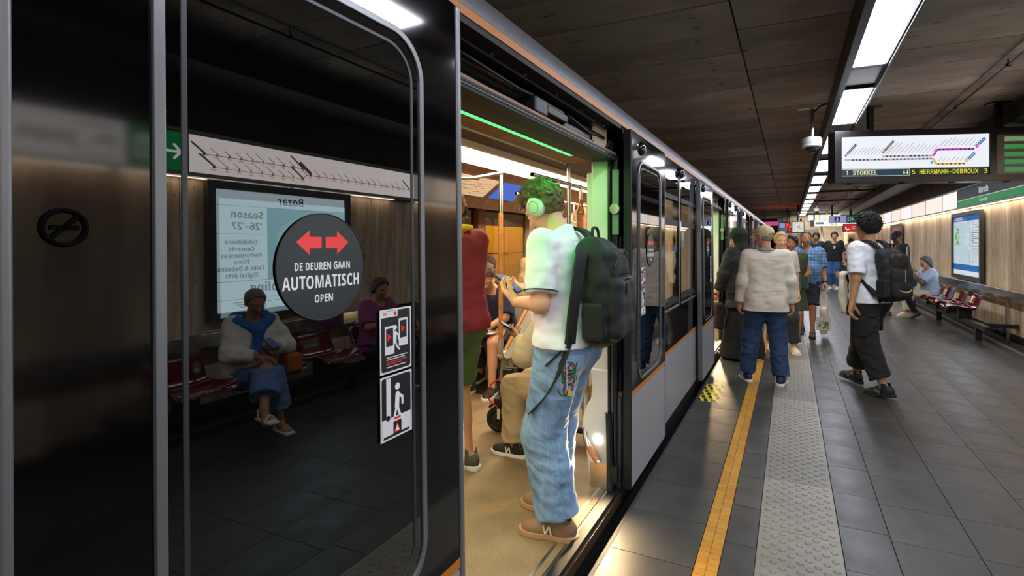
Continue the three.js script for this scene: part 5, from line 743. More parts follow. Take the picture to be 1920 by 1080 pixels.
    tp('floor_lamp', new THREE.SphereGeometry(0.032, 12, 8).scale(1, 1, 0.4).translate(-1.04, FL + 0.29, -(b - 0.012)), glow(0xfff0d8, 9), ds);
    { const sp = new THREE.SpotLight(0xffdca8, L.spot * 6, 3, 1.2, 0.7); sp.name = 'sill_light'; sp.position.set(-1.0, FL + 0.29, -(b - 0.05)); sp.target.position.set(-0.75, 0, -(d - 0.9)); sp.castShadow = true; scene.add(sp, sp.target); }
    tp('grab_rail', [tube([[-1.13, FL + 0.56, -(b + 0.02)], [-1.13, FL + 0.36, -(b + 0.01)], [-1.10, FL + 0.26, -(b - 0.03)], [-1.02, FL + 0.17, -(b - 0.05)]], 0.018, 24, 12)], M.steel, ds); te('wood_grip', [rod([-1.13, FL + 0.55, -(b + 0.02)], [-1.13, FL + 0.85, -(b + 0.02)], 0.02), rod([-1.09, FL + 0.245, -(b - 0.033)], [-1.03, FL + 0.18, -(b - 0.049)], 0.021)], M.woodPole, ds);
    tp('round_cover', new THREE.CylinderGeometry(0.085, 0.085, 0.03, 32).rotateX(Math.PI / 2).translate(-1.2, FL + 0.62, -(b + 0.1)), M.whitePlastic, ds);
    tp('door_latch', [B(-0.945, -0.91, 1.55, 1.93, b - 0.03, b - 0.01)], S({ color: 0x69806a, roughness: 0.5 }), fr); tp('latch_wheel', new THREE.CylinderGeometry(0.03, 0.03, 0.03, 16).rotateX(Math.PI / 2).translate(-0.925, 1.70, -(b - 0.04)), M.steel, fr); tp('rubber_foot_seal', [tube([[-0.97, 0.5, -(b - 0.02)], [-0.96, 0.2, -(b - 0.03)], [-0.95, 0.06, -(b - 0.06)]], 0.02, 14, 8), B(-0.95, -0.91, 0.1, 0.2, b - 0.05, b - 0.01)], M.rubber, fr);
  });
  // poles, ceiling rails, grab loops
  const pole = (x, F, y0 = FL, wood = [0.65, 1.72]) => { const p = tp('grab_pole', rod([x, y0, -F], [x, 2.2, -F], 0.018), M.steel); tp('wood_sleeve', rod([x, wood[0], -F], [x, wood[1], -F], 0.021), M.woodPole, p); };
  pole(-2.45, 4.12, 0.42, [0.62, 1.78]); pole(-1.75, 4.1, FL, [1.0, 1.5]); pole(-2.45, 6.6); pole(-1.75, 7.24); pole(-2.45, 9.2); pole(-1.75, 10.2); pole(-2.4, 12.4); pole(-1.35, 5.4); pole(-2.2, 1.0);
  te('ceiling_rail', [tube([[-1.70, 2.0, -3.3], [-1.70, 2.0, -9]], 0.016, 4, 10), tube([[-2.5, 2.05, -3.0], [-2.5, 2.05, -3.6], [-2.3, 2.12, -3.9]], 0.016, 12, 10), tube([[-2.5, 2.0, -4.5], [-2.5, 2.0, -12]], 0.016, 4, 10)], M.steel);
  for (const [x, F] of [[-1.70, 3.75], [-1.70, 4.25], [-1.70, 4.75], [-1.70, 5.6], [-1.70, 6.2], [-2.5, 5.3], [-2.5, 6.0], [-2.5, 7.2], [-2.5, 8.2]]) { const h = tp('grab_loop', [tube([[x, 1.90, -F], [x, 1.86, -(F - 0.02)], [x, 1.77, -(F - 0.075)], [x, 1.765, -(F + 0.075)], [x, 1.86, -(F + 0.02)]], 0.009, 40, 8, true, 0.1)], M.woodPole); tp('loop_strap', RB(x - 0.012, x + 0.012, 1.885, 2.02, F - 0.018, F + 0.018, 0.005), M.steel, h); }
  // seats: transverse pairs with white shells and wood edges
  const seat = (x, F, dir) => { const st = tp('passenger_seat', [muv(new RoundedBoxGeometry(0.84, 0.07, 0.42, 3, 0.02).translate(x, 0.45, -F + dir * 0.0))], M.wood); tp('seat_back', muv(new RoundedBoxGeometry(0.84, 0.55, 0.04, 3, 0.018).rotateX(-dir * 0.15).translate(x, 0.72, -F + dir * -0.0 + dir * 0.24)), M.whitePlastic, st); tp('seat_pedestal', B(x - 0.3, x + 0.3, FL, 0.42, F - 0.05, F + 0.05), M.cream, st); };
  seat(-2.98, 4.72, -1); seat(-2.98, 5.3, 1); seat(-2.98, 9.6, 1); seat(-2.98, 8.8, -1); for (const F of [4.9, 5.8, 10.2, 11.0]) seat(-1.42, F, F % 2 < 1 ? 1 : -1);
  { const s = new THREE.Shape(); s.moveTo(4.10, 0.46); s.quadraticCurveTo(4.14, 0.40, 4.30, 0.39); s.lineTo(4.98, 0.40); s.quadraticCurveTo(5.10, 0.42, 5.08, 0.55); s.lineTo(4.98, 0.96); s.quadraticCurveTo(4.94, 1.0, 4.86, 0.98); s.lineTo(4.25, 0.50); s.lineTo(4.10, 0.46);
    const p = tp('seat_side_shell', plateX(s, -2.47, 0.035, 0.006), M.whitePlastic); tp('wood_edge', tube([[-2.45, 0.48, -4.2], [-2.45, 0.74, -4.53], [-2.45, 0.985, -4.87]], 0.022, 20, 8), M.woodPole, p); tp('pole_bracket', tube([[-2.45, 0.62, -4.12], [-2.45, 0.45, -4.13], [-2.45, 0.40, -4.3], [-2.45, 0.40, -4.7]], 0.026, 20, 10), S({ color: 0xa39a8b, metalness: 0.5, roughness: 0.4 }), p); }
  tp('seat_plinth', RB(-3.45, -3.0, FL, 0.30, 3.55, 4.2, 0.02), M.wood);
  // gangway partition further on with white panel, red sign, notices
  te('partition', [RB(-3.5, -2.75, FL, 2.1, 6.9, 6.96, 0.02), RB(-1.5, -0.95, FL, 2.1, 5.95, 6.0, 0.02)], M.whitePlastic); te('partition_post', [RB(-2.80, -2.70, FL, 2.1, 6.86, 7.0, 0.02), RB(-1.58, -1.5, FL, 2.1, 5.93, 6.02, 0.015)], M.wood);
  tp('notice', new THREE.BoxGeometry(0.16, 0.5, 0.006).translate(-3.0, 1.55, -6.89), printed(canvasTex(64, 200, (g, w, h) => { g.fillStyle = '#efe8dc'; g.fillRect(0, 0, w, h); g.fillStyle = '#55483c'; for (let i = 0; i < 12; i++) g.fillRect(22, 10 + i * 14, 22, 7); g.fillStyle = '#c1672c'; g.fillRect(0, h - 18, w, 18); }))); tp('red_notice', new THREE.BoxGeometry(0.09, 0.2, 0.006).translate(-1.38, 1.55, -5.94), S({ color: 0xa01c1c, roughness: 0.5 }));
}
// ---------------------------------------------------------------- people on the train
const AWAY = Math.PI, IN = -Math.PI / 2, OUT = Math.PI / 2;
const near = { cell: 0.014, hcell: 0.005, handcell: 0.004 }, mid = { cell: 0.019, hcell: 0.0068, handcell: 0.0052, shoecell: 0.009 }, far = { cell: 0.025, hcell: 0.0095, handcell: 0.0075, shoecell: 0.013 };
const denimM = (c) => P({ color: c, map: T.denim, roughness: 0.85 });
const nmark = (s, sg) => tube([[sg * 0.046, 0.03, 0.02], [sg * 0.044, 0.07, 0.03], [sg * 0.046, 0.03, 0.05], [sg * 0.044, 0.07, 0.06]].map((p) => p.map((x) => x * s)), 0.0045, 20, 5, false, 0.05);
function inFrame(J, p) { return J.group.localToWorld(p.clone()); }
function follow(name, label, cat, J) { const p = J.group.position, t = thing(name, label, cat, [p.x, p.y, p.z], J.group.rotation.y); J.group.updateMatrixWorld(true); return t; }
function phone(label, J, local, q, size = [0.075, 0.155], screen = 0x4d7ed6) {
  const t = thing('phone', label, 'phone'); t.position.copy(inFrame(J, local)); t.rotation.set(...q, 'YXZ');
  part('phone_case', muv(new RoundedBoxGeometry(size[0], size[1], 0.010, 2, 0.004)), M.black, t); part('phone_screen', new THREE.PlaneGeometry(size[0] - 0.008, size[1] - 0.012).translate(0, 0, 0.0056), glow(screen, 0.5), t); return t;
}
function headphones(label, J, colour, pad) {
  const t = follow('headphones', label, 'headphones', J), m = S({ color: colour, roughness: 0.45 });
  const b = []; for (let i = 0; i <= 20; i++) { const a = Math.PI * i / 20; b.push([Math.cos(a) * 0.098, 0.012 + Math.sin(a) * 0.122, -0.005]); }
  part('headband', J.onHead(tube(b, 0.0115, 48, 8).scale(1, 1, 1.25)), m, t);
  for (const s of [1, -1]) { const c = part('ear_cup', J.onHead(new THREE.LatheGeometry([[0, 0.022], [0.030, 0.021], [0.041, 0.012], [0.043, 0], [0.040, -0.012], [0, -0.012]].map((p) => new THREE.Vector2(...p)), 28).rotateZ(-s * Math.PI / 2).scale(1, 1.15, 1).translate(s * 0.106, -0.002, -0.008)), m, t); part('ear_cushion', J.onHead(new THREE.TorusGeometry(0.029, 0.013, 10, 28).rotateY(Math.PI / 2).scale(1, 1.2, 1).translate(s * 0.090, -0.002, -0.008)), S({ color: pad, roughness: 0.8 }), c); part('cup_ring', J.onHead(new THREE.TorusGeometry(0.026, 0.0025, 8, 28).rotateY(Math.PI / 2).scale(1, 1.15, 1).translate(s * 0.127, -0.002, -0.008)), S({ color: pad, roughness: 0.5 }), c); }
  return t;
}
function backpack(label, J, o) {
  const t = follow('backpack', label, 'backpack', J), s = J.s, m = cloth(o.color, { roughness: 0.75 }), y0 = o.y ?? 1.20, z0 = o.z ?? -0.235, w = o.w ?? 0.155, h = o.h ?? 0.25, d = o.d ?? 0.085;
  const N = (a) => (x, y, z) => a * perlin.noise(x * 14, y * 14, z * 14 + 5);
  const n = N(0.012), q = (geo) => geo;
  part('pack_body', q(surface((x, y, z) => roundBox(x * (1 + 0.5 * Math.max(0, y - y0)), y, z + 0.25 * Math.max(0, y - y0 - 0.05) * -1, 0, y0, z0, w, h, d, 0.085) + n(x, y, z), [[-0.3, y0 - 0.36, z0 - 0.2], [0.3, y0 + 0.36, z0 + 0.16]], 0.009)), m, t);
  part('front_pocket', surface((x, y, z) => roundBox(x, y, z, 0, y0 - 0.075, z0 - d + 0.012, w * 0.84, h * 0.58, 0.05, 0.048) + n(x, y, z) * 0.8, [[-0.25, y0 - 0.32, z0 - 0.25], [0.25, y0 + 0.15, z0 + 0.05]], 0.009), m, t);
  part('top_pocket', surface((x, y, z) => roundBox(x, y, z, 0, y0 + 0.13, z0 - d * 0.55, w * 0.74, h * 0.30, 0.045, 0.044) + n(x, y, z) * 0.6, [[-0.25, y0, z0 - 0.2], [0.25, y0 + 0.26, z0 + 0.05]], 0.009), m, t);
  const zz = z0 - d - 0.038; each('zip', [tube([[-w * 0.7, y0 - 0.02, zz + 0.03], [-w * 0.45, y0 + 0.055, zz + 0.018], [0, y0 + 0.068, zz + 0.006], [w * 0.45, y0 + 0.055, zz + 0.018], [w * 0.7, y0 - 0.02, zz + 0.03]], 0.0035, 40, 6), tube([[-w * 0.68, y0 + 0.12, z0 - d * 1.0], [0, y0 + 0.205, z0 - d * 1.05], [w * 0.68, y0 + 0.12, z0 - d * 1.0]], 0.0035, 40, 6)], S({ color: 0x2c2d2f, roughness: 0.4, metalness: 0.3 }), t);
  part('zip_pull', [RB(0.04, 0.05, y0 + 0.0, y0 + 0.05, -zz, -zz + 0.006, 0.002)], M.steelDark, t);
  if (o.piping) part('pocket_piping', tube([[-w * 0.75, y0 - 0.11, zz + 0.02], [-w * 0.4, y0 - 0.145, zz - 0.002], [0, y0 - 0.155, zz - 0.006], [w * 0.4, y0 - 0.145, zz - 0.002], [w * 0.75, y0 - 0.11, zz + 0.02]], 0.004, 40, 6), S({ color: o.piping, roughness: 0.5 }), t);
  if (o.reflect) part('reflective_strip', tube([[0.01, y0 - 0.06, zz - 0.002], [0.012, y0 + 0.02, zz - 0.001], [0.0, y0 + 0.05, zz + 0.006]], 0.004, 20, 6), S({ color: 0x8b8e92, roughness: 0.4 }), t);
  each('side_pocket', [1, -1].map((sg) => muv(new RoundedBoxGeometry(0.03, 0.17, 0.10, 3, 0.014).translate(sg * (w + 0.004), y0 - 0.13, z0))), m, t);
  part('haul_loop', tube([[-0.04, y0 + h - 0.015, z0 + 0.05], [-0.03, y0 + h + 0.04, z0 + 0.055], [0.03, y0 + h + 0.04, z0 + 0.055], [0.04, y0 + h - 0.015, z0 + 0.05]], 0.008, 20, 8), m, t);
  const strap = (pts, wd, th = 0.010) => { const c = new THREE.CatmullRomCurve3(pts.map((p) => J.sp ? p : p)), g = new THREE.BufferGeometry(), P0 = [], ix = [], n2 = 36; for (let i = 0; i <= n2; i++) { const p = c.getPoint(i / n2), tn = c.getTangent(i / n2), out = V(p.x * 0.25, 0.35, p.z * 1.0 + (p.y > 1.38 ? 0 : 0)).normalize(), sd = V().crossVectors(tn, out).normalize(), nn = V().crossVectors(sd, tn).normalize(); for (const [a, b] of [[-wd, -th], [wd, -th], [wd, th], [-wd, th]]) { const v = p.clone().addScaledVector(sd, a).addScaledVector(nn, b); P0.push(v.x, v.y, v.z); } if (i < n2) for (let k = 0; k < 4; k++) { const a = i * 4 + k, b = i * 4 + (k + 1) % 4; ix.push(a, b, a + 4, b, b + 4, a + 4); } } g.setAttribute('position', new THREE.Float32BufferAttribute(P0, 3)); g.setIndex(ix); const r = g.toNonIndexed(); r.computeVertexNormals(); return muv(r); };
  for (const sg of o.straps ?? [1, -1]) part('shoulder_strap', strap([V(sg * 0.05 * s, y0 + h - 0.04, z0 + d - 0.02), J.sp(sg * 0.09, 0.535, -0.10), J.sp(sg * 0.115, 0.555, -0.01), J.sp(sg * 0.12, 0.50, 0.085), J.sp(sg * 0.128, 0.41, 0.12), J.sp(sg * 0.158, 0.33, 0.075), J.sp(sg * 0.172, 0.26, -0.01), J.sp(sg * 0.165, 0.15, -0.075), V(sg * 0.14 * s, y0 - h + 0.06, z0 + d - 0.02)], 0.030), m, t);
  if (o.tails) for (const [i, pts] of o.tails.entries()) part(i ? 'loose_strap' : 'hanging_strap', strap(pts.map((p) => V(...p)), 0.014, 0.0025), m, t);
  if (o.hang) part('shoulder_strap', strap(o.hang.map((p) => V(...p)), 0.026, 0.008), m, t);
  if (o.tails) part('strap_buckle', muv(new RoundedBoxGeometry(0.05, 0.06, 0.015, 2, 0.005).translate(...o.buckle)), M.black, t);
  return t;
}

// --- the boy in the doorway: faces into the car, head bent over his phone
{
  const J = person({ label: 'boy in a white polo and baggy light jeans standing in the train doorway', at: [-1.04, 2.40], y: FL, yaw: IN - 0.05, H: 1.81, skin: 0xd6a184, ...near, face: true, brow: 0x4a3520,
    hair: { color: 0x5a4024, t: 0.024, a: 0.013, f: 34, up: 0.010, front: 0.058, low: -0.05, st: 0.6, cell: 0.0035 },
    pose: { hip: [0, 0.93, -0.01], lean: 0, bend: 11, head: [36, 0, 0], shrugL: 0.01, hands: { L: [0.11, 1.12, 0.225], R: [-0.10, 1.12, 0.25] }, elbows: { L: [0.8, -1, -1.0], R: [-0.25, -1, -0.75] }, feet: { L: [0.085, 0.0, 8], R: [-0.10, 0.13, -8] } },
    hand: { L: { dir: [-0.35, 0.45, 0.8], palm: [-0.5, 0.75, -0.3], thumb: [0.1, 0.6, -0.5], curl: 0.75 }, R: { dir: [0.45, 0.35, 0.8], palm: [0.6, 0.7, -0.2], thumb: [0, 0.6, -0.5], curl: 0.8 } },
    bottom: { mat: denimM(0x8fb0d2), loose: 0.028, flare: 0.036, fold: 0.010, len: 0.97, waist: 0.075 },
    top: { color: 0xe8e9f0, mat: cloth(0xe8e9f0, { bumpMap: T.weave, bumpScale: 0.0007 }), loose: 0.020, sleeve: 0.84, hem: -0.005, fold: 0.0085, collar: true, band: 0x1f2238, cell: 0.009 },
    shoes: { color: 0x86694e, sole: 0xb08b66, lace: 0xd8c8b2, mark: 0xe6ddcf, markGeo: nmark } });
  phone('dark phone held in front of the boy in the white polo shirt', J, J.palmL.clone().add(V(-0.04, 0.025, 0.03)), [-0.95, IN + Math.PI, 0.15]);
  {
    const gs = [], hair = J.group.children.find((c) => c.name === 'hair');
    for (let i = 0; i < 2600; i++) {
      const a = hash(i, 1, 301) * 6.283, up = 1 - 1.05 * hash(i, 2, 301), r = Math.sqrt(Math.max(0, 1 - up * up)), n = V(Math.cos(a) * r, up, Math.sin(a) * r);
      if (up < 0.0 && n.z > -0.3) continue; if (up < 0.35 && n.z > 0.5) continue;
      const top = Math.max(0, up), p = V(n.x * 0.094, 0.038 + n.y * 0.108, -0.014 + n.z * 0.114), l = 0.016 + 0.030 * top * (0.5 + hash(i, 3, 301)), d = V(n.x * 0.7 + (hash(i, 4, 301) - 0.5) * 0.9, n.y * 0.45 + 0.25 * top - (1 - top) * 0.7 + (hash(i, 5, 301) - 0.5) * 0.5, n.z * 0.6 + 0.55 * top + (hash(i, 6, 301) - 0.5) * 0.9).normalize();
      const g = new THREE.ConeGeometry(0.0021, l, 4, 1, true); g.applyQuaternion(new THREE.Quaternion().setFromUnitVectors(V(0, 1, 0), d)); g.translate(p.x + d.x * l * 0.4, p.y + d.y * l * 0.4, p.z + d.z * l * 0.4); gs.push(g);
    }
    part('hair_strands', J.onHead(join(gs)), P({ color: 0x5a4024, roughness: 0.5 }), hair).userData.kind = 'stuff';
  }
  headphones('pale mint over-ear headphones on the boy with the green-lit hair', J, 0xb9bfb4, 0x8d958a);
  const zb = J.group;
  part('collar_stripe', sdf([{ p: [cap(J.sp(-0.03, 0.515, -0.02), 0.066, J.sp(0.03, 0.515, -0.02), 0.066)], k: 0.01, cuts: [[0, 1, 0.3, J.sp(0, 0.512, -0.05).y + 0.3 * J.sp(0, 0.512, -0.05).z], [0, -1, -0.3, -(J.sp(0, 0.502, -0.05).y + 0.3 * J.sp(0, 0.502, -0.05).z)]] }], 0.004, 0.01), cloth(0x1f2238), J.top);
  { // embroidered seat pocket on the jeans
    const bm = J.bottom, art = canvasTex(256, 256, (g, w) => { g.fillStyle = '#8aa9ca'; g.fillRect(0, 0, w, w); for (let i = 0; i < 16; i++) { g.strokeStyle = i % 3 ? '#1f6b47' : '#123a2c'; g.lineWidth = 9; g.beginPath(); g.arc(110 + 50 * hash(i, 1, 2), 40 + i * 11, 26 + 28 * hash(i, 2, 2), i, i + 2.6); g.stroke(); } g.fillStyle = '#c2271f'; for (let i = 0; i < 9; i++) { g.beginPath(); g.arc(60 + 130 * hash(i, 3, 2), 40 + 170 * hash(i, 4, 2), 8 + 9 * hash(i, 5, 2), 0, 7); g.fill(); } g.fillStyle = '#e8c22a'; g.beginPath(); g.moveTo(150, 190); g.lineTo(185, 235); g.lineTo(135, 240); g.fill(); for (let i = 0; i < 7; i++) { g.beginPath(); g.arc(70 + 120 * hash(i, 6, 2), 50 + 160 * hash(i, 7, 2), 5, 0, 7); g.fill(); } g.strokeStyle = '#d8d4c6'; g.lineWidth = 8; g.beginPath(); g.moveTo(120, 40); g.lineTo(135, 190); g.stroke(); });
    J.group.updateMatrixWorld(true);
    const keep = bm.matrixWorld.clone(); bm.matrixWorld.identity();
    const c = V(0.16, 0.82, -0.08), d = V(0.80, 0.05, -0.60).normalize(), mm = new THREE.Matrix4().lookAt(d, V(0, 0, 0), V(0, 1, 0));
    const mk = (size, off, mat, nm) => { const e = new THREE.Euler().setFromRotationMatrix(mm), dg = new DecalGeometry(bm, c.clone().add(off), e, size), n = dg.attributes.normal, p = dg.attributes.position; for (let i = 0; i < p.count; i++) p.setXYZ(i, p.getX(i) + n.getX(i) * 0.003, p.getY(i) + n.getY(i) * 0.003, p.getZ(i) + n.getZ(i) * 0.003); if (p.count) part(nm, dg, mat, bm); };
    mk(V(0.175, 0.22, 0.22), V(0, 0, 0), P({ map: art, roughness: 0.9 }), 'embroidered_pocket');
    bm.matrixWorld.copy(keep);
  }
  backpack('black school backpack with hanging straps worn by the boy in the white polo', J, { color: 0x15171a, y: 1.225, z: -0.215, w: 0.155, h: 0.265, d: 0.088, straps: [-1], buckle: [0.192, 1.0, -0.115],
    tails: [[[0.192, 1.0, -0.115], [0.215, 0.86, -0.07], [0.222, 0.75, -0.01], [0.215, 0.64, 0.09]], [[0.192, 1.0, -0.115], [0.215, 0.93, -0.05], [0.222, 0.88, 0.0]]], hang: [[0.08, 1.46, -0.15], [0.15, 1.42, -0.16], [0.185, 1.28, -0.15], [0.192, 1.12, -0.13], [0.192, 0.99, -0.115]] });
}
// --- man in maroon at the left edge of the opening
{
  const J = person({ label: 'man in a maroon tee and green shorts standing inside the train at the left', at: [-1.94, 2.70], y: FL, yaw: -Math.PI * 0.58, H: 1.83, skin: 0xc08a64, ...mid, hair: { color: 0x8a4a22, t: 0.016 }, pose: { bend: 4, head: [20, 0, 0], hands: { L: [0.06, 1.16, 0.24], R: [-0.05, 1.10, 0.28] }, elbows: { L: [1, -0.5, -0.4], R: [-0.9, -0.6, -0.2] } }, hand: { L: { palm: [-0.3, 0.3, -0.8], curl: 0.9 }, R: { palm: [0.3, 0.3, -0.8], curl: 0.9 } }, bottom: { color: 0x4a5a2c, loose: 0.03, len: 0.46, fold: 0.01, waist: 0.0 }, top: { color: 0x7c1622, loose: 0.026, sleeve: 0.78, hem: -0.06, fold: 0.009 }, shoes: { color: 0x4a443c } });
  headphones('black over-ear headphones on the man in the maroon tee', J, 0x18191b, 0x0c0c0d);
  const ys = follow('yellow_bag', 'yellow bag with straps worn on the front of the man in maroon', 'bag', J); part('bag_body', surface((x, y, z) => roundBox(x, y, z, 0, 1.13, 0.22, 0.14, 0.2, 0.06, 0.05) + 0.008 * perlin.noise(x * 14, y * 14, z * 14), [[-0.25, 0.85, 0.08], [0.25, 1.4, 0.36]], 0.012), cloth(0xd8b020), ys); part('neck_strap', tube([J.sp(-0.12, 0.45, 0.12), J.sp(-0.12, 0.55, 0.02), J.sp(-0.06, 0.555, -0.09), J.sp(0.06, 0.555, -0.09), J.sp(0.12, 0.55, 0.02), J.sp(0.12, 0.45, 0.12)].map((p) => p.toArray()), 0.02, 40, 8), cloth(0xd8b020), ys);
}
const sit = (f = 0.42, sp = 0.1) => ({ hip: [0, 0.55, 0], feet: { L: [sp, f, 4], R: [-sp, f, -4] }, knees: { L: [0.1, 0.8, 1], R: [-0.1, 0.8, 1] } });
// --- seated passengers
{
  const J = person({ label: 'seated train passenger in a navy tee, bowed head resting on his hand, wearing a watch', at: [-2.78, 4.62], y: FL, yaw: 0.15, H: 1.78, skin: 0xc99474, ...mid, hair: { color: 0x3d2413, t: 0.018 }, pose: { ...sit(0.44, 0.12), lean: 16, bend: 34, head: [52, 14, 0], hands: { L: [0.06, 0.62, 0.50], R: [-0.03, 0.98, 0.40] }, elbows: { L: [0.9, -0.7, -0.3], R: [-0.8, -1, 0.1] } }, hand: { L: { palm: [0, -1, 0], curl: 0.4 }, R: { dir: [0.2, 0.9, -0.1], palm: [0.3, 0, -1], curl: 0.8 } }, bottom: { color: 0x23252c, loose: 0.03, len: 0.5, fold: 0.008 }, top: { color: 0x1b2140, loose: 0.022, sleeve: 0.9, hem: -0.04 }, shoes: { color: 0x1c1c1e } });
  const w = part('wrist_watch', [new THREE.TorusGeometry(0.033, 0.009, 8, 20), new THREE.CylinderGeometry(0.02, 0.02, 0.012, 16).translate(0, 0.035, 0)], M.black, J.group); w.position.copy(J.wrL.clone().lerp(J.elL, 0.08)); w.quaternion.setFromUnitVectors(V(0, 0, 1), J.elL.clone().sub(J.wrL).normalize());
  const bk = thing('white_booklet', 'small white booklet on the lap of the seated man in navy', 'booklet'); bk.position.copy(inFrame(J, V(0.05, 0.60, 0.42))); part('page', muv(new RoundedBoxGeometry(0.2, 0.012, 0.15, 1, 0.003)), M.white, bk);
  person({ label: 'seated passenger in a dark brown beanie by the far train window', at: [-3.14, 5.02], y: FL, yaw: 0.1, H: 1.7, skin: 0xa06a4a, ...mid, hat: { color: 0x3a2415, low: -0.02 }, pose: { ...sit(), head: [20, 20, 0], hands: { L: [0.1, 0.66, 0.3], R: [-0.1, 0.66, 0.3] } }, bottom: { color: 0x2b2b30 }, top: { color: 0x4a4238, sleeve: 1.9, hem: -0.05 }, shoes: { color: 0x222222 } });
  person({ label: 'woman in a sand coloured headscarf and cream jacket seated with her back to the doorway', at: [-2.83, 5.28], y: FL, yaw: AWAY, H: 1.66, female: true, skin: 0xb08060, ...mid, hat: { kind: 'hood', color: 0xb39468 }, pose: { ...sit(), bend: 8, head: [12, 0, 0], hands: { L: [0.12, 0.66, 0.3], R: [-0.12, 0.66, 0.3] } }, bottom: { color: 0x6a604e, loose: 0.03 }, jacket: { color: 0xd8c49a, loose: 0.035, sleeve: 1.85, hem: -0.1, fold: 0.012 }, shoes: { color: 0x8a6a4c } });
  person({ label: 'dark haired passenger in a red top seated behind the wooden pole deep in the train', at: [-2.55, 6.3], y: FL, yaw: 0, H: 1.7, skin: 0x8a5a3c, ...mid, hair: { color: 0x14100e, t: 0.02 }, pose: { ...sit(), bend: 14, head: [26, 0, 0], hands: { L: [0.1, 0.66, 0.3], R: [-0.1, 0.66, 0.3] } }, bottom: { color: 0x1f2026 }, top: { color: 0xa21d1f, sleeve: 1.8, hem: -0.05 }, shoes: { color: 0x222222 } });
  const K = person({ label: 'seated person in sand coloured trousers with a phone, mostly hidden behind the boy', at: [-1.26, 3.12], y: FL, yaw: IN - 0.12, H: 1.68, skin: 0xc6916c, ...mid, cell: 0.015, hair: { color: 0x2a1c12, t: 0.02 }, pose: { hip: [0, 0.56, 0.02], lean: 6, bend: 22, head: [40, 0, 0], hands: { L: [0.10, 0.84, 0.40], R: [-0.12, 1.02, 0.34] }, elbows: { L: [0.8, -0.9, 0], R: [-0.8, -0.9, 0] }, feet: { L: [0.10, 0.46, 6], R: [-0.11, 0.34, -4] }, knees: { L: [0.1, 0.9, 1], R: [-0.1, 0.9, 1] } }, hand: { L: { dir: [-0.3, 0.2, 0.9], palm: [-0.3, 0.9, -0.2], thumb: [0, 1, 0], curl: 0.7 }, R: { dir: [0.2, 0.8, 0.5], palm: [0.6, 0.2, -0.6], curl: 0.7 } }, bottom: { color: 0xb09a72, loose: 0.03, flare: 0.022, fold: 0.011, len: 0.95 }, jacket: { color: 0xb8a888, loose: 0.03, sleeve: 1.9, hem: -0.06 }, shoes: { color: 0x1b1a1a, sole: 0xe4e0d8, mark: 0xe8e4dc, markGeo: nmark } });
  phone('blue-screened phone in the hand of the seated person in sand trousers', K, K.palmL.clone().add(V(0.02, 0.03, 0.05)), [-1.0, IN + Math.PI + 0.5, 0.5]);
  const sb = thing('shopping_bag', 'white plastic shopping bag on the train floor under the seat shell', 'bag', [-2.62, FL, -5.3]); part('bag_body', surface((x, y, z) => roundBox(x, y, z, 0, 0.2, 0, 0.17, 0.2, 0.11, 0.05) + 0.02 * perlin.noise(x * 14, y * 9, z * 14), [[-0.3, -0.05, -0.25], [0.3, 0.5, 0.25]], 0.014), P({ color: 0xd8d4cc, roughness: 0.5, transmission: 0.25, thickness: 0 }), sb);
}
// --- folded e-scooter on the vestibule floor
{
  const t = thing('kick_scooter', 'folded black electric scooter with red cables on the train floor beside the seated passenger', 'scooter', [-2.05, FL, -3.41], 0.08);
  const wheel = (x) => { const w = part('wheel', new THREE.TorusGeometry(0.075, 0.024, 12, 32).translate(x, 0.1, 0), M.rubber, t); part('hub', [new THREE.CylinderGeometry(0.052, 0.052, 0.03, 24).rotateX(Math.PI / 2).translate(x, 0.1, 0), new THREE.CylinderGeometry(0.015, 0.015, 0.07, 12).rotateX(Math.PI / 2).translate(x, 0.1, 0)], M.black, w); };
  wheel(0); wheel(0.86);
  part('fork', [rod([0.0, 0.1, 0.045], [0.035, 0.24, 0.045], 0.013), rod([0.0, 0.1, -0.045], [0.035, 0.24, -0.045], 0.013), B(-0.01, 0.08, 0.22, 0.27, -0.05, 0.05)], M.black, t); part('mudguard', new THREE.TorusGeometry(0.115, 0.012, 6, 20, 2.2).scale(1, 1, 2.6).translate(0, 0.1, 0), M.black, t);
  part('steering_tube', [rod([0.03, 0.23, 0], [0.09, 0.46, 0], 0.026), RB(0.05, 0.13, 0.42, 0.50, -0.035, 0.035, 0.01), rod([0.09, 0.46, 0], [0.95, 0.34, 0.0], 0.019)], M.black, t); part('deck', muv(new RoundedBoxGeometry(0.62, 0.05, 0.15, 3, 0.02).translate(0.45, 0.12, 0)), M.black, t); part('deck_neck', rod([0.06, 0.32, 0], [0.2, 0.13, 0], 0.028), M.black, t);
  each('red_cable', [tube([[0.07, 0.44, 0.03], [-0.03, 0.38, 0.06], [-0.05, 0.27, 0.06], [0.03, 0.2, 0.05]], 0.006, 24, 6), tube([[0.09, 0.46, 0.03], [0.15, 0.36, 0.06], [0.12, 0.25, 0.05]], 0.005, 20, 6)], S({ color: 0xb3251c, roughness: 0.5 }), t); part('reflector', B(0.02, 0.045, 0.12, 0.2, -0.06, -0.058), M.white, t); part('folded_lever', RB(0.05, 0.16, 0.47, 0.51, -0.012, 0.012, 0.004), M.steelDark, t);
}
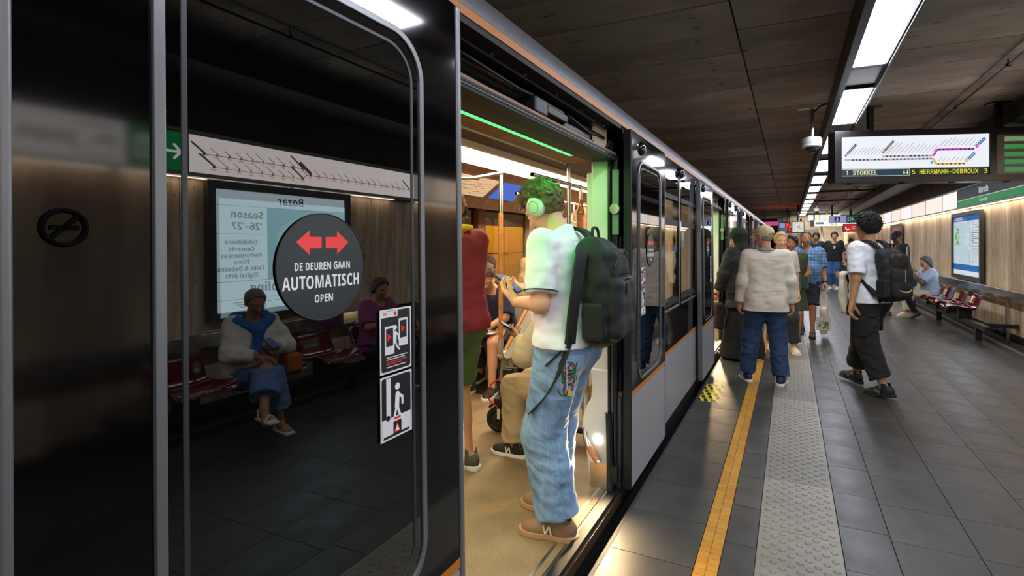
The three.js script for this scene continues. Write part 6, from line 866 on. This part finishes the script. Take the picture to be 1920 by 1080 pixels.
// --- passengers seen through the next windows
person({ label: 'passenger in a teal top seated by the window of the train beyond the first doors', at: [-1.5, 5.25], y: FL, yaw: 0.3, H: 1.68, female: true, skin: 0xb98664, ...far, hair: { color: 0x5a2c18, t: 0.02, long: 0.12 }, pose: { ...sit(), head: [10, -10, 0], hands: { L: [0.1, 0.66, 0.3], R: [-0.1, 0.66, 0.3] } }, bottom: { color: 0xd8d4cc }, top: { color: 0x3c7f7a, sleeve: 0.9, hem: -0.05 }, shoes: { color: 0x333333 } });
person({ label: 'passenger in a red cap standing inside the train behind the window pane', at: [-2.0, 6.4], y: FL, yaw: 0.4, H: 1.74, skin: 0xa8744f, ...far, hat: { color: 0xb5241c, brim: true }, hair: { color: 0x1c1410, t: 0.012 }, pose: { head: [10, 0, 0], hands: { L: [0.1, 1.1, 0.28], R: [-0.22, 0.86, 0.05] } }, bottom: { color: 0x2a2c33 }, top: { color: 0x40424a, sleeve: 0.9 }, shoes: { color: 0x2a2a2a } });
person({ label: 'passenger in a black coat standing by the wooden posts inside the train', at: [-1.7, 8.6], y: FL, yaw: 0.9, H: 1.72, skin: 0x8d5c40, ...far, hair: { color: 0x120e0c, t: 0.02 }, pose: { hands: { L: [0.15, 1.15, 0.25], R: [-0.22, 0.86, 0.05] } }, bottom: { color: 0x1c1c20 }, jacket: { color: 0x222226, sleeve: 1.9, hem: -0.15, loose: 0.03 }, shoes: { color: 0x222222 } });

// ---------------------------------------------------------------- people on the platform
{ // man in the pale jacket and cap, back to us
  const J = person({ label: 'elderly man in a pale cream jacket, beige cap and jeans standing at the yellow line', at: [-0.235, 5.95], yaw: AWAY + 0.12, H: 1.70, build: 1.04, skin: 0xc08766, ...near, hair: { color: 0x8b8075, t: 0.007, a: 0.002 }, hat: { color: 0xb8a67e, brim: true, strap: 0x6a5f48, low: 0.008 },
    pose: { hip: [0, 0.93, 0], bend: 2, head: [2, 48, 0], hands: { L: [0.275, 0.84, 0.04], R: [-0.285, 0.81, 0.05] }, elbows: { L: [0.35, -0.2, -1], R: [-0.35, -0.2, -1] }, feet: { L: [0.19, 0.05, 14], R: [-0.15, -0.04, -16] } },
    hand: { L: { curl: 0.7 }, R: { curl: 0.7 } }, bottom: { mat: denimM(0x2c4468), loose: 0.030, flare: 0.018, fold: 0.011, len: 0.99, waist: 0.0 },
    top: { color: 0x3f6a5c, sleeve: 1.7, hem: 0.0, collar: true, name: 'green_shirt' }, jacket: { color: 0xc9bfae, loose: 0.026, sleeve: 1.93, hem: -0.13, flare: 0.012, fold: 0.007, cuff: 0xbfb5a4, cell: 0.009, collar: true, collarMat: cloth(0xcfc6b6) },
    shoes: { color: 0x1d2c4c, sole: 0xe8e6e2, mark: 0xdcdfe4, markGeo: nmark } });
  part('collar_trim', sdf([{ p: [cap(J.sp(-0.035, 0.53, -0.02), 0.067, J.sp(0.035, 0.53, -0.02), 0.067)], k: 0.01, cuts: [[0, 1, 0.2, J.sp(0, 0.536, -0.05).y - 0.012], [0, -1, -0.2, -J.sp(0, 0.526, -0.05).y + 0.010]] }], 0.005, 0.01), cloth(0x4d8070), J.jacket);
  each('jacket_seam', [[0.43, 0.155], [0.10, 0.165]].map(([y, r]) => tube([-1, -0.6, -0.2, 0.2, 0.6, 1].map((u) => J.sp(u * r * 1.05, y, -0.125 - 0.03 * (1 - u * u) - (y < 0.2 ? 0.03 : 0.02)).toArray()), 0.003, 24, 5)), cloth(0xb0a695), J.jacket);
}
{ // person in a black cap and long black robe stepping to the train
  const J = person({ label: 'person in a black cap and long black robe stepping toward the open train door', at: [-0.56, 7.1], yaw: AWAY + 0.75, H: 1.70, skin: 0xc9824a, ...mid, hat: { kind: 'hood', color: 0x121214 }, pose: { bend: 6, head: [8, 40, 0], hands: { L: [0.30, 0.86, 0.16], R: [-0.26, 0.84, 0.08] }, feet: { L: [0.09, 0.18, 6], R: [-0.1, -0.12, -6] } }, bottom: { color: 0x121214, skirt: [0.03, 0.23, 0.0], fold: 0.02 }, jacket: { color: 0x1a1b1d, loose: 0.032, sleeve: 1.93, hem: -0.25, fold: 0.014, flare: 0.03 }, shoes: { color: 0x17171a } });
  const cp = part('black_cap', [J.onHead(surface((x, y, z) => Math.max(ellipsoid(x, y, z, 0, 0.045, -0.012, 0.106, 0.108, 0.126), 0.035 - y), [[-0.16, 0, -0.2], [0.16, 0.2, 0.2]], 0.006)), J.onHead(brimGeo(-0.012).scale(1.18, 1, 1.18))], cloth(0x1b2220), J.group);
  const b = follow('maroon_handbag', 'dark maroon handbag carried by the person in the black robe', 'bag', J); part('bag_body', surface((x, y, z) => roundBox(x, y, z, 0.34, 0.56, 0.14, 0.06, 0.17, 0.15, 0.04) + 0.01 * perlin.noise(x * 12, y * 12, z * 12), [[0.2, 0.33, -0.08], [0.5, 0.8, 0.36]], 0.012), cloth(0x2a1216), b); part('bag_handle', tube([[0.33, 0.72, 0.04], [0.32, 0.82, 0.08], [0.32, 0.83, 0.18], [0.33, 0.72, 0.24]], 0.01, 24, 8), cloth(0x2a1216), b);
}
person({ label: 'blond person in pale shoes mostly hidden behind the man in the cream jacket', at: [-0.12, 7.75], yaw: 0.3, H: 1.66, skin: 0xcf9a78, ...mid, hair: { color: 0xc9a46a, t: 0.016 }, pose: { hands: { L: [0.24, 0.84, 0.02], R: [-0.24, 0.84, 0.02] }, feet: { L: [0.16, 0.1, 0], R: [-0.1, -0.1, 0] } }, bottom: { color: 0x2f2c2e, loose: 0.03 }, top: { color: 0xb9b3a2, sleeve: 0.9, hem: -0.04 }, shoes: { color: 0xd3c0a8, sole: 0xd8cfc0 } });
{ // woman in the olive dress
  const J = person({ label: 'dark haired woman in a sleeveless olive green dress with sunglasses on her head', at: [0.03, 8.62], yaw: 0.05, H: 1.62, female: true, build: 1.12, skin: 0xb07a55, ...mid, face: true, hair: { color: 0x17120f, t: 0.024, a: 0.012, f: 26, low: -0.07 }, pose: { twist: -18, head: [4, -30, 0], hands: { L: [0.06, 1.03, 0.17], R: [-0.24, 0.84, 0.03] }, elbows: { L: [0.9, -0.7, -0.5] }, feet: { L: [0.08, 0.06, 0], R: [-0.09, -0.04, -20] } }, hand: { L: { palm: [0, 0, -1], curl: 0.8 } }, bottom: { color: 0x3a3f24, skirt: [0.53, 0.17, 0.0], fold: 0.012 }, top: { color: 0x3a3f24, loose: 0.02, sleeve: 0.12, hem: -0.05, neck: 0.44, vneck: 0.7, neckR: 0.10 }, shoes: { color: 0x181c2c } });
  const sg = follow('sunglasses', 'dark sunglasses pushed up into the hair of the woman in the olive dress', 'sunglasses', J); for (const s of [1, -1]) part('lens', J.onHead(new THREE.SphereGeometry(0.03, 16, 10).scale(1, 0.7, 0.25).rotateX(-0.7).translate(s * 0.036, 0.112, 0.068)), M.smoke, sg); part('glasses_frame', J.onHead(tube([[-0.09, 0.07, -0.03], [-0.066, 0.105, 0.05], [0, 0.118, 0.085], [0.066, 0.105, 0.05], [0.09, 0.07, -0.03]], 0.004, 24, 6)), M.black, sg);
  const b = follow('teal_handbag', 'teal shoulder bag with a black strap on the woman in the olive dress', 'bag', J); part('bag_body', surface((x, y, z) => roundBox(x, y, z, -0.05, 0.90, 0.20, 0.16, 0.14, 0.05, 0.04) + 0.012 * perlin.noise(x * 12, y * 12, z * 12), [[-0.3, 0.7, 0.08], [0.2, 1.1, 0.32]], 0.012), cloth(0x1f5f66), b); part('bag_strap', tube([[-0.18, 0.96, 0.2], J.sp(-0.03, 0.36, 0.145).toArray(), J.sp(0.09, 0.50, 0.08).toArray(), J.sp(0.11, 0.54, -0.02).toArray()], 0.011, 30, 6), M.black, b);
}
{ // man in the blue checked shirt with the tote
  const J = person({ label: 'grey haired man in a blue checked short sleeve shirt and navy shorts walking toward us', at: [0.25, 9.3], yaw: -0.12, H: 1.70, build: 1.08, belly: 0.02, skin: 0xb57c56, ...mid, face: true, hair: { color: 0x3a352f, t: 0.008, a: 0.002, front: 0.095 }, pose: { twist: 8, head: [4, -10, 0], hands: { L: [0.29, 0.82, 0.10], R: [-0.27, 0.84, -0.04] }, feet: { L: [0.10, 0.16, 4], R: [-0.09, -0.10, -4, 14, 0.02] } }, hand: { L: { curl: 1.0 } }, bottom: { color: 0x23252f, loose: 0.035, len: 0.48, fold: 0.01 }, top: { color: 0x6c93b8, mat: P({ map: T.plaid, color: 0xe8eef4, roughness: 0.9 }), loose: 0.030, sleeve: 1.0, hem: -0.13, flare: 0.01, collar: true, fold: 0.01 }, shoes: { color: 0x3a3d42, sole: 0x1d1d1f } });
  const w = part('wrist_watch', new THREE.TorusGeometry(0.034, 0.009, 8, 20), M.black, J.group); w.position.copy(J.wrL.clone().lerp(J.elL, 0.06)); w.quaternion.setFromUnitVectors(V(0, 0, 1), J.elL.clone().sub(J.wrL).normalize());
  const b = follow('canvas_tote', 'cream canvas tote with green leaf print carried by the man in the checked shirt', 'bag', J), X = J.palmL.x, Z = J.palmL.z;
  const art = canvasTex(128, 128, (g) => { g.fillStyle = '#d8cdb4'; g.fillRect(0, 0, 128, 128); for (let i = 0; i < 40; i++) { g.fillStyle = i % 2 ? '#3e7a2e' : '#20301c'; g.beginPath(); g.ellipse(20 + 88 * hash(i, 1, 8), 34 + 74 * hash(i, 2, 8), 8, 4, i, 0, 7); g.fill(); } });
  const mt = cloth(0xd8cdb4, { roughness: 0.9 }), bb = part('bag_body', surface((x, y, z) => roundBox(x, y, z, X, 0.28, Z, 0.05, 0.21, 0.16, 0.03) + 0.014 * perlin.noise(x * 12, y * 8, z * 12), [[X - 0.2, 0.0, Z - 0.3], [X + 0.2, 0.56, Z + 0.3]], 0.012), mt, b); part('leaf_print', new THREE.PlaneGeometry(0.2, 0.2).rotateX(0).translate(X, 0.24, Z + 0.175), printed(art, 0.9), bb);
  each('bag_handle', [-0.05, 0.05].map((dx) => tube([[X + dx, 0.46, Z - 0.07], [X + dx * 0.4, 0.72, Z - 0.01], [X + dx * 0.4, 0.73, Z + 0.02], [X + dx, 0.46, Z + 0.08]], 0.009, 24, 6)), mt, b);
}
{ // young man with the backpack
  const J = person({ label: 'curly haired young man in a white tee and black cargo trousers walking on the platform', at: [0.745, 6.05], yaw: AWAY + 0.80, H: 1.80, build: 1.0, skin: 0xb58361, ...near, face: true, hair: { color: 0x100d0c, t: 0.036, a: 0.015, f: 74, up: 0.012, front: 0.055, low: -0.045, cell: 0.004 },
    pose: { hip: [0, 0.925, 0], lean: 2, bend: 3, head: [4, 6, 0], hands: { L: [0.30, 0.84, -0.03], R: [0.02, 1.10, 0.20] }, elbows: { L: [0.25, -0.1, -1], R: [-0.8, -0.8, 0] }, feet: { L: [0.09, -0.20, 6, 8, 0.015], R: [-0.11, 0.26, -10, -6] } },
    hand: { L: { palm: [-0.3, 0.1, -1], dir: [0.1, -0.9, 0.05], curl: 0.75 }, R: { palm: [0.5, 0.6, 0], curl: 0.9 } }, bottom: { color: 0x151517, loose: 0.034, flare: 0.016, fold: 0.012, len: 0.90, waist: 0.0 }, top: { color: 0xdfe0e4, loose: 0.026, sleeve: 0.88, hem: -0.05, fold: 0.009, cell: 0.009 }, shoes: { color: 0x131416, sole: 0x1c1c1e, lace: 0x4a4a4c, mark: 0x77797d, markGeo: nmark } });
  each('cargo_pocket', [1, -1].map((sg) => { const k = sg > 0 ? 'L' : 'R', p = J['hp' + k].clone().lerp(J['kn' + k], 0.62); return muv(new RoundedBoxGeometry(0.04, 0.19, 0.17, 3, 0.018).translate(p.x + sg * 0.105, p.y, p.z)); }), cloth(0x151517), J.bottom);
  backpack('black backpack with a yellow-piped front pocket on the young man in the white tee', J, { color: 0x141416, y: 1.19, z: -0.235, w: 0.16, h: 0.26, d: 0.085, piping: 0xd8c88a, reflect: true });
  const c = follow('folded_jumper', 'cream jumper hanging over the arm of the young man in the white tee', 'jumper', J); part('knit', surface((x, y, z) => roundBox(x - 0.05 * (y - 1), y, z, 0.10, 0.98, 0.19, 0.075, 0.22, 0.05, 0.045) + 0.03 * perlin.noise(x * 13, y * 5, z * 16) + 0.012 * perlin.noise(x * 30, y * 12, z * 30), [[-0.1, 0.68, 0.14], [0.24, 1.28, 0.44]], 0.011), cloth(0xd9d0b8), c);
}
// further back
person({ label: 'young man in a navy jacket with crossed arms, far down the platform', at: [0.82, 19.7], yaw: -0.5, H: 1.84, skin: 0xa9795a, ...far, hair: { color: 0x14100e, t: 0.034, a: 0.016, f: 36, up: 0.01 }, pose: { head: [4, 10, 0], hands: { L: [-0.12, 1.17, 0.22], R: [0.12, 1.13, 0.24] }, elbows: { L: [0.9, -0.5, 0.3], R: [-0.9, -0.5, 0.3] } }, bottom: { mat: denimM(0x2b3d58), loose: 0.02 }, jacket: { color: 0x20283c, loose: 0.04, sleeve: 1.9, hem: -0.06 }, shoes: { color: 0x2a2a2a } });
{ const J = person({ label: 'young man in a black tee with white print and blue jeans carrying a bag', at: [1.32, 19.0], yaw: -0.25, H: 1.87, skin: 0xb98a6a, ...far, hair: { color: 0x14100e, t: 0.026, a: 0.012 }, pose: { head: [6, 16, 0], hands: { L: [0.27, 0.84, 0.06], R: [-0.26, 0.86, 0.0] } }, bottom: { mat: denimM(0x3a66a0), loose: 0.03, flare: 0.02 }, top: { color: 0x17181b, loose: 0.03, sleeve: 0.95, hem: -0.08 }, shoes: { color: 0xd8d4cc } });
  part('shirt_print', new THREE.PlaneGeometry(0.12, 0.16).translate(0.03, 1.36, 0.165), printed(canvasTex(64, 64, (g) => { g.fillStyle = '#17181b'; g.fillRect(0, 0, 64, 64); g.fillStyle = '#d0d0d4'; g.beginPath(); g.arc(32, 26, 18, 0, 7); g.fill(); g.fillRect(24, 40, 16, 16); g.fillStyle = '#17181b'; g.fillRect(22, 22, 8, 8); g.fillRect(36, 22, 8, 8); }), 0.9), J.top);
  const b = follow('black_duffel', 'black bag hanging from the hand of the man in the black printed tee', 'bag', J); part('bag_body', surface((x, y, z) => roundBox(x, y, z, 0.27, 0.42, 0.06, 0.14, 0.27, 0.1, 0.06) + 0.03 * perlin.noise(x * 8, y * 6, z * 8), [[0.0, 0.08, -0.16], [0.55, 0.8, 0.3]], 0.02), cloth(0x1a1a1c), b); part('bag_handle', tube([[0.22, 0.64, 0.06], [0.26, 0.76, 0.06], [0.3, 0.76, 0.06], [0.34, 0.64, 0.06]], 0.012, 16, 6), cloth(0x1a1a1c), b); }
person({ label: 'person in a red shirt far behind the cream jacket man near the red signal', at: [-0.14, 14.5], yaw: 0.2, H: 1.72, skin: 0xa97b5b, ...far, hair: { color: 0x1c1512, t: 0.016 }, bottom: { color: 0x2a2c33 }, top: { color: 0xa0222a, sleeve: 0.9 }, jacket: { color: 0x2f3a33, sleeve: 1.9, hem: -0.06, neck: 0.42, vneck: 1.6, neckR: 0.09 }, shoes: { color: 0x333333 } });
person({ label: 'distant woman in jeans and a black top looking at a phone', at: [2.62, 33], yaw: 0.1, H: 1.70, female: true, skin: 0xb98a6a, ...far, hair: { color: 0x1a1310, t: 0.016 }, pose: { head: [18, 0, 0], hands: { L: [0.06, 1.15, 0.25], R: [-0.1, 1.1, 0.2] } }, bottom: { mat: denimM(0x27466c) }, top: { color: 0xb9b3b0, sleeve: 0.8 }, shoes: { color: 0x222222 } });
person({ label: 'distant woman in a wide dark hat, beige shirt and olive trousers', at: [2.60, 27.5], yaw: -0.1, H: 1.74, female: true, skin: 0x8a5f45, ...far, hat: { kind: 'wide', color: 0x2a1d18, low: 0.01 }, hair: { color: 0x1a120e, t: 0.03, long: 0.08, f: 30, a: 0.012 }, pose: { hands: { L: [0.2, 1.0, 0.18], R: [-0.22, 0.95, 0.1] }, feet: { L: [0.08, 0.12, 0], R: [-0.08, -0.12, 0] } }, bottom: { color: 0x6e6a3a, loose: 0.03, flare: 0.02 }, jacket: { color: 0xa89a8c, loose: 0.03, sleeve: 1.8, hem: -0.12 }, shoes: { color: 0xb98a3a } });
{ // man in the black track jacket
  const J = person({ label: 'man in a black cap and track jacket with white sleeve stripes passing the bench', at: [2.02, 12.3], yaw: IN + 0.35, H: 1.76, skin: 0x6d4a36, ...mid, hat: { color: 0x141416, brim: true }, hair: { color: 0x0e0c0b, t: 0.006, a: 0.002 }, pose: { bend: 6, head: [10, 14, 0], hands: { L: [0.24, 0.88, 0.10], R: [-0.22, 0.95, 0.2] }, feet: { L: [0.08, -0.24, 8, 22, 0.03], R: [-0.08, 0.22, -6] } }, bottom: { color: 0x17181b, loose: 0.008, len: 0.97, fold: 0.006 }, jacket: { color: 0x161719, loose: 0.034, sleeve: 1.93, hem: -0.02, fold: 0.01 }, shoes: { color: 0x5a463c, sole: 0x3a3030 } });
  for (const k of ['L', 'R']) for (const o of [-0.012, 0.012]) part('sleeve_stripe', tube([0, 0.25, 0.5, 0.75, 1].map((t) => { const p = J['sh' + k].clone().lerp(J['el' + k], t), sg = k === 'L' ? 1 : -1; return [p.x + sg * (0.096 - 0.012 * t), p.y + 0.02 * (1 - t), p.z + o]; }), 0.006, 16, 6), cloth(0xd8d4cc), J.jacket);
  part('chest_badge', new THREE.CylinderGeometry(0.028, 0.028, 0.01, 20).rotateX(Math.PI / 2).translate(...J.sp(0.07, 0.36, 0.145).toArray()), cloth(0xd8d4cc), J.jacket);
}
{ // seated woman by the wall
  const J = person({ label: 'grey haired woman in pale blue shirt and cream trousers on the bench with a backpack', at: [2.58, 12.7], yaw: IN + 0.25, H: 1.66, female: true, skin: 0xc08d6e, ...mid, hair: { color: 0x4d4742, t: 0.022, long: 0.10, a: 0.010, f: 30 }, pose: { hip: [0, 0.49, 0.0], lean: -6, bend: 8, head: [16, 0, 0], hands: { L: [0.02, 0.93, 0.30], R: [-0.02, 0.95, 0.30] }, elbows: { L: [0.7, -0.9, -0.2], R: [-0.7, -0.9, -0.2] }, feet: { L: [0.10, 0.48, 6], R: [-0.09, 0.34, -4] }, knees: { L: [0.1, 0.9, 1], R: [-0.1, 0.9, 1] } }, hand: { L: { dir: [-0.3, 0.8, 0.3], curl: 1.0 }, R: { dir: [0.3, 0.8, 0.3], curl: 1.0 } }, bottom: { color: 0xc9bba0, loose: 0.03, flare: 0.018, fold: 0.01, len: 0.92 }, top: { color: 0xa9b6d0, loose: 0.028, sleeve: 0.95, hem: -0.04 }, shoes: { color: 0xd9c0a8, sole: 0xd8cfc0 } });
  const b = follow('blue_backpack', 'dark blue backpack held on the lap of the grey haired woman on the bench', 'backpack', J); const g = surface((x, y, z) => roundBox(x, y, z, 0, 0, 0, 0.15, 0.24, 0.1, 0.07) + 0.016 * perlin.noise(x * 12, y * 12, z * 12), [[-0.25, -0.35, -0.2], [0.25, 0.35, 0.2]], 0.013).rotateX(0.75).translate(0.02, 0.80, 0.46); part('pack_body', g, cloth(0x203a54), b); each('pack_strap', [-0.08, 0.08].map((x) => tube([[x, 0.98, 0.53], [x, 0.96, 0.36], [x, 0.78, 0.32], [x, 0.66, 0.38]], 0.014, 20, 6)), cloth(0xb9b3a2), b); part('pocket', surface((x, y, z) => roundBox(x, y, z, 0, -0.07, 0.11, 0.11, 0.11, 0.03, 0.025), [[-0.2, -0.25, 0.0], [0.2, 0.1, 0.2]], 0.012).rotateX(0.75).translate(0.02, 0.80, 0.46), cloth(0x1b3048), b);
}
// --- the two women on the bench opposite the door, seen in its reflection
{
  const J = person({ label: 'seated woman in white blouse, blue scarf and wide blue trousers reflected in the train door', at: [2.66, 2.98], yaw: IN + 0.22, H: 1.62, female: true, build: 1.06, skin: 0xb07c5c, ...mid, cell: 0.015, face: true, glasses: true, hair: { color: 0x77706a, t: 0.014, a: 0.007 }, pose: { hip: [0, 0.475, 0.0], lean: -4, bend: 10, head: [24, 0, 0], hands: { L: [0.05, 0.66, 0.30], R: [-0.08, 0.72, 0.30] }, elbows: { L: [0.9, -0.6, -0.3], R: [-0.9, -0.6, -0.3] }, feet: { L: [-0.05, 0.46, 0], R: [0.18, 0.68, 10, 18, 0.20] }, knees: { L: [-0.05, 0.9, 1], R: [0.1, 1.2, 0.8] } }, hand: { L: { palm: [0, -1, 0], curl: 0.5 }, R: { palm: [0, 1, 0], curl: 0.8 } }, bottom: { color: 0x5d7aa8, loose: 0.032, flare: 0.05, fold: 0.012, len: 0.86 }, top: { color: 0xddd8ca, loose: 0.030, sleeve: 1.85, hem: -0.08, fold: 0.012 } });
  const sc = part('scarf', [sdf([{ p: [cap(J.sp(-0.14, 0.50, 0.03), 0.05, J.sp(0, 0.44, 0.125), 0.045), cap(J.sp(0.14, 0.50, 0.03), 0.05, J.sp(0, 0.44, 0.125), 0.045), cap(J.sp(-0.14, 0.5, 0.03), 0.05, J.sp(-0.12, 0.52, -0.07), 0.05), cap(J.sp(0.14, 0.5, 0.03), 0.05, J.sp(0.12, 0.52, -0.07), 0.05), cap(J.sp(-0.12, 0.52, -0.07), 0.05, J.sp(0.12, 0.52, -0.07), 0.05), cap(J.sp(0, 0.44, 0.135), 0.045, J.sp(0.03, 0.26, 0.17), 0.05)], k: 0.03 }], 0.011, 0.02, [], (x, y, z) => 0.006 * perlin.noise(x * 26, y * 20, z * 26))], cloth(0x2a62a8), J.group);
  part('cross_strap', tube([J.sp(0.11, 0.50, 0.09).toArray(), J.sp(-0.02, 0.3, 0.17).toArray(), J.sp(-0.12, 0.12, 0.16).toArray()], 0.011, 24, 6), cloth(0x7a4a24), J.group);
  for (const k of ['L', 'R']) part('sandal', [(() => { const g = muv(new RoundedBoxGeometry(0.085, 0.022, 0.25, 3, 0.01)).translate(0, -0.075, 0.055); return g; })(), tube([[-0.045, -0.07, 0.10], [0, -0.028, 0.10], [0.045, -0.07, 0.10]], 0.008, 16, 6), tube([[-0.042, -0.07, 0.0], [-0.03, 0.0, -0.03], [0, 0.005, 0.035], [0.03, 0.0, -0.03], [0.042, -0.07, 0.0]], 0.006, 24, 6)], cloth(0xd8d4cc), J.group).position.copy(J['an' + k]);
  phone('phone held by the woman with the blue scarf', J, J.palmR.clone().add(V(0, 0.03, 0.03)), [-1.1, IN, 0]);
  const b = follow('orange_bag', 'small tan orange handbag beside the woman with the blue scarf', 'bag', J); part('bag_body', surface((x, y, z) => roundBox(x, y, z, -0.26, 0.50, 0.16, 0.07, 0.085, 0.10, 0.03), [[-0.4, 0.38, 0.02], [-0.14, 0.64, 0.32]], 0.01), cloth(0xb25a22), b);
  const K = person({ label: 'seated woman in a plum tee and jeans reading a tablet, reflected in the train door', at: [2.60, 4.42], yaw: IN + 0.1, H: 1.62, female: true, build: 1.12, skin: 0xb07c5c, ...mid, hair: { color: 0x4a362a, t: 0.02, long: 0.05 }, pose: { hip: [0, 0.475, 0], bend: 6, head: [20, 0, 0], hands: { L: [0.08, 0.76, 0.34], R: [-0.10, 0.76, 0.34] }, elbows: { L: [0.8, -0.8, -0.3], R: [-0.8, -0.8, -0.3] }, feet: { L: [0.10, 0.44, 6], R: [-0.09, 0.44, -4] }, knees: { L: [0.1, 0.9, 1], R: [-0.1, 0.9, 1] } }, bottom: { mat: denimM(0x335a88), loose: 0.022 }, top: { color: 0x8a3a6a, loose: 0.024, sleeve: 0.85, hem: -0.06 }, shoes: { color: 0x2a2a30 } });
  const tb = thing('tablet', 'thin pale tablet held by the woman in the plum tee', 'tablet'); tb.position.copy(inFrame(K, V(0, 0.86, 0.42))); tb.rotation.set(-0.9, IN + Math.PI, 0, 'YXZ'); part('tablet_case', muv(new RoundedBoxGeometry(0.26, 0.19, 0.012, 2, 0.005)), M.steelDark, tb);
}
scene.traverse((o) => { if (o.isMesh || o.isLight) { o.castShadow = true; if (o.isMesh) o.receiveShadow = true; } });
renderer.render(scene, camera);
